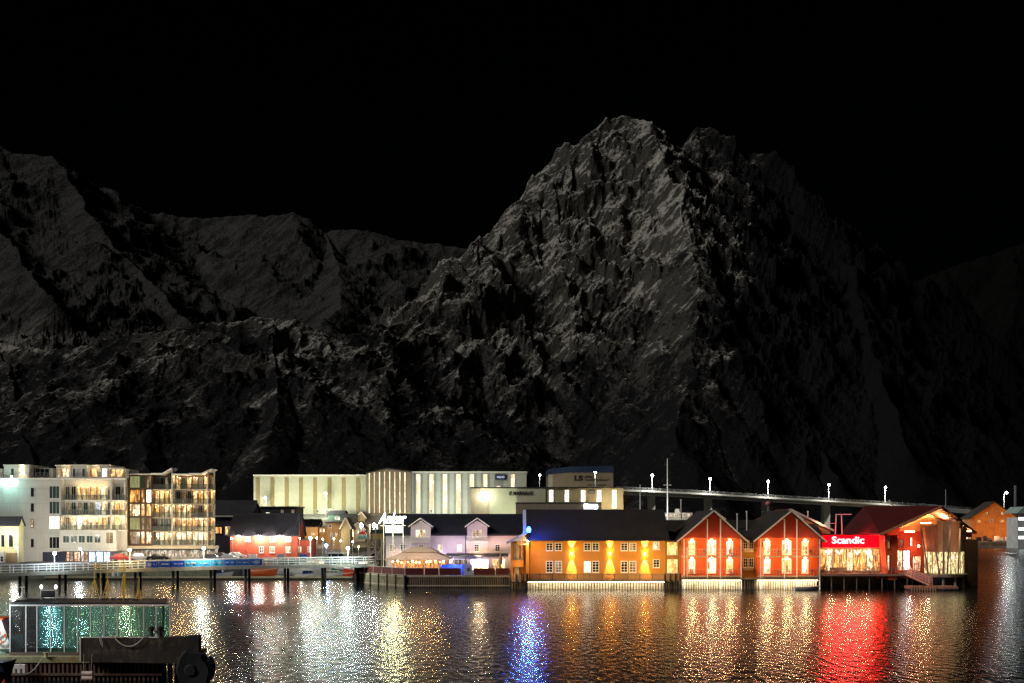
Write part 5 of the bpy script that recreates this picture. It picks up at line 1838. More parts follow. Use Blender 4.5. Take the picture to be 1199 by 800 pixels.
G = [[(w * i / nx, 2.4 * j / ny, max(0.02, (1.55 + 0.12 * math.sin(i * 1.7) + rr.uniform(-.07, .07)) if 0 < i < nx and 0 < j < ny else 0.45)) for i in range(nx + 1)] for j in range(ny + 1)]
for j in range(ny):
    for i in range(nx):
        m.poly([G[j][i], G[j][i + 1], G[j + 1][i + 1], G[j + 1][i]])
for i in range(nx):
    m.poly([(G[0][i][0], 0, 0.02), (G[0][i + 1][0], 0, 0.02), G[0][i + 1], G[0][i]])
m.build('sheet', paint('blue_tarpaulin', (0.015, 0.07, 0.6), 0.45, var=0.2), t, smooth=True)
MB().box(0.3, w - 0.3, 0.3, 2.1, 0.0, 0.42).build('furniture', WOODD, t)
lamp('SPOT', (w * 0.5, -1.0, 3.0), 900, (0.35, 0.5, 1.0), t, aim=(0, 0.75, -1), cone=110, size=0.2)

# ================================================================== orange hotel wing
OR = paint('orange_boards', (0.48, 0.20, 0.03), 0.7, 'boards', var=0.15, scale=1.3)
ORZ = 1.3
b = Bld('orange_hotel', 'long orange two-storey timber hotel with a big dark roof and fan-shaped wall lights', 'hotel', 620, 173.5, ORZ)
OL = b.lx(779.5)
ze, zrdg = b.lz(630.8), b.lz(598.3, d=6)
RFB = paint('brown_black_roof', (0.035, 0.028, 0.024), 0.7, 'hboards', var=0.35)
gable_shell(b, 0, OL, 0, 12, ze, zrdg, 'x', OR, RFB, over=0.55)
b.part('floor_band', MB().box(0, OL, -0.05, -0.003, b.lz(651.6), b.lz(650.4)), OR)
b.part('gutter', MB().tube((-0.3, -0.62, ze - 0.28), (OL + 0.3, -0.62, ze - 0.28), 0.07, n=8), BLACK)
for a in (643.4, 654, 687.8, 697.6, 731, 741):
    b.win(a - 4.3, 635.6, a + 4.1, 645, DARKW if a != 741 else ROOMW['d'], TRIM, 2, 3, fw=0.11)
    b.win(a - 4.3, 657, a + 4.1, 670.5, W_WHITE if a == 687.8 else (ROOMW['d'] if a in (654, 741) else DARKW), TRIM, 2, 4, fw=0.11)
b.win(764.2, 634.2, 772.3, 643.8, ROOMW['c'], TRIM, 1, 1, fw=0.12)
b.win(764.4, 655, 772.4, 664.8, DARKW, TRIM, 2, 3, fw=0.11)
for a in (669.2, 714, 754.8):
    z_ = b.lz(648.6)
    f = MB().tube((b.lx(a), -0.28, z_ - 0.14), (b.lx(a), -0.28, z_ + 0.14), 0.08, n=10)
    f.box(b.lx(a) - 0.03, b.lx(a) + 0.03, -0.2, -0.003, z_ - 0.04, z_ + 0.04)
    f.build('wall_light', BLACK, b.root)
    for s_ in (1, -1):
        lamp('SPOT', (b.lx(a), -0.42, z_ + 0.22 * s_), 8000, (1, 0.68, 0.26), b.root, aim=(0, 0.2, s_), cone=42, blend=0.6, size=0.05)
        MB().lathe([(0, 0), (0.12, 0), (0.12, 0.01), (0, 0.01)], (b.lx(a), -0.28), 8).build('wall_light_lens', glow('amber_lens', (1, 0.5, 0.1), 650), b.root, (0, 0, z_ + (0.145 if s_ > 0 else -0.155)))
    # planter below
wash((b.lx(630), -3, 3.6), 260, (1, 0.6, 0.22), b.root)
for a in (680, 735, 765):
    wash((b.lx(a), -5, 3.2), 640, (1, 0.66, 0.25), b.root)
# left gable end: white lattice under the verge and the blue lamp
m = MB()
gx = -0.62
for i in range(8):
    y0_, y1_ = 0.2 + i * 0.75, 0.2 + (i + 1) * 0.75
    h0, h1 = ze + (zrdg - ze) * y0_ / 6, ze + (zrdg - ze) * min(1, y1_ / 6)
    m.bar((gx, y0_, ze - 0.2), (gx, y0_, h0), 0.05, 0.05)
    m.bar((gx, y0_, h0 - 0.25), (gx, y1_, h1 - 0.25), 0.06, 0.06)
m.bar((gx, -0.4, ze - 0.2), (gx, 11, ze - 0.2), 0.08, 0.12)
b.part('gable_lattice', m, WHITE)
m = MB().bar((gx - 0.1, -0.6, ze - 0.25), (gx - 0.1, 6, zrdg + 0.05), 0.5, 0.28)
b.part('verge_board', m, WHITE)
bl = MB().ball((b.lx(619.0), -0.9, b.lz(620.5)), 0.3, sz=1.5).build('blue_lamp', glow('blue_lamp', (0.006, 0.06, 1.0), 170), b.root, smooth=True)
lamp('POINT', (b.lx(618.5), -1.4, b.lz(620.5)), 4200, (0.01, 0.08, 1.0), b.root, size=0.25)
# annex on the left with a frosted lean-to roof
b = Bld('orange_annex', 'narrow orange annex with a frosty lean-to roof and boarded balcony beside the orange hotel', 'annex', 597, 172.6, 0.0)
x1 = b.lx(619.5)
m = MB()
m.box(0.15, x1, 1.2, 8, ORZ, b.lz(635))
m.box(0.15, 0.45, 0.0, 1.2, ORZ, b.lz(636))
m.box(x1 - 0.5, x1, -0.02, 1.2, ORZ, b.lz(633))
b.part('wall', m, OR)
m = MB().extrude([(b.lx(593), -0.6, b.lz(635.5)), (b.lx(619.6), -0.6, b.lz(621.5)), (b.lx(619.6), -0.6, b.lz(623.8)), (b.lx(593), -0.6, b.lz(637.8))], (0, 9, 0))
b.part('roof', m, paint('frosty_roof', (0.34, 0.42, 0.55), 0.6, 'ribs', var=0.2, wear=(0.5, 0.55, 0.6), scale=3))
m = MB()
for a in (602, 606.5, 611):
    m.box(b.lx(a) - 0.06, b.lx(a) + 0.06, -0.05, 0.07, b.lz(655), b.lz(637 - (a - 602) * 0.5))
m.box(0.15, x1, -0.1, 0.1, b.lz(638), b.lz(636.6))
m.bar((b.lx(604), -0.05, b.lz(637)), (b.lx(614), -0.05, b.lz(628)), 0.1, 0.12)
m.bar((b.lx(614), -0.05, b.lz(628)), (b.lx(619), -0.05, b.lz(636)), 0.1, 0.12)
b.part('truss', m, WOODP)
b.part('balcony_front', MB().box(0.15, b.lx(613), -0.12, -0.06, b.lz(664), b.lz(656)), OR)
b.part('balcony_rail', MB().box(0.1, b.lx(614), -0.16, 0.0, b.lz(655.6), b.lz(654.4)), WOODD)
b.part('post', MB().box(b.lx(602.5), b.lx(608), 0.3, 0.5, ORZ, b.lz(637)), WOODP)
o = MB().ball((b.lx(618.2), -0.3, b.lz(634)), 0.12).build('wall_lamp', BULBW, b.root)
lamp('POINT', (b.lx(617.5), -0.9, b.lz(635)), 330, (1, 0.62, 0.25), b.root)
wash((b.lx(606), -1.2, b.lz(660)), 40, (1, 0.6, 0.25), b.root)
wash((b.lx(600), -3.0, 2.6), 140, (1, 0.6, 0.25), b.root)

# ---- decks, lit plank skirts and fences along the hotel front
def lit_skirt(name, label, p0, p1, Y, zdeck, ylo=0.08, step=0.42, strip=7, fence=True, power=40, depth=4.0, hskirt=None):
    t = thing(name, label, 'deck', (X(p0, Y), Y, 0), group=None)
    w = X(p1, Y) - X(p0, Y)
    MB().box(0, w, -0.35, depth, zdeck - 0.22, zdeck).build('deck', QT, t)
    MB().box(0, w, 0.62, 0.8, -1.5, zdeck - 0.225).build('core', PILE, t)
    planks(t, (0, 0.5, 0), (w, 0.5, 0), -1.2, zdeck - 0.24, step, paint('skirt_planks', (0.55, 0.45, 0.33), 0.8, 'boards', var=0.3, wear=(0.2, 0.17, 0.1)), 'skirt', jit=0.0, w=0.66, seed=int(p0))
    if strip:
        MB().box(0.05, w - 0.05, -0.28, -0.18, zdeck - 0.30, zdeck - 0.225).build('light_strip', glow('strip_%d' % strip, (1, 0.88, 0.62), strip), t)
        n = max(1, round(w / 5))
        for i in range(n):
            lamp('AREA', (w * (i + 0.5) / n, -0.25, zdeck - 0.42), power * w / n, (1, 0.86, 0.58), t, aim=(0, 0.75, -1), sx=w / n * 0.95, sy=0.12)
    return t, w


dz = Z(679.6, 171.2)
t, w = lit_skirt('front_deck', 'timber deck before the orange hotel with a brightly lit plank skirt', 617.5, 778, 171.2, dz, depth=3.0, power=13)
m = MB()
n = int(w / 0.17)
for i in range(n):
    xx = w * (i + 0.5) / n
    m.box(xx - 0.045, xx + 0.045, -0.34, -0.28, dz + 0.02, dz + 1.0 + 0.03 * math.sin(i * 2.1))
fn = tag(m.build('picket_fence', WOODD, None, (X(617.5, 171.2), 171.2, 0)), 'brown picket fence along the orange hotel deck', 'fence')
m = MB().box(0, w, -0.28, -0.2, dz + 0.85, dz + 0.93).box(0, w, -0.28, -0.2, dz + 0.15, dz + 0.23)
for i in range(12):
    m.box(w * i / 11 - 0.06, w * i / 11 + 0.06, -0.2, -0.08, dz + 0.003, dz + 1.1)
m.build('rail', WOODD, fn)
# darker piled stretches at either end
for p0, p1, lab in ((598, 617, 'dark timber piling under the orange annex'), (778.6, 796.5, 'dark timber piling under the yellow glazed link')):
    t = thing('timber_piling', lab, 'piling', (X(p0, 170.9), 170.9, 0), group='dark timber pilings between the lit skirts')
    w = X(p1, 170.9) - X(p0, 170.9)
    MB().box(0, w, -0.1, 3, dz - 0.2, dz + 0.02).build('deck', QT, t)
    planks(t, (0, 0.2, 0), (w, 0.2, 0), -1.2, dz - 0.22, 0.36, WOODD, 'facing', jit=0.0, w=0.7, seed=int(p1))
    planks(t, (0, -0.0, 0), (w, -0.0, 0), dz + 0.03, dz + 1.0, 0.22, WOODD, 'fence', jit=0.03, w=0.6, seed=int(p1))
    for i in range(4):
        MB().tube((w * i / 3, -0.25, -2), (w * i / 3, -0.25, dz + 1.05), 0.13, 0.12, 9).build('pile', PILE, t)

# ================================================================== glazed links and twin red gabled houses
YB = paint('mustard_boards', (0.40, 0.20, 0.04), 0.7, 'boards', var=0.15)
b = Bld('yellow_link', 'narrow mustard link with tall lit stair windows between the orange hotel and the red house', 'link building', 779.8, 173.6, ORZ)
w = b.lx(796.8)
b.part('wall', MB().box(0, w, 0, 8, 0, b.lz(634)), YB)
b.part('roof', MB().extrude([(-0.2, -0.5, b.lz(634)), (w + 0.2, -0.5, b.lz(634)), (w + 0.2, -0.5, b.lz(632.8)), (-0.2, -0.5, b.lz(632.8))], (0, 9, 0)), RFB)
b.win(780.8, 634.8, 793.5, 649.8, lit('stair_light', (1, 0.68, 0.2), 2.6, lo=0.3), TRIM, 3, 2)
b.win(780.8, 655, 793.5, 671, lit('stair_light', (1, 0.72, 0.28), 3.0), TRIM, 3, 2)
b2 = Bld('middle_link', 'narrow ochre link with two small latticed windows between the twin red gables', 'link building', 868.2, 173.6, ORZ)
w2 = b2.lx(885.6)
b2.part('wall', MB().box(0, w2, 0, 8, 0, b2.lz(631.5)), YB)
for q0, q1 in ((632.8, 643), (653.5, 664.5)):
    b2.win(869.8, q0, 875.6, q1, ROOMW['k'], TRIM, 2, 3)
    b2.win(876.6, q0, 882.4, q1, ROOMW['k'], TRIM, 2, 3)
    b2.part('window_box', MB().box(b2.lx(870), b2.lx(882), -0.35, -0.08, b2.lz(q1 + 3.4), b2.lz(q1 + 0.8)), WOODP)
b2.part('roof', MB().box(-0.2, w2 + 0.2, -0.35, 8, b2.lz(631.5) + 0.003, b2.lz(630.5)), RFB)
lamp('POINT', (w2 / 2, -1.6, 4.2), 60, (1, 0.6, 0.25), b2.root)
# shared dark roof behind
b = Bld('rear_wing', 'dark-roofed rear wing behind the twin red gables', 'hotel wing', 779, 182, ORZ)
gable_shell(b, 0, b.lx(962), 0, 12, b.lz(629), b.lz(610.5, d=6), 'x', RED, RFB, over=0.4)
REDB = paint('bright_red_boards', (0.60, 0.09, 0.02), 0.65, 'boards', var=0.12, scale=1.3)
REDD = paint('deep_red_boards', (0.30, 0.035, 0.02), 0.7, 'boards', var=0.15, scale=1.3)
WDOOR = lit('glare_room', (1.0, 0.92, 0.80), 3.0, lo=0.12, scale=1.2)
FR_ = paint('bright_frame', (0.85, 0.82, 0.75), 0.5)


def red_house(label, pL, pR, papex, cols, posts, seed):
    b = Bld('red_house', label, 'house', pL, 172.4, ORZ - 0.3, group='twin red gabled hotel houses')
    w = b.lx(pR)
    ze, zr_ = b.lz(630.5), b.lz(600)
    xm = b.lx(papex)
    m = MB().extrude([(0, 0, 0), (w, 0, 0), (w, 0, b.lz(630)), (0, 0, b.lz(630))], (0, 13, 0))
    b.part('wall', m, REDB)
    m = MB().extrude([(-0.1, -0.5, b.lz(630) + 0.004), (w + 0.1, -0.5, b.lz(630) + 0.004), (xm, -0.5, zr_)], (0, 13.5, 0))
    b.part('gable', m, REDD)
    r, v = MB(), MB()
    for xe, sg in ((0, -1), (w, 1)):
        dx = (0.9) * sg
        sl = (zr_ - b.lz(630)) / abs(xm - xe)
        xo, zo = xe + dx, b.lz(630) - sl * 0.9
        pts = [(xo, -1.5, zo + 0.12), (xo, -1.5, zo + 0.34), (xm, -1.5, zr_ + 0.34), (xm, -1.5, zr_ + 0.12)]
        if sg < 0: pts = pts[::-1]
        r.extrude(pts, (0, 15.5, 0))
        v.bar((xo, -1.54, zo + 0.2), (xm, -1.54, zr_ + 0.24), 0.07, 0.22)
    ro = b.part('roof', r, RFB)
    v.build('verge_board', TRIM, ro)
    # raised roof lip over the middle bay
    v = MB()
    for sg in (-1, 1):
        v.bar((xm + sg * 1.75, -1.75, b.lz(608.3)), (xm, -1.75, b.lz(598.4)), 0.1, 0.2)
    v.build('lip', TRIM, ro)
    for j, (q0, q1) in enumerate(((633.8, 649.8), (655, 671.3))):
        for i, c in enumerate(cols):
            hw = 3.9 if i != 1 else 5.6
            k = WDOOR if (i + j + seed) % 3 != 0 else ROOMW['w']
            b.win(c - hw, q0 + (0 if i != 1 else -1), c + hw, q1, k, FR_, 2 if i != 1 else 3, 3 if i != 1 else 1, fw=0.16, name='balcony_door')
            MB().box(b.lx(c) - 0.13, b.lx(c) + 0.13, -0.32, -0.08, b.lz(q0 - 0.9), b.lz(q0 - 2.2)).build('wall_lamp', BULBW, b.root)
            lamp('POINT', (b.lx(c), -1.0, b.lz(q0 + 1.5)), 90, (1, 0.62, 0.28), b.root)
            lamp('POINT', (b.lx(c), -1.0, b.lz(q1 - 4)), 30, (1, 0.55, 0.17), b.root)
    for c in (cols[0] - 4, (cols[0] + cols[1]) / 2, (cols[1] + cols[2]) / 2):
        wash((b.lx(c), -4.5, 4.2), 170, (1, 0.5, 0.16), b.root, aim=(0, 1, 0.1))
    # balconies
    for py_ in (651, 674.2):
        sl_ = b.part('balcony', MB().box(0, w, -1.35, -0.003, b.lz(py_) - 0.18, b.lz(py_)), WOODP)
        r_ = MB()
        z0 = b.lz(py_)
        for i in range(19):
            xx = 0.03 + (w - 0.06) * i / 18
            r_.box(xx - 0.015, xx + 0.015, -1.33, -1.30, z0, z0 + 1.0)
        r_.box(0, w, -1.36, -1.28, z0 + 1.0, z0 + 1.06)
        r_.box(0, w, -1.33, -1.29, z0 + 0.5, z0 + 0.53)
        r_.build('railing', STEEL, sl_)
    for c in posts:
        b.part('post', MB().box(b.lx(c) - 0.07, b.lx(c) + 0.07, -1.52, -1.38, -2.2, b.lz(608)), FR_)
        b.part('post', MB().box(b.lx(c) - 0.05, b.lx(c) + 0.05, -0.6, -0.5, b.lz(608), b.lz(608) + 0.1), FR_)
    for c in (pL + 1.3, pR - 1.2):
        b.part('post', MB().box(b.lx(c) - 0.08, b.lx(c) + 0.08, -1.45, -1.33, -2.2, b.lz(631)), FR_)
    b.part('post', MB().box(b.lx(cols[0] - 7) - 0.04, b.lx(cols[0] - 7) + 0.04, -1.4, -1.32, -1, b.lz(640)), FR_)
    return b


rh1 = red_house('left of the twin red gabled houses, beside the orange hotel', 798.2, 867, 833.8, (810, 833, 854.3), (826.4, 841.6), 0)
rh2 = red_house('right of the twin red gabled houses, beside the red hotel sign', 887, 958, 924, (898, 921, 942.5), (916, 930.3), 1)
for p0, p1, lab in ((798.4, 867.5, 'timber deck with glaring lit plank skirt under the left red house'), (886, 957.6, 'timber deck with glaring lit plank skirt under the right red house')):
    lit_skirt('lit_deck', lab, p0, p1, 170.6, Z(677.5, 170.6), strip=8, power=22, depth=1.8, step=0.36)
t = thing('timber_piling', 'dark timber piling between the lit skirts of the twin red houses', 'piling', (X(867.6, 170.9), 170.9, 0), group='dark timber pilings between the lit skirts')
w = X(885.9, 170.9) - X(867.6, 170.9)
MB().box(0, w, -0.2, 2.6, Z(677.4, 171) - 0.2, Z(677.4, 171)).build('deck', QT, t)
planks(t, (0, 0.2, 0), (w, 0.2, 0), -1.2, Z(677.4, 171) - 0.22, 0.36, WOODD, 'facing', jit=0.0, w=0.7, seed=77)
for i in range(3):
    MB().tube((w * (i + .3) / 3, -0.3, -2), (w * (i + .3) / 3, -0.3, 1.5), 0.13, 0.12, 9).build('pile', PILE, t)
boat('small white dinghy moored below the lit skirt of the right red house', X(944, 168.6), 168.6, 3.6, 1.5, 0.45, 0.0, HW, None, None, name='dinghy', wheel=False)

# small things on the balconies
BRN = paint('brown_chair', (0.3, 0.08, 0.03), 0.7)
ch0 = None
for k, (px_, py_, fl) in enumerate(((824, 651, 1), (856, 651, 1), (809, 674.2, 0), (857, 674.2, 0), (912, 651, 1), (950, 651, 1), (912, 674.2, 0), (952, 674.2, 0))):
    which = 'left' if k < 4 else 'right'
    lvl = 'upper' if fl else 'lower'
    side = 'left' if k % 2 == 0 else 'right'
    loc = (X(px_, 171.9), 171.75, Z(py_, 172.4) + 0.005)
    if ch0 is None:
        ch0 = thing('balcony_chair', '', 'chair', loc)
        MB().box(-0.28, 0.28, -0.26, 0.26, 0.38, 0.44).build('seat', BRN, ch0)
        MB().extrude([(-0.28, 0.2, 0.445), (0.28, 0.2, 0.445), (0.28, 0.26, 0.95), (-0.28, 0.26, 0.95)], (0, 0.05, 0)).build('backrest', BRN, ch0)
        for i in (-0.24, 0.24):
            for j in (-0.2, 0.2):
                MB().box(i - 0.025, i + 0.025, j - 0.025, j + 0.025, 0, 0.378).build('leg', BRN, ch0)
        c = ch0
    else:
        c = copy_tree(ch0)
        c.location = loc
    c.rotation_euler = (0, 0, 0.6 if k % 2 else -0.5)
    tag(c, '%s-hand brown chair on the %s balcony of the %s red gabled house' % (side, lvl, which), 'chair', 'brown chairs on the balconies')

# tan gable behind the right red house and the mast on the roofs
b = Bld('tan_house', 'tan gabled house rising behind the right red house with a pale verge', 'house', 878, 186.5, ORZ)
gable_shell(b, 0, b.lx(972), 0, 10, b.lz(620.5), b.lz(597.5), 'y', paint('tan_boards', (0.42, 0.20, 0.09), 0.7, 'boards', var=0.15), paint('red_brown_roof', (0.10, 0.03, 0.02), 0.7, 'hboards', var=0.2), over=0.5, verge=TRIM)
wash((b.lx(960), -1.4, b.lz(612)), 90, (1, 0.5, 0.25), b.root)
# ================================================================== red sign building, big gabled hall, dock
SY = 176.0
RNEON = glow('red_panel', (1.0, 0.0, 0.003), 5.0)
b = Bld('glazed_restaurant', 'low restaurant with a floor-to-ceiling lit window front under a glowing red fascia', 'restaurant', 959, SY, ORZ)
w = b.lx(1031)
zf = b.lz(641.5)
b.part('wall', MB().box(0, w, 3.2, 11, 0, b.lz(627)), REDD)
b.part('side_wall', MB().box(b.lx(1030) , b.lx(1051), 0.0, 3, 0, b.lz(627)), REDB)
b.part('ceiling', MB().box(0, w, -0.1, 3.2, zf - 0.05, zf + 0.05), WOODP)
fas = b.part('fascia', MB().box(b.lx(963), b.lx(1027.5), -0.45, -0.1, zf + 0.06, b.lz(627.3)), RNEON)
b.part('fascia_end', MB().box(0, b.lx(962.6), -0.3, -0.1, zf + 0.06, b.lz(628)), REDD)
b.part('fascia_end', MB().box(b.lx(1028), w, -0.3, -0.1, zf + 0.06, b.lz(628)), REDD)
b.part('roof', MB().box(-0.2, w + 0.2, -0.3, 11, b.lz(627) + 0.004, b.lz(626)), paint('flat_roof', (0.1, 0.02, 0.02), 0.8))
GLZ = lit('restaurant_inside', (1.0, 0.50, 0.14), 1.9, lo=0.12, scale=1.8)
GLZ2 = lit('restaurant_white', (1.0, 0.78, 0.45), 2.6, lo=0.15, scale=2.2)
for i in range(9):
    a = 959.6 + i * 7.85
    b.win(a, 642.2, a + 7.5, 668.6, (GLZ, GLZ2, GLZ)[i % 3], WOODP, 2, 3, fw=0.07, name='glass_panel')
for a in (966, 979, 1000, 1012):
    for kk in range(3):
        MB().ball((b.lx(a + kk * 2.6), -0.55, b.lz(645.5 + (kk % 2) * 2.4)), 0.09, 8, 6).build('pendant_lamp', glow('pendant', (1, 0.85, 0.6), 30), b.root, smooth=True)
for a in (970, 990, 1010):
    lamp('POINT', (b.lx(a), -1.2, 2.4), 120, (1, 0.6, 0.3), b.root)
lamp('AREA', (b.lx(995), -2.0, b.lz(633)), 700, (1, 0.0, 0.004), b.root, aim=(0, -1, -0.35), sx=9, sy=1.6)
for a, pw in ((985, 240), (1008, 260)):
    lamp('POINT', (b.lx(a), 1.6, b.lz(622)), pw, (1, 0.01, 0.03), b.root, size=0.4)
s = thing('hotel_sign', 'white glowing hotel name on the red fascia', 'sign', (b.xa, SY, ORZ))
text('lettering', 'Scandic', glow('letter_white', (1.0, 0.9, 0.88), 1.6), s, b.lx(973), b.lx(1010.6), b.lz(636.6), -0.46, 0.14, bold=0.018, height=b.lz(628.2) - b.lz(636.6))
tr = thing('roof_frame', 'white steel frame like a goal on the flat roof above the red sign', 'frame', (X(978, 180), 180, b.lz(626) + ORZ))
zz = Z(602.5, 180) - tr.location.z
w_ = X(986, 180) - X(978, 180)
m = MB().bar((0, 0, 0), (0.15, 0, zz), 0.13, 0.13).bar((w_, 0, 0), (w_ - 0.1, 0, zz), 0.13, 0.13).bar((0, 0, zz), (X(997, 180) - X(978, 180), 0, zz + 0.02), 0.13, 0.13)
m.bar((0.1, 0, zz * 0.55), (-1.6, 0, zz * 0.55), 0.06, 0.06)
m.build('beam', WHITE, tr)
for q, (px_, py_, Y_, zb_, lab) in enumerate(((797.5, 587, 183, 597.5, 'thin white flue pipe on the roof between the orange hotel and the left red house'), (874.5, 600.5, 184, 612, 'white flue pipe on the dark roof between the twin red gables'),
                                      (863.3, 603.5, 184, 612, 'short white flue pipe on the dark roof, left of the taller one'), (946, 600.5, 189, 606, 'thin pale flue pipe on the slope of the tan gabled house'))):
    h = Z(py_, Y_) - Z(zb_, Y_) + 1.2
    m = MB().lathe([(0, -0.6), (0.11, -0.6), (0.11, h - 0.25), (0.17, h - 0.25), (0.17, h), (0, h)], n=10)
    tag(m.build('flue_pipe', TRIM, None, (X(px_, Y_), Y_, Z(zb_, Y_) - 1.2 + 0.3)), lab, 'pipe', 'flue pipes on the hotel roofs')

# the big gabled hall at the end of the quay
GA = Vector((X(1030, 170.5), 170.5, Z(627.5, 170.5)))     # left eave at the front
GB = Vector((X(1143, 178), 178.0, Z(625.5, 178)))         # right eave
GP = Vector((X(1102, 170), 170.0, Z(595, 170)))           # ridge prow
gh = thing('quay_hall', 'big red hall with a far-jutting lit gable and a curved glass bay', 'hotel hall', (GA.x, GA.y, 0))
O = Vector((GA.x, GA.y, 0))
RB = Vector((X(1012, 192), 192.0, Z(594.5, 192))) - O      # ridge, back end
LB = Vector((X(985, 190), 190.0, Z(625, 190))) - O         # left eave, back end
RBB = Vector((X(1120, 200), 200.0, Z(622, 200))) - O
A_, B_, P_ = GA - O, GB - O, GP - O
up = Vector((0, 0, 0.3))
m = MB()


def slab(m, pts, t):
    m.extrude([tuple(p) for p in pts], tuple(t))


slab(m, [A_, P_, RB, LB], up)
slab(m, [P_, B_, RBB, RB], up)
RR_ = paint('red_tin_roof', (0.09, 0.014, 0.013), 0.55, 'ribs', var=0.25, scale=1.4)
rf = m.build('roof', RR_, gh)
m = MB()
m.bar(A_ + Vector((0, -0.08, 0.15)), P_ + Vector((0, -0.08, 0.15)), 0.12, 0.42)
m.bar(P_ + Vector((0, -0.08, 0.15)), B_ + Vector((0, -0.08, 0.15)), 0.12, 0.42)
m.build('verge_board', paint('orange_verge', (0.5, 0.2, 0.1), 0.6), rf)
# gable wall set back beneath the jutting roof
zfl = 1.35
wl = [Vector((X(1040, 175), 175, 0)) - O, Vector((X(1138, 180.5), 180.5, 0)) - O]


def roof_z(x, y):
    """height of the roof's underside above a point of the hall"""
    best = None
    for T in ((A_, P_, RB), (A_, RB, LB), (P_, B_, RBB), (P_, RBB, RB)):
        n = (T[1] - T[0]).cross(T[2] - T[0])
        if abs(n.z) < 1e-6: continue
        z = T[0].z - (n.x * (x - T[0].x) + n.y * (y - T[0].y)) / n.z
        best = z if best is None else min(best, z)
    return best


m = MB()
N = 24
pts = []
for i in range(N + 1):
    p = wl[0].lerp(wl[1], i / N)
    pts.append((p.x, p.y, roof_z(p.x, p.y) - 0.02))
poly = [(wl[0].x, wl[0].y, zfl)] + pts + [(wl[1].x, wl[1].y, zfl)]
m.extrude(poly[::-1], (0.3, 4.0, 0))
m.build('wall', paint('gable_red', (0.42, 0.05, 0.02), 0.65, 'boards', var=0.12), gh)
# warm timber soffit boards lit from below: the triangle seen under the roof
SOF = paint('pine_gable', (0.62, 0.36, 0.16), 0.65, 'boards', var=0.12)
m = MB()
top = []
for i in range(3, N - 1):
    p = wl[0].lerp(wl[1], i / N)
    top.append((p.x, p.y - 0.16, roof_z(p.x, p.y) - 0.05))
zl = Z(622, 176)
poly = [(top[0][0], top[0][1], min(zl, top[0][2] - .05))] + top + [(top[-1][0], top[-1][1], min(zl, top[-1][2] - .05))]
m.extrude(poly[::-1], (0, 0.14, 0))
m.build('gable_boarding', SOF, gh)
m = MB()
for i in range(14):       # exposed rafters along the jutting edge
    for (S, E) in ((A_, P_), (P_, B_)):
        p = S.lerp(E, (i + 0.5) / 14)
        m.bar(p + Vector((0, 0.1, -0.1)), p + Vector((0.1, 4.5, -0.1 + (roof_z(p.x, p.y + 4.5) - roof_z(p.x, p.y)))), 0.08, 0.16)
m.build('rafter_ends', SOF, gh)
for k, (px_, py_, Y_, pw) in enumerate(((1065, 622.5, 173.6, 1600), (1084, 612.5, 174.6, 3000), (1104, 611.5, 175.6, 4200), (1120, 614.5, 176.2, 2200), (1131, 622, 176.6, 1000))):
    p = Vector((X(px_, Y_), Y_, Z(py_, Y_))) - O
    f = MB().box(-0.75, 0.75, -0.08, 0.08, -0.06, 0.06).build('uplight', glow('amber_tube', (1, 0.62, 0.3), 25), gh, tuple(p))
    lamp('SPOT', (p.x, p.y, p.z + 0.15), pw * 2.2, (1, 0.55, 0.2), gh, aim=(0, 0.1, 1), cone=150, blend=0.5, size=0.3)
# red columns and lit slots on the left
m = MB()
m.extrude([(X(1040, 171.5) - O.x, 1.0, zfl), (X(1050, 171.5) - O.x, 1.0, zfl), (X(1051, 171.5) - O.x, 1.0, Z(627, 171.5)), (X(1035, 171.5) - O.x, 1.0, Z(627, 171.5))], (0, 2.5, 0))
m.build('buttress', REDB, gh)
for py0, py1 in ((634, 643), (650, 668)):
    window(gh, X(1038.8, 171.4) - O.x, Z(py1, 171.4), 0.42, Z(py0, 171.4) - Z(py1, 171.4), 0.98, W_CREAM, REDB, 1, 2)
MB().box(X(1036, 171) - O.x, X(1041.6, 171) - O.x, 0.5, 0.9, Z(634, 171), Z(628, 171)).build('duct', paint('pinkish_steel', (0.5, 0.3, 0.3), 0.5), gh)
HG2 = lit('hall_inside', (1, 0.70, 0.42), 2.2, lo=0.15, scale=2)
HB2 = lit('hall_blueish', (0.8, 0.9, 1.0), 5.0, lo=0.2, scale=2)
for i, (a, c, q0, q1, k) in enumerate(((1049.5, 1056.5, 644, 668.5, HG2), (1057, 1065, 644, 668.5, HB2), (1068, 1078, 651, 669, HG2), (1052, 1058, 631, 641, W_DIM), (1065, 1068, 629, 640, W_WHITE))):
    Yw = 174.7 + (a - 1040) / 98 * 5.5
    window(gh, X(a, Yw) - O.x, Z(q1, Yw), X(c, Yw) - X(a, Yw), Z(q0, Yw) - Z(q1, Yw), Yw - O.y - 0.1, k, REDD, 2, 2)
o = MB().ball(tuple(Vector((X(1075.5, 175.8), 175.8, Z(639.5, 175.8))) - O), 0.16).build('wall_lamp', BULBW, gh, smooth=True)
lamp('POINT', tuple(Vector((X(1075.5, 175.2), 174.6, Z(639.5, 175.2))) - O), 160, (1, 0.35, 0.12), gh)
wash(tuple(Vector((X(1060, 173), 171.5, Z(640, 173))) - O), 420, (1, 0.14, 0.06), gh)
lamp('POINT', tuple(Vector((X(1060, 173), 171.2, Z(664, 173))) - O), 120, (1, 0.4, 0.25), gh)
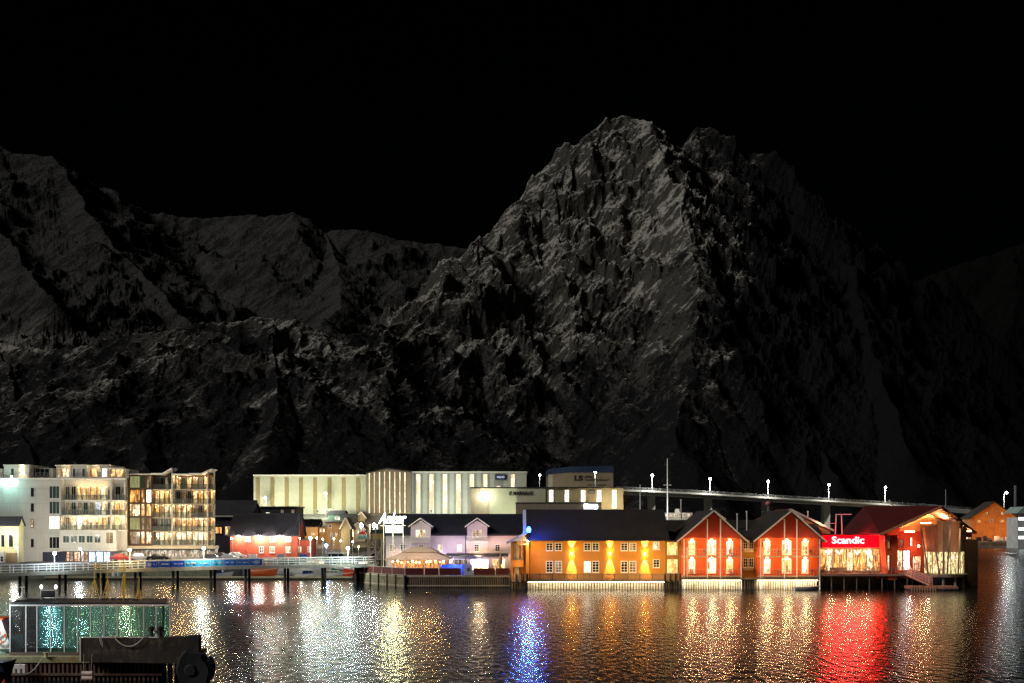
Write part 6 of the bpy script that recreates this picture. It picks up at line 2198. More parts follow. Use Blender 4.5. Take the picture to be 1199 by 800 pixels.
# curved bay: fanning timber fins above, glazing below
cx, cy = X(1104, 176.2) - O.x, 176.2 - O.y
m_in, m_fr, m_fin, m_post = MB(), MB(), MB(), MB()
Rb = X(1127, 176) - X(1104, 176)
z0, z1, z2 = Z(672.5, 173.5), Z(646.5, 173.5), Z(616, 173.5)
NB_ = 10
for i in range(NB_):
    t0, t1 = PI * (1.03 + 0.94 * i / NB_), PI * (1.03 + 0.94 * (i + 1) / NB_)
    p0, p1 = (cx + Rb * math.cos(t0), cy + Rb * math.sin(t0)), (cx + Rb * math.cos(t1), cy + Rb * math.sin(t1))
    mm = MB().extrude([(p0[0], p0[1], z0 + 0.1), (p1[0], p1[1], z0 + 0.1), (p1[0], p1[1], z1), (p0[0], p0[1], z1)], (0, 0.05, 0))
    mm.build('glass_panel', lit('bay_inside', (0.95, 0.85, 0.42), 1.5, lo=0.2, scale=2.4), gh)
    m_post.bar((p0[0] * 1.0, p0[1] - 0.03, z0), (p0[0], p0[1] - 0.03, z1), 0.09, 0.09)
    k0, k1 = 1.02, 1.16
    hh = z2 + (0.75 if 3 <= i <= 6 else -0.35 if i in (0, 9) else 0.0)
    q0, q1 = (cx + Rb * k1 * math.cos(t0), cy + Rb * k1 * math.sin(t0)), (cx + Rb * k1 * math.cos(t1), cy + Rb * k1 * math.sin(t1))
    r0, r1 = (cx + Rb * k0 * math.cos(t0), cy + Rb * k0 * math.sin(t0)), (cx + Rb * k0 * math.cos(t1), cy + Rb * k0 * math.sin(t1))
    MB().extrude([(r0[0], r0[1], z1 + 0.05), (r1[0], r1[1], z1 + 0.05), (q1[0], q1[1], hh), (q0[0], q0[1], hh)], (0, 0.12, 0)).build('stone_panel', (paint('timber_panels', (0.26, 0.17, 0.11), 0.85, 'hboards', var=0.4, scale=1.5), paint('slate_panels', (0.10, 0.075, 0.06), 0.85, 'hboards', var=0.5), paint('reddish_panels', (0.20, 0.10, 0.07), 0.85, 'hboards', var=0.4))[i % 3], gh)
m_post.bar((cx - Rb, cy, (z0 + z1) / 2 - 0.9), (cx - Rb * 0.4, cy - Rb * 0.93, (z0 + z1) / 2 - 0.9), 0.06, 0.07).bar((cx - Rb * 0.4, cy - Rb * 0.93, (z0 + z1) / 2 - 0.9), (cx + Rb * 0.6, cy - Rb * 0.82, (z0 + z1) / 2 - 0.9), 0.06, 0.07)
m_post.build('mullion', WOODD, gh)
for (pb_, pt_, top_) in ((1087, 1078.5, 619), (1100, 1091, 614.5), (1104.5, 1104.5, 614.5), (1109, 1112.5, 614.5), (1122, 1124, 619)):
    Yf = 170.9 + abs(pb_ - 1104) * 0.055
    a = Vector((X(pb_, Yf), Yf, Z(672, Yf))) - O
    c = Vector((X(pt_, Yf - 0.5), Yf - 0.5, Z(top_, Yf - 0.5))) - O
    MB().bar(a, c, 0.16, 0.22).build('timber_column', WOODD, gh)
m = MB().lathe([(0, z0 - 0.45), (Rb * 1.15, z0 - 0.45), (Rb * 1.2, z0), (0, z0)], (cx, cy), 28)
m.build('bay_floor', paint('pale_rim', (0.3, 0.26, 0.2), 0.7), gh)
m = MB().lathe([(0, z2 + 0.1), (Rb * 1.12, z2 + 0.1), (Rb * 1.12, z2 + 0.2), (0, z2 + 0.2)], (cx, cy), 24)
m.build('bay_top', WOODD, gh)
for a_ in (-0.85, -0.3, 0.3, 0.85):
    MB().tube((cx + Rb * a_, cy - Rb * math.sqrt(1 - a_ * a_) * 0.9, -2), (cx + Rb * a_, cy - Rb * math.sqrt(1 - a_ * a_) * 0.9, z0 - 0.46), 0.22, 0.2, 10).build('pillar', CONCP, gh)
for a_ in (-0.5, 0.5):
    wash((cx + a_ * Rb, cy - Rb - 1.6, z1 - 0.9), 90, (1, 0.75, 0.4), gh)
wash((cx, cy - Rb - 3.2, z2 - 1.2), 330, (1, 0.6, 0.35), gh)
# dark stone end wall
sw = thing('stone_wall', 'dark rough stone wall at the right end of the big hall', 'wall', (X(1128, 177.5), 177.5, 0))
w = X(1145, 177.5) - X(1128, 177.5)
MB().box(0, w, 0, 9, -2, Z(632, 177.5)).build('masonry', paint('dark_stone', (0.07, 0.055, 0.045), 0.9, 'tiles', var=0.5), sw)
MB().box(-0.1, w * 0.5, -0.12, 0.02, Z(631.5, 177.5) + 0.02, Z(629.3, 177.5)).build('lit_slot', W_CREAM, sw)

# boardwalk in front of the restaurant
BZ = Z(672, 171.5)
t = thing('boardwalk', 'open boardwalk on slim posts before the red-signed restaurant', 'boardwalk', (X(958.5, 171.3), 171.3, 0))
w = X(1077, 171.3) - X(958.5, 171.3)
MB().box(0, w, -0.1, 4.7, BZ - 0.22, BZ).build('deck', QT, t)
MB().box(0, w, -0.18, -0.103, BZ - 0.32, BZ + 0.02).build('edge_beam', paint('reddish_beam', (0.35, 0.2, 0.14), 0.7), t)
for i in range(9):
    for y_ in (0.2, 3.6):
        MB().tube((w * i / 8 + 0.1, y_, -2), (w * i / 8 + 0.1, y_, BZ - 0.23), 0.09, 0.09, 8).build('pile', WOODD, t)
m = MB().box(0, w, 6, 6.2, -2, BZ - 0.3)
m.build('back_wall', PILE, t)
rl = rail('boardwalk_railing', paint('reddish_rail', (0.45, 0.25, 0.2), 0.6), None, 0, w - 0.2, 0.0, BZ, 1.05, 26, 4, 0.022, 0.06)
rl.location = (X(958.5, 171.3), 171.3, 0)
tag(rl, 'reddish post-and-rail railing along the boardwalk', 'railing')
# planter boxes and benches on the boardwalk
for k, (a, c, lab) in enumerate(((960, 966, 'wooden planter box at the left end of the boardwalk'), (972, 990, 'long wooden bench before the restaurant windows'), (1012, 1022, 'wooden table with benches on the right part of the boardwalk'))):
    t = thing('bench' if k == 1 else 'picnic_table' if k == 2 else 'planter', lab, ('planter', 'bench', 'table')[k], (X(a, 173.2), 173.2, BZ))
    w = X(c, 173.2) - X(a, 173.2)
    if k == 0:
        MB().box(0, w, -0.3, 0.3, 0, 0.6).build('box', WOODD, t)
        m = MB()
        rr = random.Random(5)
        for i in range(60):
            x, y, z = rr.uniform(0.05, w - 0.05), rr.uniform(-.25, .25), 0.6 + rr.uniform(0, 0.4)
            m.poly([(x, y, z), (x + 0.07, y + rr.uniform(-.04, .04), z + 0.04), (x + rr.uniform(-.05, .05), y, z + 0.14)])
        m.build('foliage', paint('planter_green', (0.06, 0.09, 0.03), 0.8), t)
    elif k == 1:
        MB().box(0, w, -0.22, 0.22, 0.42, 0.48).build('seat', WOODP, t)
        MB().box(0, w, 0.2, 0.25, 0.482, 0.85).build('backrest', WOODP, t)
        for x in (0.2, w / 2, w - 0.2):
            MB().box(x - 0.04, x + 0.04, -0.2, 0.2, 0, 0.418).build('leg', WOODD, t)
    else:
        MB().box(0, w, -0.35, 0.35, 0.7, 0.76).build('tabletop', WOODP, t)
        for y in (-0.75, 0.75):
            MB().box(0, w, y - 0.14, y + 0.14, 0.42, 0.47).build('seat', WOODP, t)
        for x in (0.15, w - 0.15):
            MB().bar((x, -0.7, 0.02), (x, 0.0, 0.69), 0.06, 0.08).bar((x, 0.7, 0.02), (x, 0.0, 0.69), 0.06, 0.08).build('leg', WOODD, t)
# gangway and floating dock
g0 = Vector((X(1061, 170.9), 170.9, BZ))
g1 = Vector((X(1090, 168.2), 168.2, 0.75))
t = thing('gangway', 'sloping pink-lit gangway leading down to the floating dock', 'gangway', tuple(g0))
d = g1 - g0
m = MB().bar((0, 0, -0.06), d + Vector((0, 0, -0.06)), 1.2, 0.1)
m.build('ramp', paint('pinkish_planks', (0.5, 0.3, 0.25), 0.7, 'boards'), t)
m = MB()
for y_ in (-0.6, 0.6):
    o_ = Vector((0, y_, 0))
    for hz in (0.35, 0.7, 1.05):
        m.bar(o_ + Vector((0, 0, hz)), d + o_ + Vector((0, 0, hz)), 0.06, 0.07)
    for i in range(8):
        p = d * (i / 7) + o_
        m.bar(p, p + Vector((0, 0, 1.05)), 0.05, 0.05)
m.build('railing', paint('pink_rail', (0.6, 0.35, 0.3), 0.6), t)
t = thing('floating_dock', 'low floating dock with plank sides at the foot of the gangway', 'dock', (X(1066, 167), 167.0, 0))
w = X(1122, 167) - X(1066, 167)
MB().box(0, w, 0, 2.6, 0.25, 0.62).build('deck', paint('dock_planks', (0.34, 0.17, 0.12), 0.8, 'boards', var=0.3), t)
MB().box(0.05, w - 0.05, 0.05, 2.5, -0.5, 0.247).build('float', PILE, t)
for i in range(10):
    MB().box(w * 0.55 * i / 10 + 0.1, w * 0.55 * i / 10 + 0.28, -0.08, -0.003, -0.05, 0.6).build('fender_post', paint('dock_post', (0.45, 0.28, 0.2), 0.7), t)
for x in (w * 0.68, w * 0.8, w * 0.92):
    MB().tube((x, -0.2, 0.15), (x + 0.5, -0.2, 0.15), 0.17, n=10).build('tyre_fender', BLACK, t)
MB().tube((w * 0.35, 1.2, 0.62), (w * 0.35, 1.2, 1.0), 0.12, n=8).build('bollard', BLACK, t)
lamp('POINT', (w * 0.3, -1.0, 3.0), 120, (1, 0.42, 0.3), t)

# ================================================================== road bridge on tall piers
rb = thing('road_bridge', 'long concrete road bridge climbing on tall piers behind the hotels', 'bridge', (X(722, 430), 430, 0))
BR_ = [(722, 430, 573.6), (764, 437, 575.2), (831, 450, 578.5), (899, 465, 582.6), (970, 482, 586.6), (1036, 500, 590.5), (1090, 515, 594), (1200, 545, 602)]
pp = [Vector((X(a, Y), Y, Z(p, Y))) for a, Y, p in BR_]
base = pp[0] - Vector((0, 0, pp[0].z))
m, e, r = MB(), MB(), MB()
for a, c in zip(pp, pp[1:]):
    a, c = a - base, c - base
    m.extrude([(a.x, a.y, a.z - 1.6), (c.x, c.y, c.z - 1.6), (c.x, c.y, c.z - 0.35), (a.x, a.y, a.z - 0.35)], (0, 8, 0))
    e.extrude([(a.x, a.y - 0.6, a.z - 0.45), (c.x, c.y - 0.6, c.z - 0.45), (c.x, c.y - 0.6, c.z + 0.25), (a.x, a.y - 0.6, a.z + 0.25)], (0, 0.58, 0))
    for k in range(3):
        r.bar(a + Vector((0, -0.4, 0.55 + 0.3 * k)), c + Vector((0, -0.4, 0.55 + 0.3 * k)), 0.06, 0.09)
    n = 8
    for i in range(n):
        p = a.lerp(c, i / n) + Vector((0, -0.4, 0.2))
        r.box(p.x - 0.06, p.x + 0.06, p.y - 0.06, p.y + 0.06, p.z, p.z + 1.0)
BC = paint('bridge_concrete', (0.46, 0.46, 0.42), 0.8, var=0.15)
m.build('girder', BC, rb)
e.build('parapet', BC, rb)
r.build('guard_rail', STEEL, rb)
for a, Y, p in BR_[1:6]:
    q = Vector((X(a, Y), Y, Z(p, Y))) - base
    MB().box(q.x - 1.3, q.x + 1.3, q.y + 2, q.y + 6, -3, q.z - 1.61).build('pier', BC, rb)
orda = ['first', 'second', 'third', 'fourth', 'fifth']
for k, (a, Y, p, py_) in enumerate(((763.5, 437, 575.2, 556.5), (831, 450, 578.5, 560.5), (899, 465, 582.6, 563.5), (970, 482, 586.6, 567.5), (1036, 500, 590.5, 570.5))):
    zb = Z(p, Y) + 0.25
    h = Z(py_, Y) - zb
    t = thing('bridge_lamp', '%s lamp from the left along the road bridge, seen %s' % (orda[k], ('beside the tall white pole', 'above the left red house', 'above the right red house', 'above the red sign', 'above the big red hall roof')[k]), 'street lamp', (X(a, Y), Y - 0.3, zb), group='street lamps along the road bridge')
    MB().tube((0, 0, -0.3), (0, 0, h), 0.13, 0.08, 8).build('pole', paint('lit_pole', (0.6, 0.6, 0.58), 0.4), t)
    MB().box(-0.3, 0.3, -1.1, 0.15, h, h + 0.15).build('lamp_head', STEEL, t)
    MB().ball((0, -0.7, h - 0.15), 0.5).build('lamp_globe', glow('bridge_bulb', (1, 0.98, 0.9), 30), t, smooth=True)
    lamp('POINT', (0, -2.6, h - 0.5), 15000, (1, 0.96, 0.85), t, size=0.3)
# tall white poles behind the hotels
for px_, top, bot, Y_, r_, lab, yard in ((781.5, 537, 600, 230, 0.17, 'tall white mast with a small crossbar rising behind the orange hotel', 1), (749.5, 567.5, 598, 240, 0.12, 'short white mast left of the first bridge lamp', 0),
                                   (1107.5, 573, 598, 300, 0.16, 'dim thin mast behind the ridge of the big red hall', 0)):
    t = thing('tall_mast', lab, 'mast', (X(px_, Y_), Y_, 1.0))
    h = Z(top, Y_) - 1
    m = MB().tube((0, 0, 0), (0, 0, h), r_, r_ * 0.6, 9)
    m.build('pole', WHITE if px_ < 1000 else STEEL, t)
    if yard:
        MB().tube((-0.8, 0, Z(568, Y_) - 1), (0.8, 0, Z(568, Y_) - 1), 0.05, n=6).build('crossbar', WHITE, t)
        lamp('POINT', (0, -4, h * 0.55), 900, (1, 1, 0.95), t)
b = Bld('ship_deckhouse', 'pale lit superstructure showing in the gap right of the orange roof', 'ship', 776, 236, 0.0)
b.part('wall', MB().box(0, b.lx(811), 0, 5, 0, b.lz(600.5)), paint('ship_white', (0.5, 0.48, 0.4), 0.6))
for i in range(6):
    b.win(779 + i * 5.2, 601.5, 782 + i * 5.2, 605, W_CREAM, TRIM, 1, 1)
b.part('funnel', MB().extrude([(b.lx(792), 1, b.lz(600.5)), (b.lx(797), 1, b.lz(600.5)), (b.lx(796), 1, b.lz(596)), (b.lx(793), 1, b.lz(596))], (0, 2, 0)), WHITE)
lamp('POINT', (b.lx(793), -3, b.lz(598)), 200, (1, 0.85, 0.7), b.root)
t = thing('wall_beacon', 'pinkish round beacon on the roofs just left of the second red gable', 'beacon', (X(899.5, 196), 196, 9))
MB().tube((0, 0, 0), (0, 0, Z(591, 196) - 9), 0.1, n=8).build('pole', STEEL, t)
MB().ball((0, 0, Z(589.5, 196) - 9), 0.5, 10, 7, 0.8).build('dome', paint('pink_dome', (0.5, 0.2, 0.2), 0.5), t, smooth=True)
MB().box(-1.2, 3.0, -0.05, 0.05, Z(599.4, 196) - 9, Z(598.8, 196) - 9).build('crossbar', STEEL, t)
# roof vent of the big hall
t = thing('roof_vent', 'pale ventilation pipe with a cowl on the ridge of the big red hall', 'vent', (X(1045, 190), 190, Z(598, 190)))
MB().tube((0, 0, -0.5), (0, 0, 1.0), 0.2, n=10).tube((0, 0, 1.0), (-0.6, 0, 1.7), 0.2, n=10).build('pipe', TRIM, t)
MB().box(0.1, 0.9, -0.3, 0.3, 0.35, 0.8).build('cowl', TRIM, t)

# ================================================================== far warehouse across the sound
FY = 470
b = Bld('far_warehouse', 'orange-lit gabled warehouse with five small windows across the dark sound', 'warehouse', 1137, FY, 2.6)
FOR = paint('far_orange_boards', (0.42, 0.17, 0.05), 0.7, 'boards', var=0.3, scale=0.4, wear=(0.25, 0.08, 0.02))
gable_shell(b, 0, b.lx(1191.5), 0, 9, b.lz(606.5), b.lz(588.5), 'y', FOR, RFB, over=0.6, thick=0.4, zb=-2)
for a, q, ww, k in ((1144.5, 609, 4, W_AMB), (1158.5, 608, 4.5, W_DIM), (1171, 608.5, 5, W_AMB), (1153.5, 599.5, 3.2, W_AMB), (1172, 599.5, 3, W_CREAM)):
    b.win(a, q, a + ww, q + 3.4, k, WOODP, 2, 2, fw=0.15)
for a, pw in ((1150, 2500), (1180, 2500)):
    wash((b.lx(a), -11, 5), pw, (1, 0.42, 0.10), b.root)
b.part('side_wing', MB().box(b.lx(1180), b.lx(1193.5), 9.2, 20, 0, b.lz(597, d=9)), FOR)
t = thing('far_quay', 'low rocky quay lit orange under the far warehouse', 'quay', (X(1120, 456), 456, 0))
w = X(1215, 456) - X(1120, 456)
m = MB()
rr = random.Random(2)
for i in range(26):
    x0, x1 = w * i / 26, w * (i + 1) / 26
    m.extrude([(x0, rr.uniform(-.8, .8), -3), (x1, rr.uniform(-.8, .8), -3), (x1, 1.5, 2.0 + rr.uniform(-.2, .2)), (x0, 1.5, 2.0 + rr.uniform(-.2, .2))], (0, 10, 0))
m.build('rubble', paint('orange_rock', (0.2, 0.12, 0.07), 0.9, var=0.5), t)
rr = random.Random(8)
for k in range(7):
    px_ = 1146 + k * 6.4 + (0, 1, -1, 2, 0, 1, 0)[k]
    kinds = ['dark wooden crate', 'black drum', 'heap of dark nets', 'white fish tub', 'pale crate stack', 'white drum', 'grey crate']
    places = ['leftmost on the far quay', 'beside the leftmost crate on the far quay', 'in the left half of the far quay', 'before the middle of the far warehouse', 'right of the middle of the far quay', 'second from the right end of the far warehouse wall', 'at the right corner of the far warehouse']
    h = 1.2 + rr.uniform(0, 0.9)
    m = MB()
    if 'drum' in kinds[k]:
        m.lathe([(0, 0), (0.7, 0), (0.75, 0.4), (0.7, 0.8), (0.75, 1.2), (0.7, h), (0, h)], n=12)
    elif 'heap' in kinds[k]:
        m.lathe([(0, 0), (1.5, 0), (1.3, 0.5), (0.8, 0.9), (0.3, 1.3), (0, 1.4)], n=9)
    else:
        m.box(-0.8, 0.8, -0.7, 0.7, 0.15, h).box(-0.85, 0.85, -0.75, 0.75, h + 0.002, h + 0.12).box(-0.8, -0.5, -0.7, 0.7, 0, 0.148).box(0.5, 0.8, -0.7, 0.7, 0, 0.148)
    tag(m.build('cargo_drum' if 'drum' in kinds[k] else 'net_heap' if 'heap' in kinds[k] else 'cargo_crate', WHITE if 'white' in kinds[k] or 'pale' in kinds[k] else BLACK, None, (X(px_, 462), 462, 2.55)), kinds[k] + ' ' + places[k], 'cargo', 'cargo on the far quay')
t = thing('street_lamp', 'hooked white street lamp behind the far orange warehouse', 'street lamp', (X(1175.5, 510), 510, 3))
h = Z(577, 510) - 3
MB().tube((0, 0, 0), (0, 0, h - 0.6), 0.22, 0.16, 8).tube((0, 0, h - 0.6), (0.8, -0.3, h), 0.14, n=7).build('pole', WHITE, t)
MB().ball((1.0, -0.4, h), 0.55).build('lamp_globe', BULB, t, smooth=True)
lamp('POINT', (0.9, -2.2, h - 0.6), 2600, (1, 1, 0.95), t)
b = Bld('ferry_terminal', 'pale building with glaring white lights cut by the right edge of the view', 'building', 1191.8, 440, 2.0)
b.part('wall', MB().box(0, 14, 0, 10, -3, b.lz(606)), paint('terminal_grey', (0.4, 0.42, 0.42), 0.7))
b.part('roof', MB().extrude([(-0.8, -1, b.lz(601)), (15, -1, b.lz(601)), (15, -1, b.lz(593.5)), (2, -1, b.lz(593.5))], (0, 12, 0)), paint('green_grey_roof', (0.25, 0.34, 0.32), 0.6))
for q in (608, 620, 630):
    b.win(1192.3, q - 2.5, 1199.5, q + 1.6, glow('terminal_light', (0.9, 0.97, 1.0), 2.5), TRIM, 2, 1)
    wash((4.5, -4, b.lz(q)), 25, (0.9, 1, 1), b.root)
b.part('chimney', MB().tube((19.0, 45, 0), (19.0, 45, b.lz(568.5, d=45)), 0.6, n=12), paint('dark_chimney', (0.08, 0.09, 0.11), 0.7))

# ================================================================== near quay with the glass pavilion
NY = 73.0
nx = lambda px, Y=NY: X(px, Y)
gp = thing('glass_pavilion', 'long low glass pavilion with thin white mullions on the near quay', 'pavilion', (nx(11.5), NY, 0))
ox_ = nx(11.5)
lx = lambda px, Y=NY: X(px, Y) - ox_
zt, zb = Z(709.5, NY), Z(767.5, NY)
TEAL = see_through('teal_pane', (0.52, 0.86, 0.86), 0.05, 0.08)
GREY = see_through('smoky_pane', (0.42, 0.43, 0.45), 0.08, 0.12)
cols = [12, 30.5, 43.5, 59.5, 75.5, 91, 106.5, 122, 137.5, 153, 168.5, 183, 199]
for i, (a, c) in enumerate(zip(cols, cols[1:])):
    MB().box(lx(a) + 0.03, lx(c) - 0.03, 0.0, 0.02, zb + 0.22, zt - 0.05).build('glass_panel', GREY if i < 2 else TEAL, gp)
for i, a in enumerate(cols):
    MB().box(lx(a) - 0.03, lx(a) + 0.03, -0.04, 0.06, zb + 0.2, zt).build('mullion', paint('pale_mullion', (0.75, 0.76, 0.8), 0.4), gp)
MB().box(lx(11.5), lx(199.5), -0.06, 0.08, zt + 0.002, zt + 0.08).build('top_rail', paint('pale_mullion', (0.75, 0.76, 0.8), 0.4), gp)
MB().box(lx(11.5), lx(199.5), -0.05, 0.08, zb, zb + 0.198).build('bottom_rail', paint('brown_sill', (0.13, 0.10, 0.085), 0.7), gp)
RW = lx(199.5)
MB().extrude([(0.0, 0.2, zt + 0.05), (RW - 0.25, 0.2, zt + 0.05), (RW - 1.5, 4.3, zt + 0.05), (-1.2, 4.3, zt + 0.05)], (0, 0, 0.15)).build('roof', BLACK, gp)
for a in (-1.0, RW - 1.7):
    MB().box(a - 0.06, a + 0.06, 4.0, 4.12, zb, zt + 0.04).build('rear_post', STEEL, gp)
nq = thing('near_quay', 'weathered timber quay with slatted piling in the near left corner', 'quay', (nx(-60, 72), 72, 0))
o2 = nx(-60, 72)
w = X(186, 72) - o2
MB().box(0, w + 1.6, 0.2, 5.4, zb - 0.25, zb - 0.003).build('deck', paint('mossy_planks', (0.20, 0.20, 0.13), 0.9, 'boards', var=0.4, wear=(0.3, 0.2, 0.08)), nq)
MB().box(0, w, 0.0, 0.19, zb - 0.35, zb + 0.02).build('edge_beam', paint('mossy_edge', (0.30, 0.31, 0.18), 0.9, var=0.5, wear=(0.35, 0.16, 0.05), scale=2), nq)
BRP = paint('brown_pile_slats', (0.16, 0.10, 0.075), 0.85, var=0.5, wear=(0.07, 0.055, 0.06), scale=2)
planks(nq, (0.5, 0.25, 0), (w, 0.25, 0), -1.5, zb - 0.36, 0.28, BRP, 'slat_facing', jit=0.0, w=0.42, seed=21, thick=0.12)
MB().box(0.4, w + 0.2, -0.02, 0.08, 0.32, 0.46).build('waling', BRP, nq)
MB().box(0.4, w, 0.9, 1.1, -1.5, zb - 0.36).build('core', PILE, nq)
for a in (190, 197, 205):
    MB().tube((X(a, 72.6) - o2, 1.0, -2), (X(a, 72.6) - o2, 1.0, zb - 0.2), 0.18, 0.16, 9).build('pile', PILE, nq)
bw = thing('fender_wall', 'black rubber-faced fender beam hung with ropes on the near quay', 'fender', (nx(95, 71.2), 71.2, 0))
o3 = nx(95, 71.2)
m = MB()
x1 = X(208, 71.2) - o3
x2 = X(228, 70.6) - o3
zt3, zb3 = Z(747.5, 71.2), Z(775, 71.2)
m.extrude([(0, 0, zb3), (x1 * 0.85, 0, zb3 - 0.1), (x2, 0.2, zb3 - 0.2), (x2, 0.2, zt3 + 0.15), (x1 * 0.85, 0, zt3 + 0.02), (0, 0, zt3)], (0, 0.7, 0))
RUB = paint('black_rubber', (0.035, 0.033, 0.032), 0.8, var=0.5, wear=(0.11, 0.10, 0.075), scale=1.5)
m.build('beam', RUB, bw)
MB().box(-0.06, x1 * 0.8, -0.03, 0.1, zt3 + 0.03, zt3 + 0.08).box(-0.08, -0.003, -0.05, 0.1, zb3, zt3).build('trim', TRIM, bw)
# loop of rope
t = thing('mooring_rope', 'pale rope hanging in a loop over the black fender beam', 'rope', (X(135, 71.1), 71.08, zt3 + 0.06))
w = X(168, 71.1) - X(135, 71.1)
pts = [(w * s, -0.04 - 0.02 * math.sin(s * 9), -0.55 * math.sin(PI * s) ** 0.8) for s in [i / 16 for i in range(17)]]
MB().path([(-0.15, 0.1, 0.03)] + pts + [(w + 0.25, 0.1, 0.05)], 0.035, 6).path([(w * 0.4, 0.1, 0.04), (w * 0.1, -0.05, 0.06), (-0.2, 0.0, 0.09), (-0.35, 0.2, 0.04)], 0.03, 6).path([(-0.9, 0, 0), (-0.8, -0.05, -0.3), (-0.78, -0.05, -0.6)], 0.02, 5).path([(-1.0, 0, 0), (-0.86, -0.05, -0.45)], 0.02, 5).build('rope', paint('rope', (0.5, 0.5, 0.44), 0.8), t)
RP = paint('rope', (0.5, 0.5, 0.44), 0.8)
A = Vector((X(52, 71.8), 71.6, zb + 0.06))
C = Vector((X(24, 70.5), 70.5, Z(790, 70.5)))
pts = []
for i in range(14):
    s = i / 13
    p = A.lerp(C, s)
    p.z -= 0.35 * math.sin(PI * s)
    pts.append(tuple(p - A))
tag(MB().path(pts, 0.03, 6).build('mooring_rope', RP, None, tuple(A)), 'taut pale rope running down from the mossy quay edge', 'rope')
t = thing('bollard', 'small pale bollard at the quay edge holding the slanting rope', 'bollard', (X(54, 71.9), 71.9, zb + 0.02))
MB().lathe([(0, 0), (0.14, 0), (0.11, 0.05), (0.11, 0.2), (0.17, 0.24), (0.17, 0.3), (0, 0.3)], n=12).build('bollard_body', paint('pale_yellow_iron', (0.5, 0.48, 0.3), 0.7), t)
for px_, lab in ((177, 'black mooring post standing on the fender beam, left of two'), (187, 'black knobbly mooring post on the fender beam, right of two')):
    m = MB().lathe([(0, 0), (0.18, 0), (0.13, 0.12), (0.12, 0.45), (0.2, 0.5), (0.2, 0.62), (0.1, 0.7), (0, 0.7)], n=12)
    if px_ > 180:
        m.tube((-0.28, 0, 0.35), (0.3, 0, 0.4), 0.07, n=8)
    tag(m.build('mooring_post', BLACK, None, (X(px_, 71.5), 71.55, zt3 + 0.02)), lab, 'mooring post', 'black mooring posts on the fender beam')
# big rubber fender roll
m = MB()
nn, mm_ = 26, 12
rr = random.Random(4)
Rf = 1.05
k = 0
ring = []
for j in range(mm_ + 1):
    yy = -0.55 + 1.1 * j / mm_
    for i in range(nn):
        a = 2 * PI * i / nn
        rad = Rf * (1 - 0.10 * abs(yy / 0.55) ** 4) * (1 + 0.08 * math.sin(3 * a + 1) + 0.12 * (rr.random() - 0.5) + (0.05 if i % 4 < 2 else -0.03))
        m.v.append((rad * math.cos(a) * 0.98, yy, rad * math.sin(a) * 1.28))
for j in range(mm_):
    for i in range(nn):
        i2 = (i + 1) % nn
        m.f.append([j * nn + i, j * nn + i2, (j + 1) * nn + i2, (j + 1) * nn + i])
        m.m.append(0)
c0 = len(m.v)
m.v += [(0, -0.45, 0), (0, 0.45, 0)]
for i in range(nn):
    i2 = (i + 1) % nn
    m.f.append([c0, i2, i]); m.m.append(0)
    m.f.append([c0 + 1, mm_ * nn + i, mm_ * nn + i2]); m.m.append(0)
t = thing('tyre_fender', 'huge black rubber tyre fender hanging at the corner of the near quay', 'fender', (X(226.5, 70), 70.2, 0.78))
m.build('tyre', paint('tyre_rubber', (0.018, 0.018, 0.02), 0.75, var=0.4, scale=3), t)
MB().tube((-0.1, -0.6, 0.15), (-0.1, -0.4, 0.15), 0.3, 0.5, 14).build('hub', MATS['tyre_rubber'], t)
MB().ball((0.9, 0.0, 0.25), 0.42, 9, 7, 1.8).build('side_tyre', paint('tyre_rubber', (0.018, 0.018, 0.02), 0.75), t)
# twin white float fender under the beam
t = thing('float_fender', 'pinkish white pair of float fenders hung below the fender beam', 'fender', (X(103, 71), 70.9, 0.6))
for z_ in (0.0, -0.3):
    MB().tube((-0.33, 0, z_), (0.33, 0, z_), 0.14, n=12).build('float', paint('pinkish_white', (0.62, 0.52, 0.48), 0.5), t)
m = MB()
for x in (-0.25, 0.25):
    m.tube((x, 0.0, 0.12), (x, 0.1, 1.2), 0.015, n=5)
m.build('rope', RP, t)
t = thing('white_crate', 'white slotted crate hanging under the left part of the near quay', 'crate', (X(16, 71.6), 71.6, Z(788, 71.6)))
w = X(30, 71.6) - X(16, 71.6)
h = Z(778, 71.6) - Z(788, 71.6)
MB().box(0, w, -0.12, 0.1, h * 0.5, h).box(0, 0.12, -0.12, 0.1, 0, h * 0.49).box(w * 0.35, w * 0.6, -0.12, 0.1, 0, h * 0.49).box(w * 0.8, w, -0.12, 0.1, 0, h * 0.49).build('panel', paint('bright_white', (0.85, 0.8, 0.75), 0.6), t)
# things on the pavilion roof
ZR = zt + 0.2
t = thing('roof_sign_box', 'small dark signboard with two round lamps on the pavilion roof', 'signboard', (X(48, 76), 76, ZR))
w = X(65, 76) - X(48, 76)
MB().box(0.02, w - 0.02, -0.03, 0.03, 0.15, 0.6).build('board', BLACK, t)
MB().box(0.02, w - 0.02, -0.05, 0.05, 0.602, 0.65).build('top_bar', TRIM, t)
for x, a in ((0.0, 0), (w, 1)):
    po_ = MB().box(x - 0.025, x + 0.025, -0.025, 0.025, 0, 0.68).build('post', TRIM, t)
    MB().ball((x + 0.02, 0, 0.85), 0.1, sz=1.5).build('round_lamp', glow('globe_soft', (1, 0.98, 0.9), 3.0), t, smooth=True)
t = thing('radar_mast', 'small white radar dome with a crossbar on the left end of the pavilion roof', 'radar', (X(26, 76.2), 76.2, ZR))
MB().lathe([(0, 0), (0.42, 0), (0.35, 0.08), (0.1, 0.14), (0.07, 0.5), (0, 0.5)], n=14).build('dome', TRIM, t)
MB().tube((0, 0, 0.5), (0, 0, 0.85), 0.03, n=6).tube((-0.18, 0, 0.82), (0.18, 0, 0.82), 0.025, n=6).build('crossbar', TRIM, t)
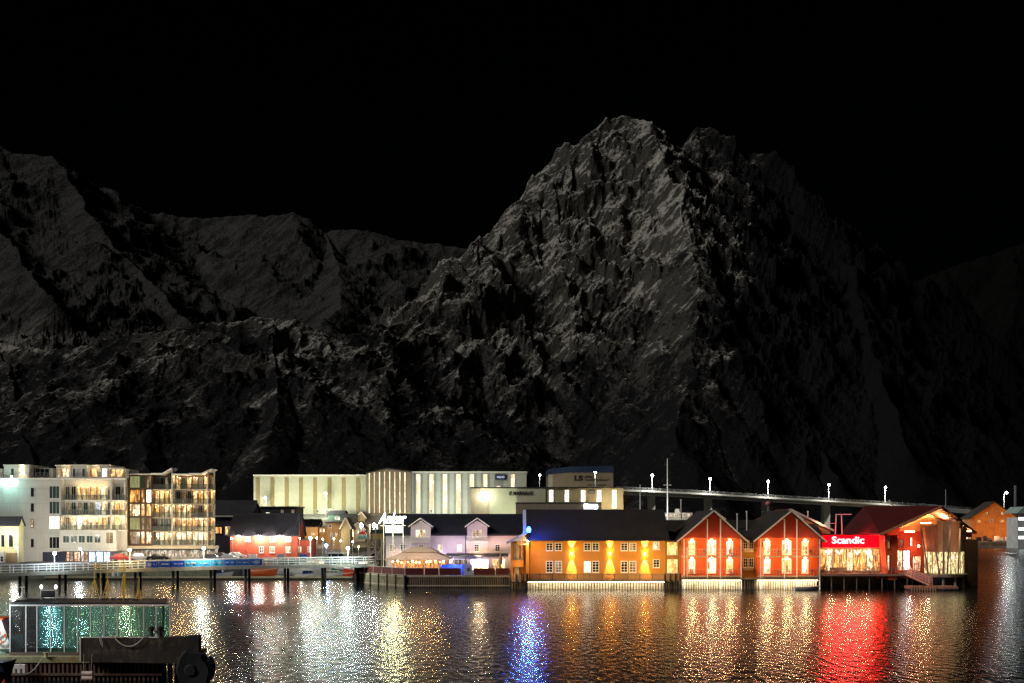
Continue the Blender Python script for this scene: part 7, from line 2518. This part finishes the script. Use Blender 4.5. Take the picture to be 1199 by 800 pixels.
tag(MB().tube((0, 0, 0), (0, 0, 1.1), 0.03, 0.02, 6).build('antenna', TRIM, None, (X(13, 76.2), 76.2, ZR)), 'thin white antenna at the left corner of the pavilion roof', 'antenna')
YEL = paint('yellow_steel', (0.52, 0.36, 0.07), 0.5, var=0.25)
rr = random.Random(12)
for k, (px_, top, spread, lab) in enumerate(((110.5, 651, 0.46, 'tallest yellow steel tripod on the pavilion roof, with a wide foot'), (126, 668, 0.26, 'second yellow tripod from the left on the pavilion roof, slim and pointed'),
                                   (145, 655, 0.16, 'yellow ladder mast with a red crosspiece on the pavilion roof'), (163, 676, 0.22, 'short brownish mast at the right end of the pavilion roof group'))):
    t = thing('steel_tripod' if k != 2 else 'ladder_mast', lab, 'mast', (X(px_, 76.3), 76.3, ZR), group='masts on the pavilion roof')
    h = Z(top, 76.3) - ZR
    m = MB().tube((0, 0, 0), (0, 0, h), 0.035, 0.022, 7)
    m.build('pole', YEL, t)
    m = MB()
    hh = h * 0.42 if k in (0, 3) else h * 0.62
    for a in (-1, 1):
        for y in (-0.3, 0.3):
            m.tube((a * spread, y, 0), (a * 0.04, 0, hh), 0.02, n=5)
    for q in range(4):
        z_ = hh * (q + 0.5) / 4
        s_ = spread * (1 - (q + 0.5) / 4)
        m.tube((-s_, -0.2, z_), (s_, -0.2, z_), 0.016, n=5)
        m.tube((-s_, -0.2, z_), (s_ * 0.8, 0.1, z_ + 0.2), 0.02, n=5)
    m.build('brace', YEL, t)
    if k in (0, 2):
        m = MB()
        s0 = 0.0 if k == 0 else -0.3
        m.box(s0, s0 + 0.42, -0.03, 0.03, h * 0.72, h * 0.74).box(s0, s0 + 0.42, -0.03, 0.03, h * 0.78, h * 0.80).box(s0, s0 + 0.03, -0.03, 0.03, h * .74, h * .78).box(s0 + 0.39, s0 + 0.42, -0.03, 0.03, h * .74, h * .78)
        m.tube((s0 + 0.4, 0, h * 0.2), (s0 + 0.4, 0, h * 0.95), 0.02, n=5)
        m.build('crosspiece', YEL, t)
m = MB()
for i in range(16):
    x = rr.uniform(0, 2.6)
    m.ball((x, rr.uniform(-0.2, 0.2), 0.06), rr.uniform(0.06, 0.13), 7, 5, 0.8)
t = thing('net_pile', 'low heap of black netting on the pavilion roof edge', 'net', (X(119, 75.4), 75.4, ZR))
m.build('netting', BLACK, t)
lamp('SPOT', (lx(130), 1.0, zt + 7.5), 1500, (1, 0.75, 0.4), gp, aim=(0, 0.3, -1), cone=70, size=0.4)
lamp('SPOT', (lx(150), -7.0, 6.5), 260, (1, 0.62, 0.4), gp, aim=(0.0, 1.0, -0.8), cone=80, size=0.4)
# boat and stern at the left edge
bt = boat('white and turquoise boat at the left edge beside the glass pavilion', X(-28, 74.5), 74.6, 5.6, 2.2, 2.0, 0.0, paint('turquoise_hull', (0.55, 0.8, 0.78), 0.4), WHITE, (0.1, 0.85, 1.9), stripe=HO, name='moored_boat', z=0.2, wheel=False)
lamp('POINT', (1.6, -3.5, 4.2), 420, (0.9, 1.0, 1.0), bt, size=0.3)
t = thing('life_ring', 'orange and white life ring on the boat at the left edge', 'life ring', (X(-0.5, 73.2), 73.42, Z(747, 73.3)))
m = MB()
for i in range(16):
    a, c = 2 * PI * i / 16, 2 * PI * (i + 1) / 16
    m.tube((0.3 * math.cos(a), 0, 0.3 * math.sin(a)), (0.3 * math.cos(c), 0, 0.3 * math.sin(c)), 0.075, n=8, mi=(i // 2) % 2, caps=False)
m.build('ring', [HO, WHITE], t)
bt = boat('dark navy boat bow with a red keel stripe in the bottom left corner', X(-20, 69), 69.0, 3.4, 1.6, 1.25, 0.0, HN, HN, (0.25, 0.9, 0.5), stripe=HN, name='moored_boat', wheel=False, z=0.0)
tag(MB().lathe([(0, -0.2), (0.14, -0.15), (0.2, 0.05), (0.2, 0.35), (0.12, 0.5), (0.04, 0.55), (0.04, 0.65), (0, 0.65)], n=12).build('buoy_fender', HR, None, (X(7, 68.2), 68.0, 0.0), True), 'red and white buoy fender beside the navy boat bow', 'fender')

# ================================================================== gull over the water
g = thing('seagull', 'pale seagull gliding low over the harbour water with wings spread', 'seagull', (X(517, 88), 88, Z(719.5, 88)), 0.5)
GW = paint('gull_white', (0.6, 0.6, 0.62), 0.8, var=0.1)
GG = paint('gull_grey', (0.35, 0.36, 0.4), 0.8, var=0.15)
m = MB()
sec = [(-0.30, 0.012, 0.0), (-0.24, 0.05, 0.0), (-0.12, 0.075, -0.005), (0.0, 0.085, -0.005), (0.12, 0.07, 0.005), (0.18, 0.05, 0.02), (0.22, 0.045, 0.03), (0.27, 0.04, 0.035), (0.31, 0.018, 0.03), (0.36, 0.008, 0.022), (0.375, 0.002, 0.018)]
kk = 12
for (x, r_, zc) in sec:
    for i in range(kk):
        a = 2 * PI * i / kk
        m.v.append((x, r_ * math.cos(a), zc + r_ * 0.9 * math.sin(a)))
for j in range(len(sec) - 1):
    for i in range(kk):
        i2 = (i + 1) % kk
        m.f.append([j * kk + i, (j + 1) * kk + i, (j + 1) * kk + i2, j * kk + i2]); m.m.append(0)
# fanned tail and wings belong to the same body
def blade(m, pts, th, mi):
    n = len(m.v)
    c = len(pts)
    m.v += [(x, y, z + th / 2) for x, y, z in pts] + [(x, y, z - th / 2) for x, y, z in pts]
    m.f += [list(range(n, n + c)), [n + c + i for i in range(c)][::-1]]
    m.m += [mi, mi]
    for i in range(c):
        j = (i + 1) % c
        m.f.append([n + i, n + c + i, n + c + j, n + j]); m.m.append(mi)
blade(m, [(-0.22, -0.03, 0), (-0.42, -0.10, -0.005), (-0.45, 0, -0.005), (-0.42, 0.10, -0.005), (-0.22, 0.03, 0)], 0.01, 0)
for sg in (-1, 1):
    W0 = [(0.12, 0.05 * sg, 0.03), (0.14, 0.28 * sg, 0.14 + (0.05 if sg > 0 else 0)), (-0.04, 0.30 * sg, 0.13 + (0.05 if sg > 0 else 0)), (-0.08, 0.05 * sg, 0.02)]
    W1 = [W0[1], (0.02, 0.52 * sg, 0.17 if sg > 0 else 0.10), (-0.14, 0.70 * sg, 0.13 if sg > 0 else 0.02), (-0.09, 0.5 * sg, 0.15 if sg > 0 else 0.08), W0[2]]
    blade(m, W0 if sg > 0 else W0[::-1], 0.018, 1)
    blade(m, W1 if sg > 0 else W1[::-1], 0.012, 1)
m.build('body', [GW, GG], g, smooth=False)
MB().tube((0.36, 0, 0.02), (0.41, 0, 0.012), 0.009, 0.003, 6).build('beak', paint('gull_beak', (0.6, 0.4, 0.05), 0.5), g)
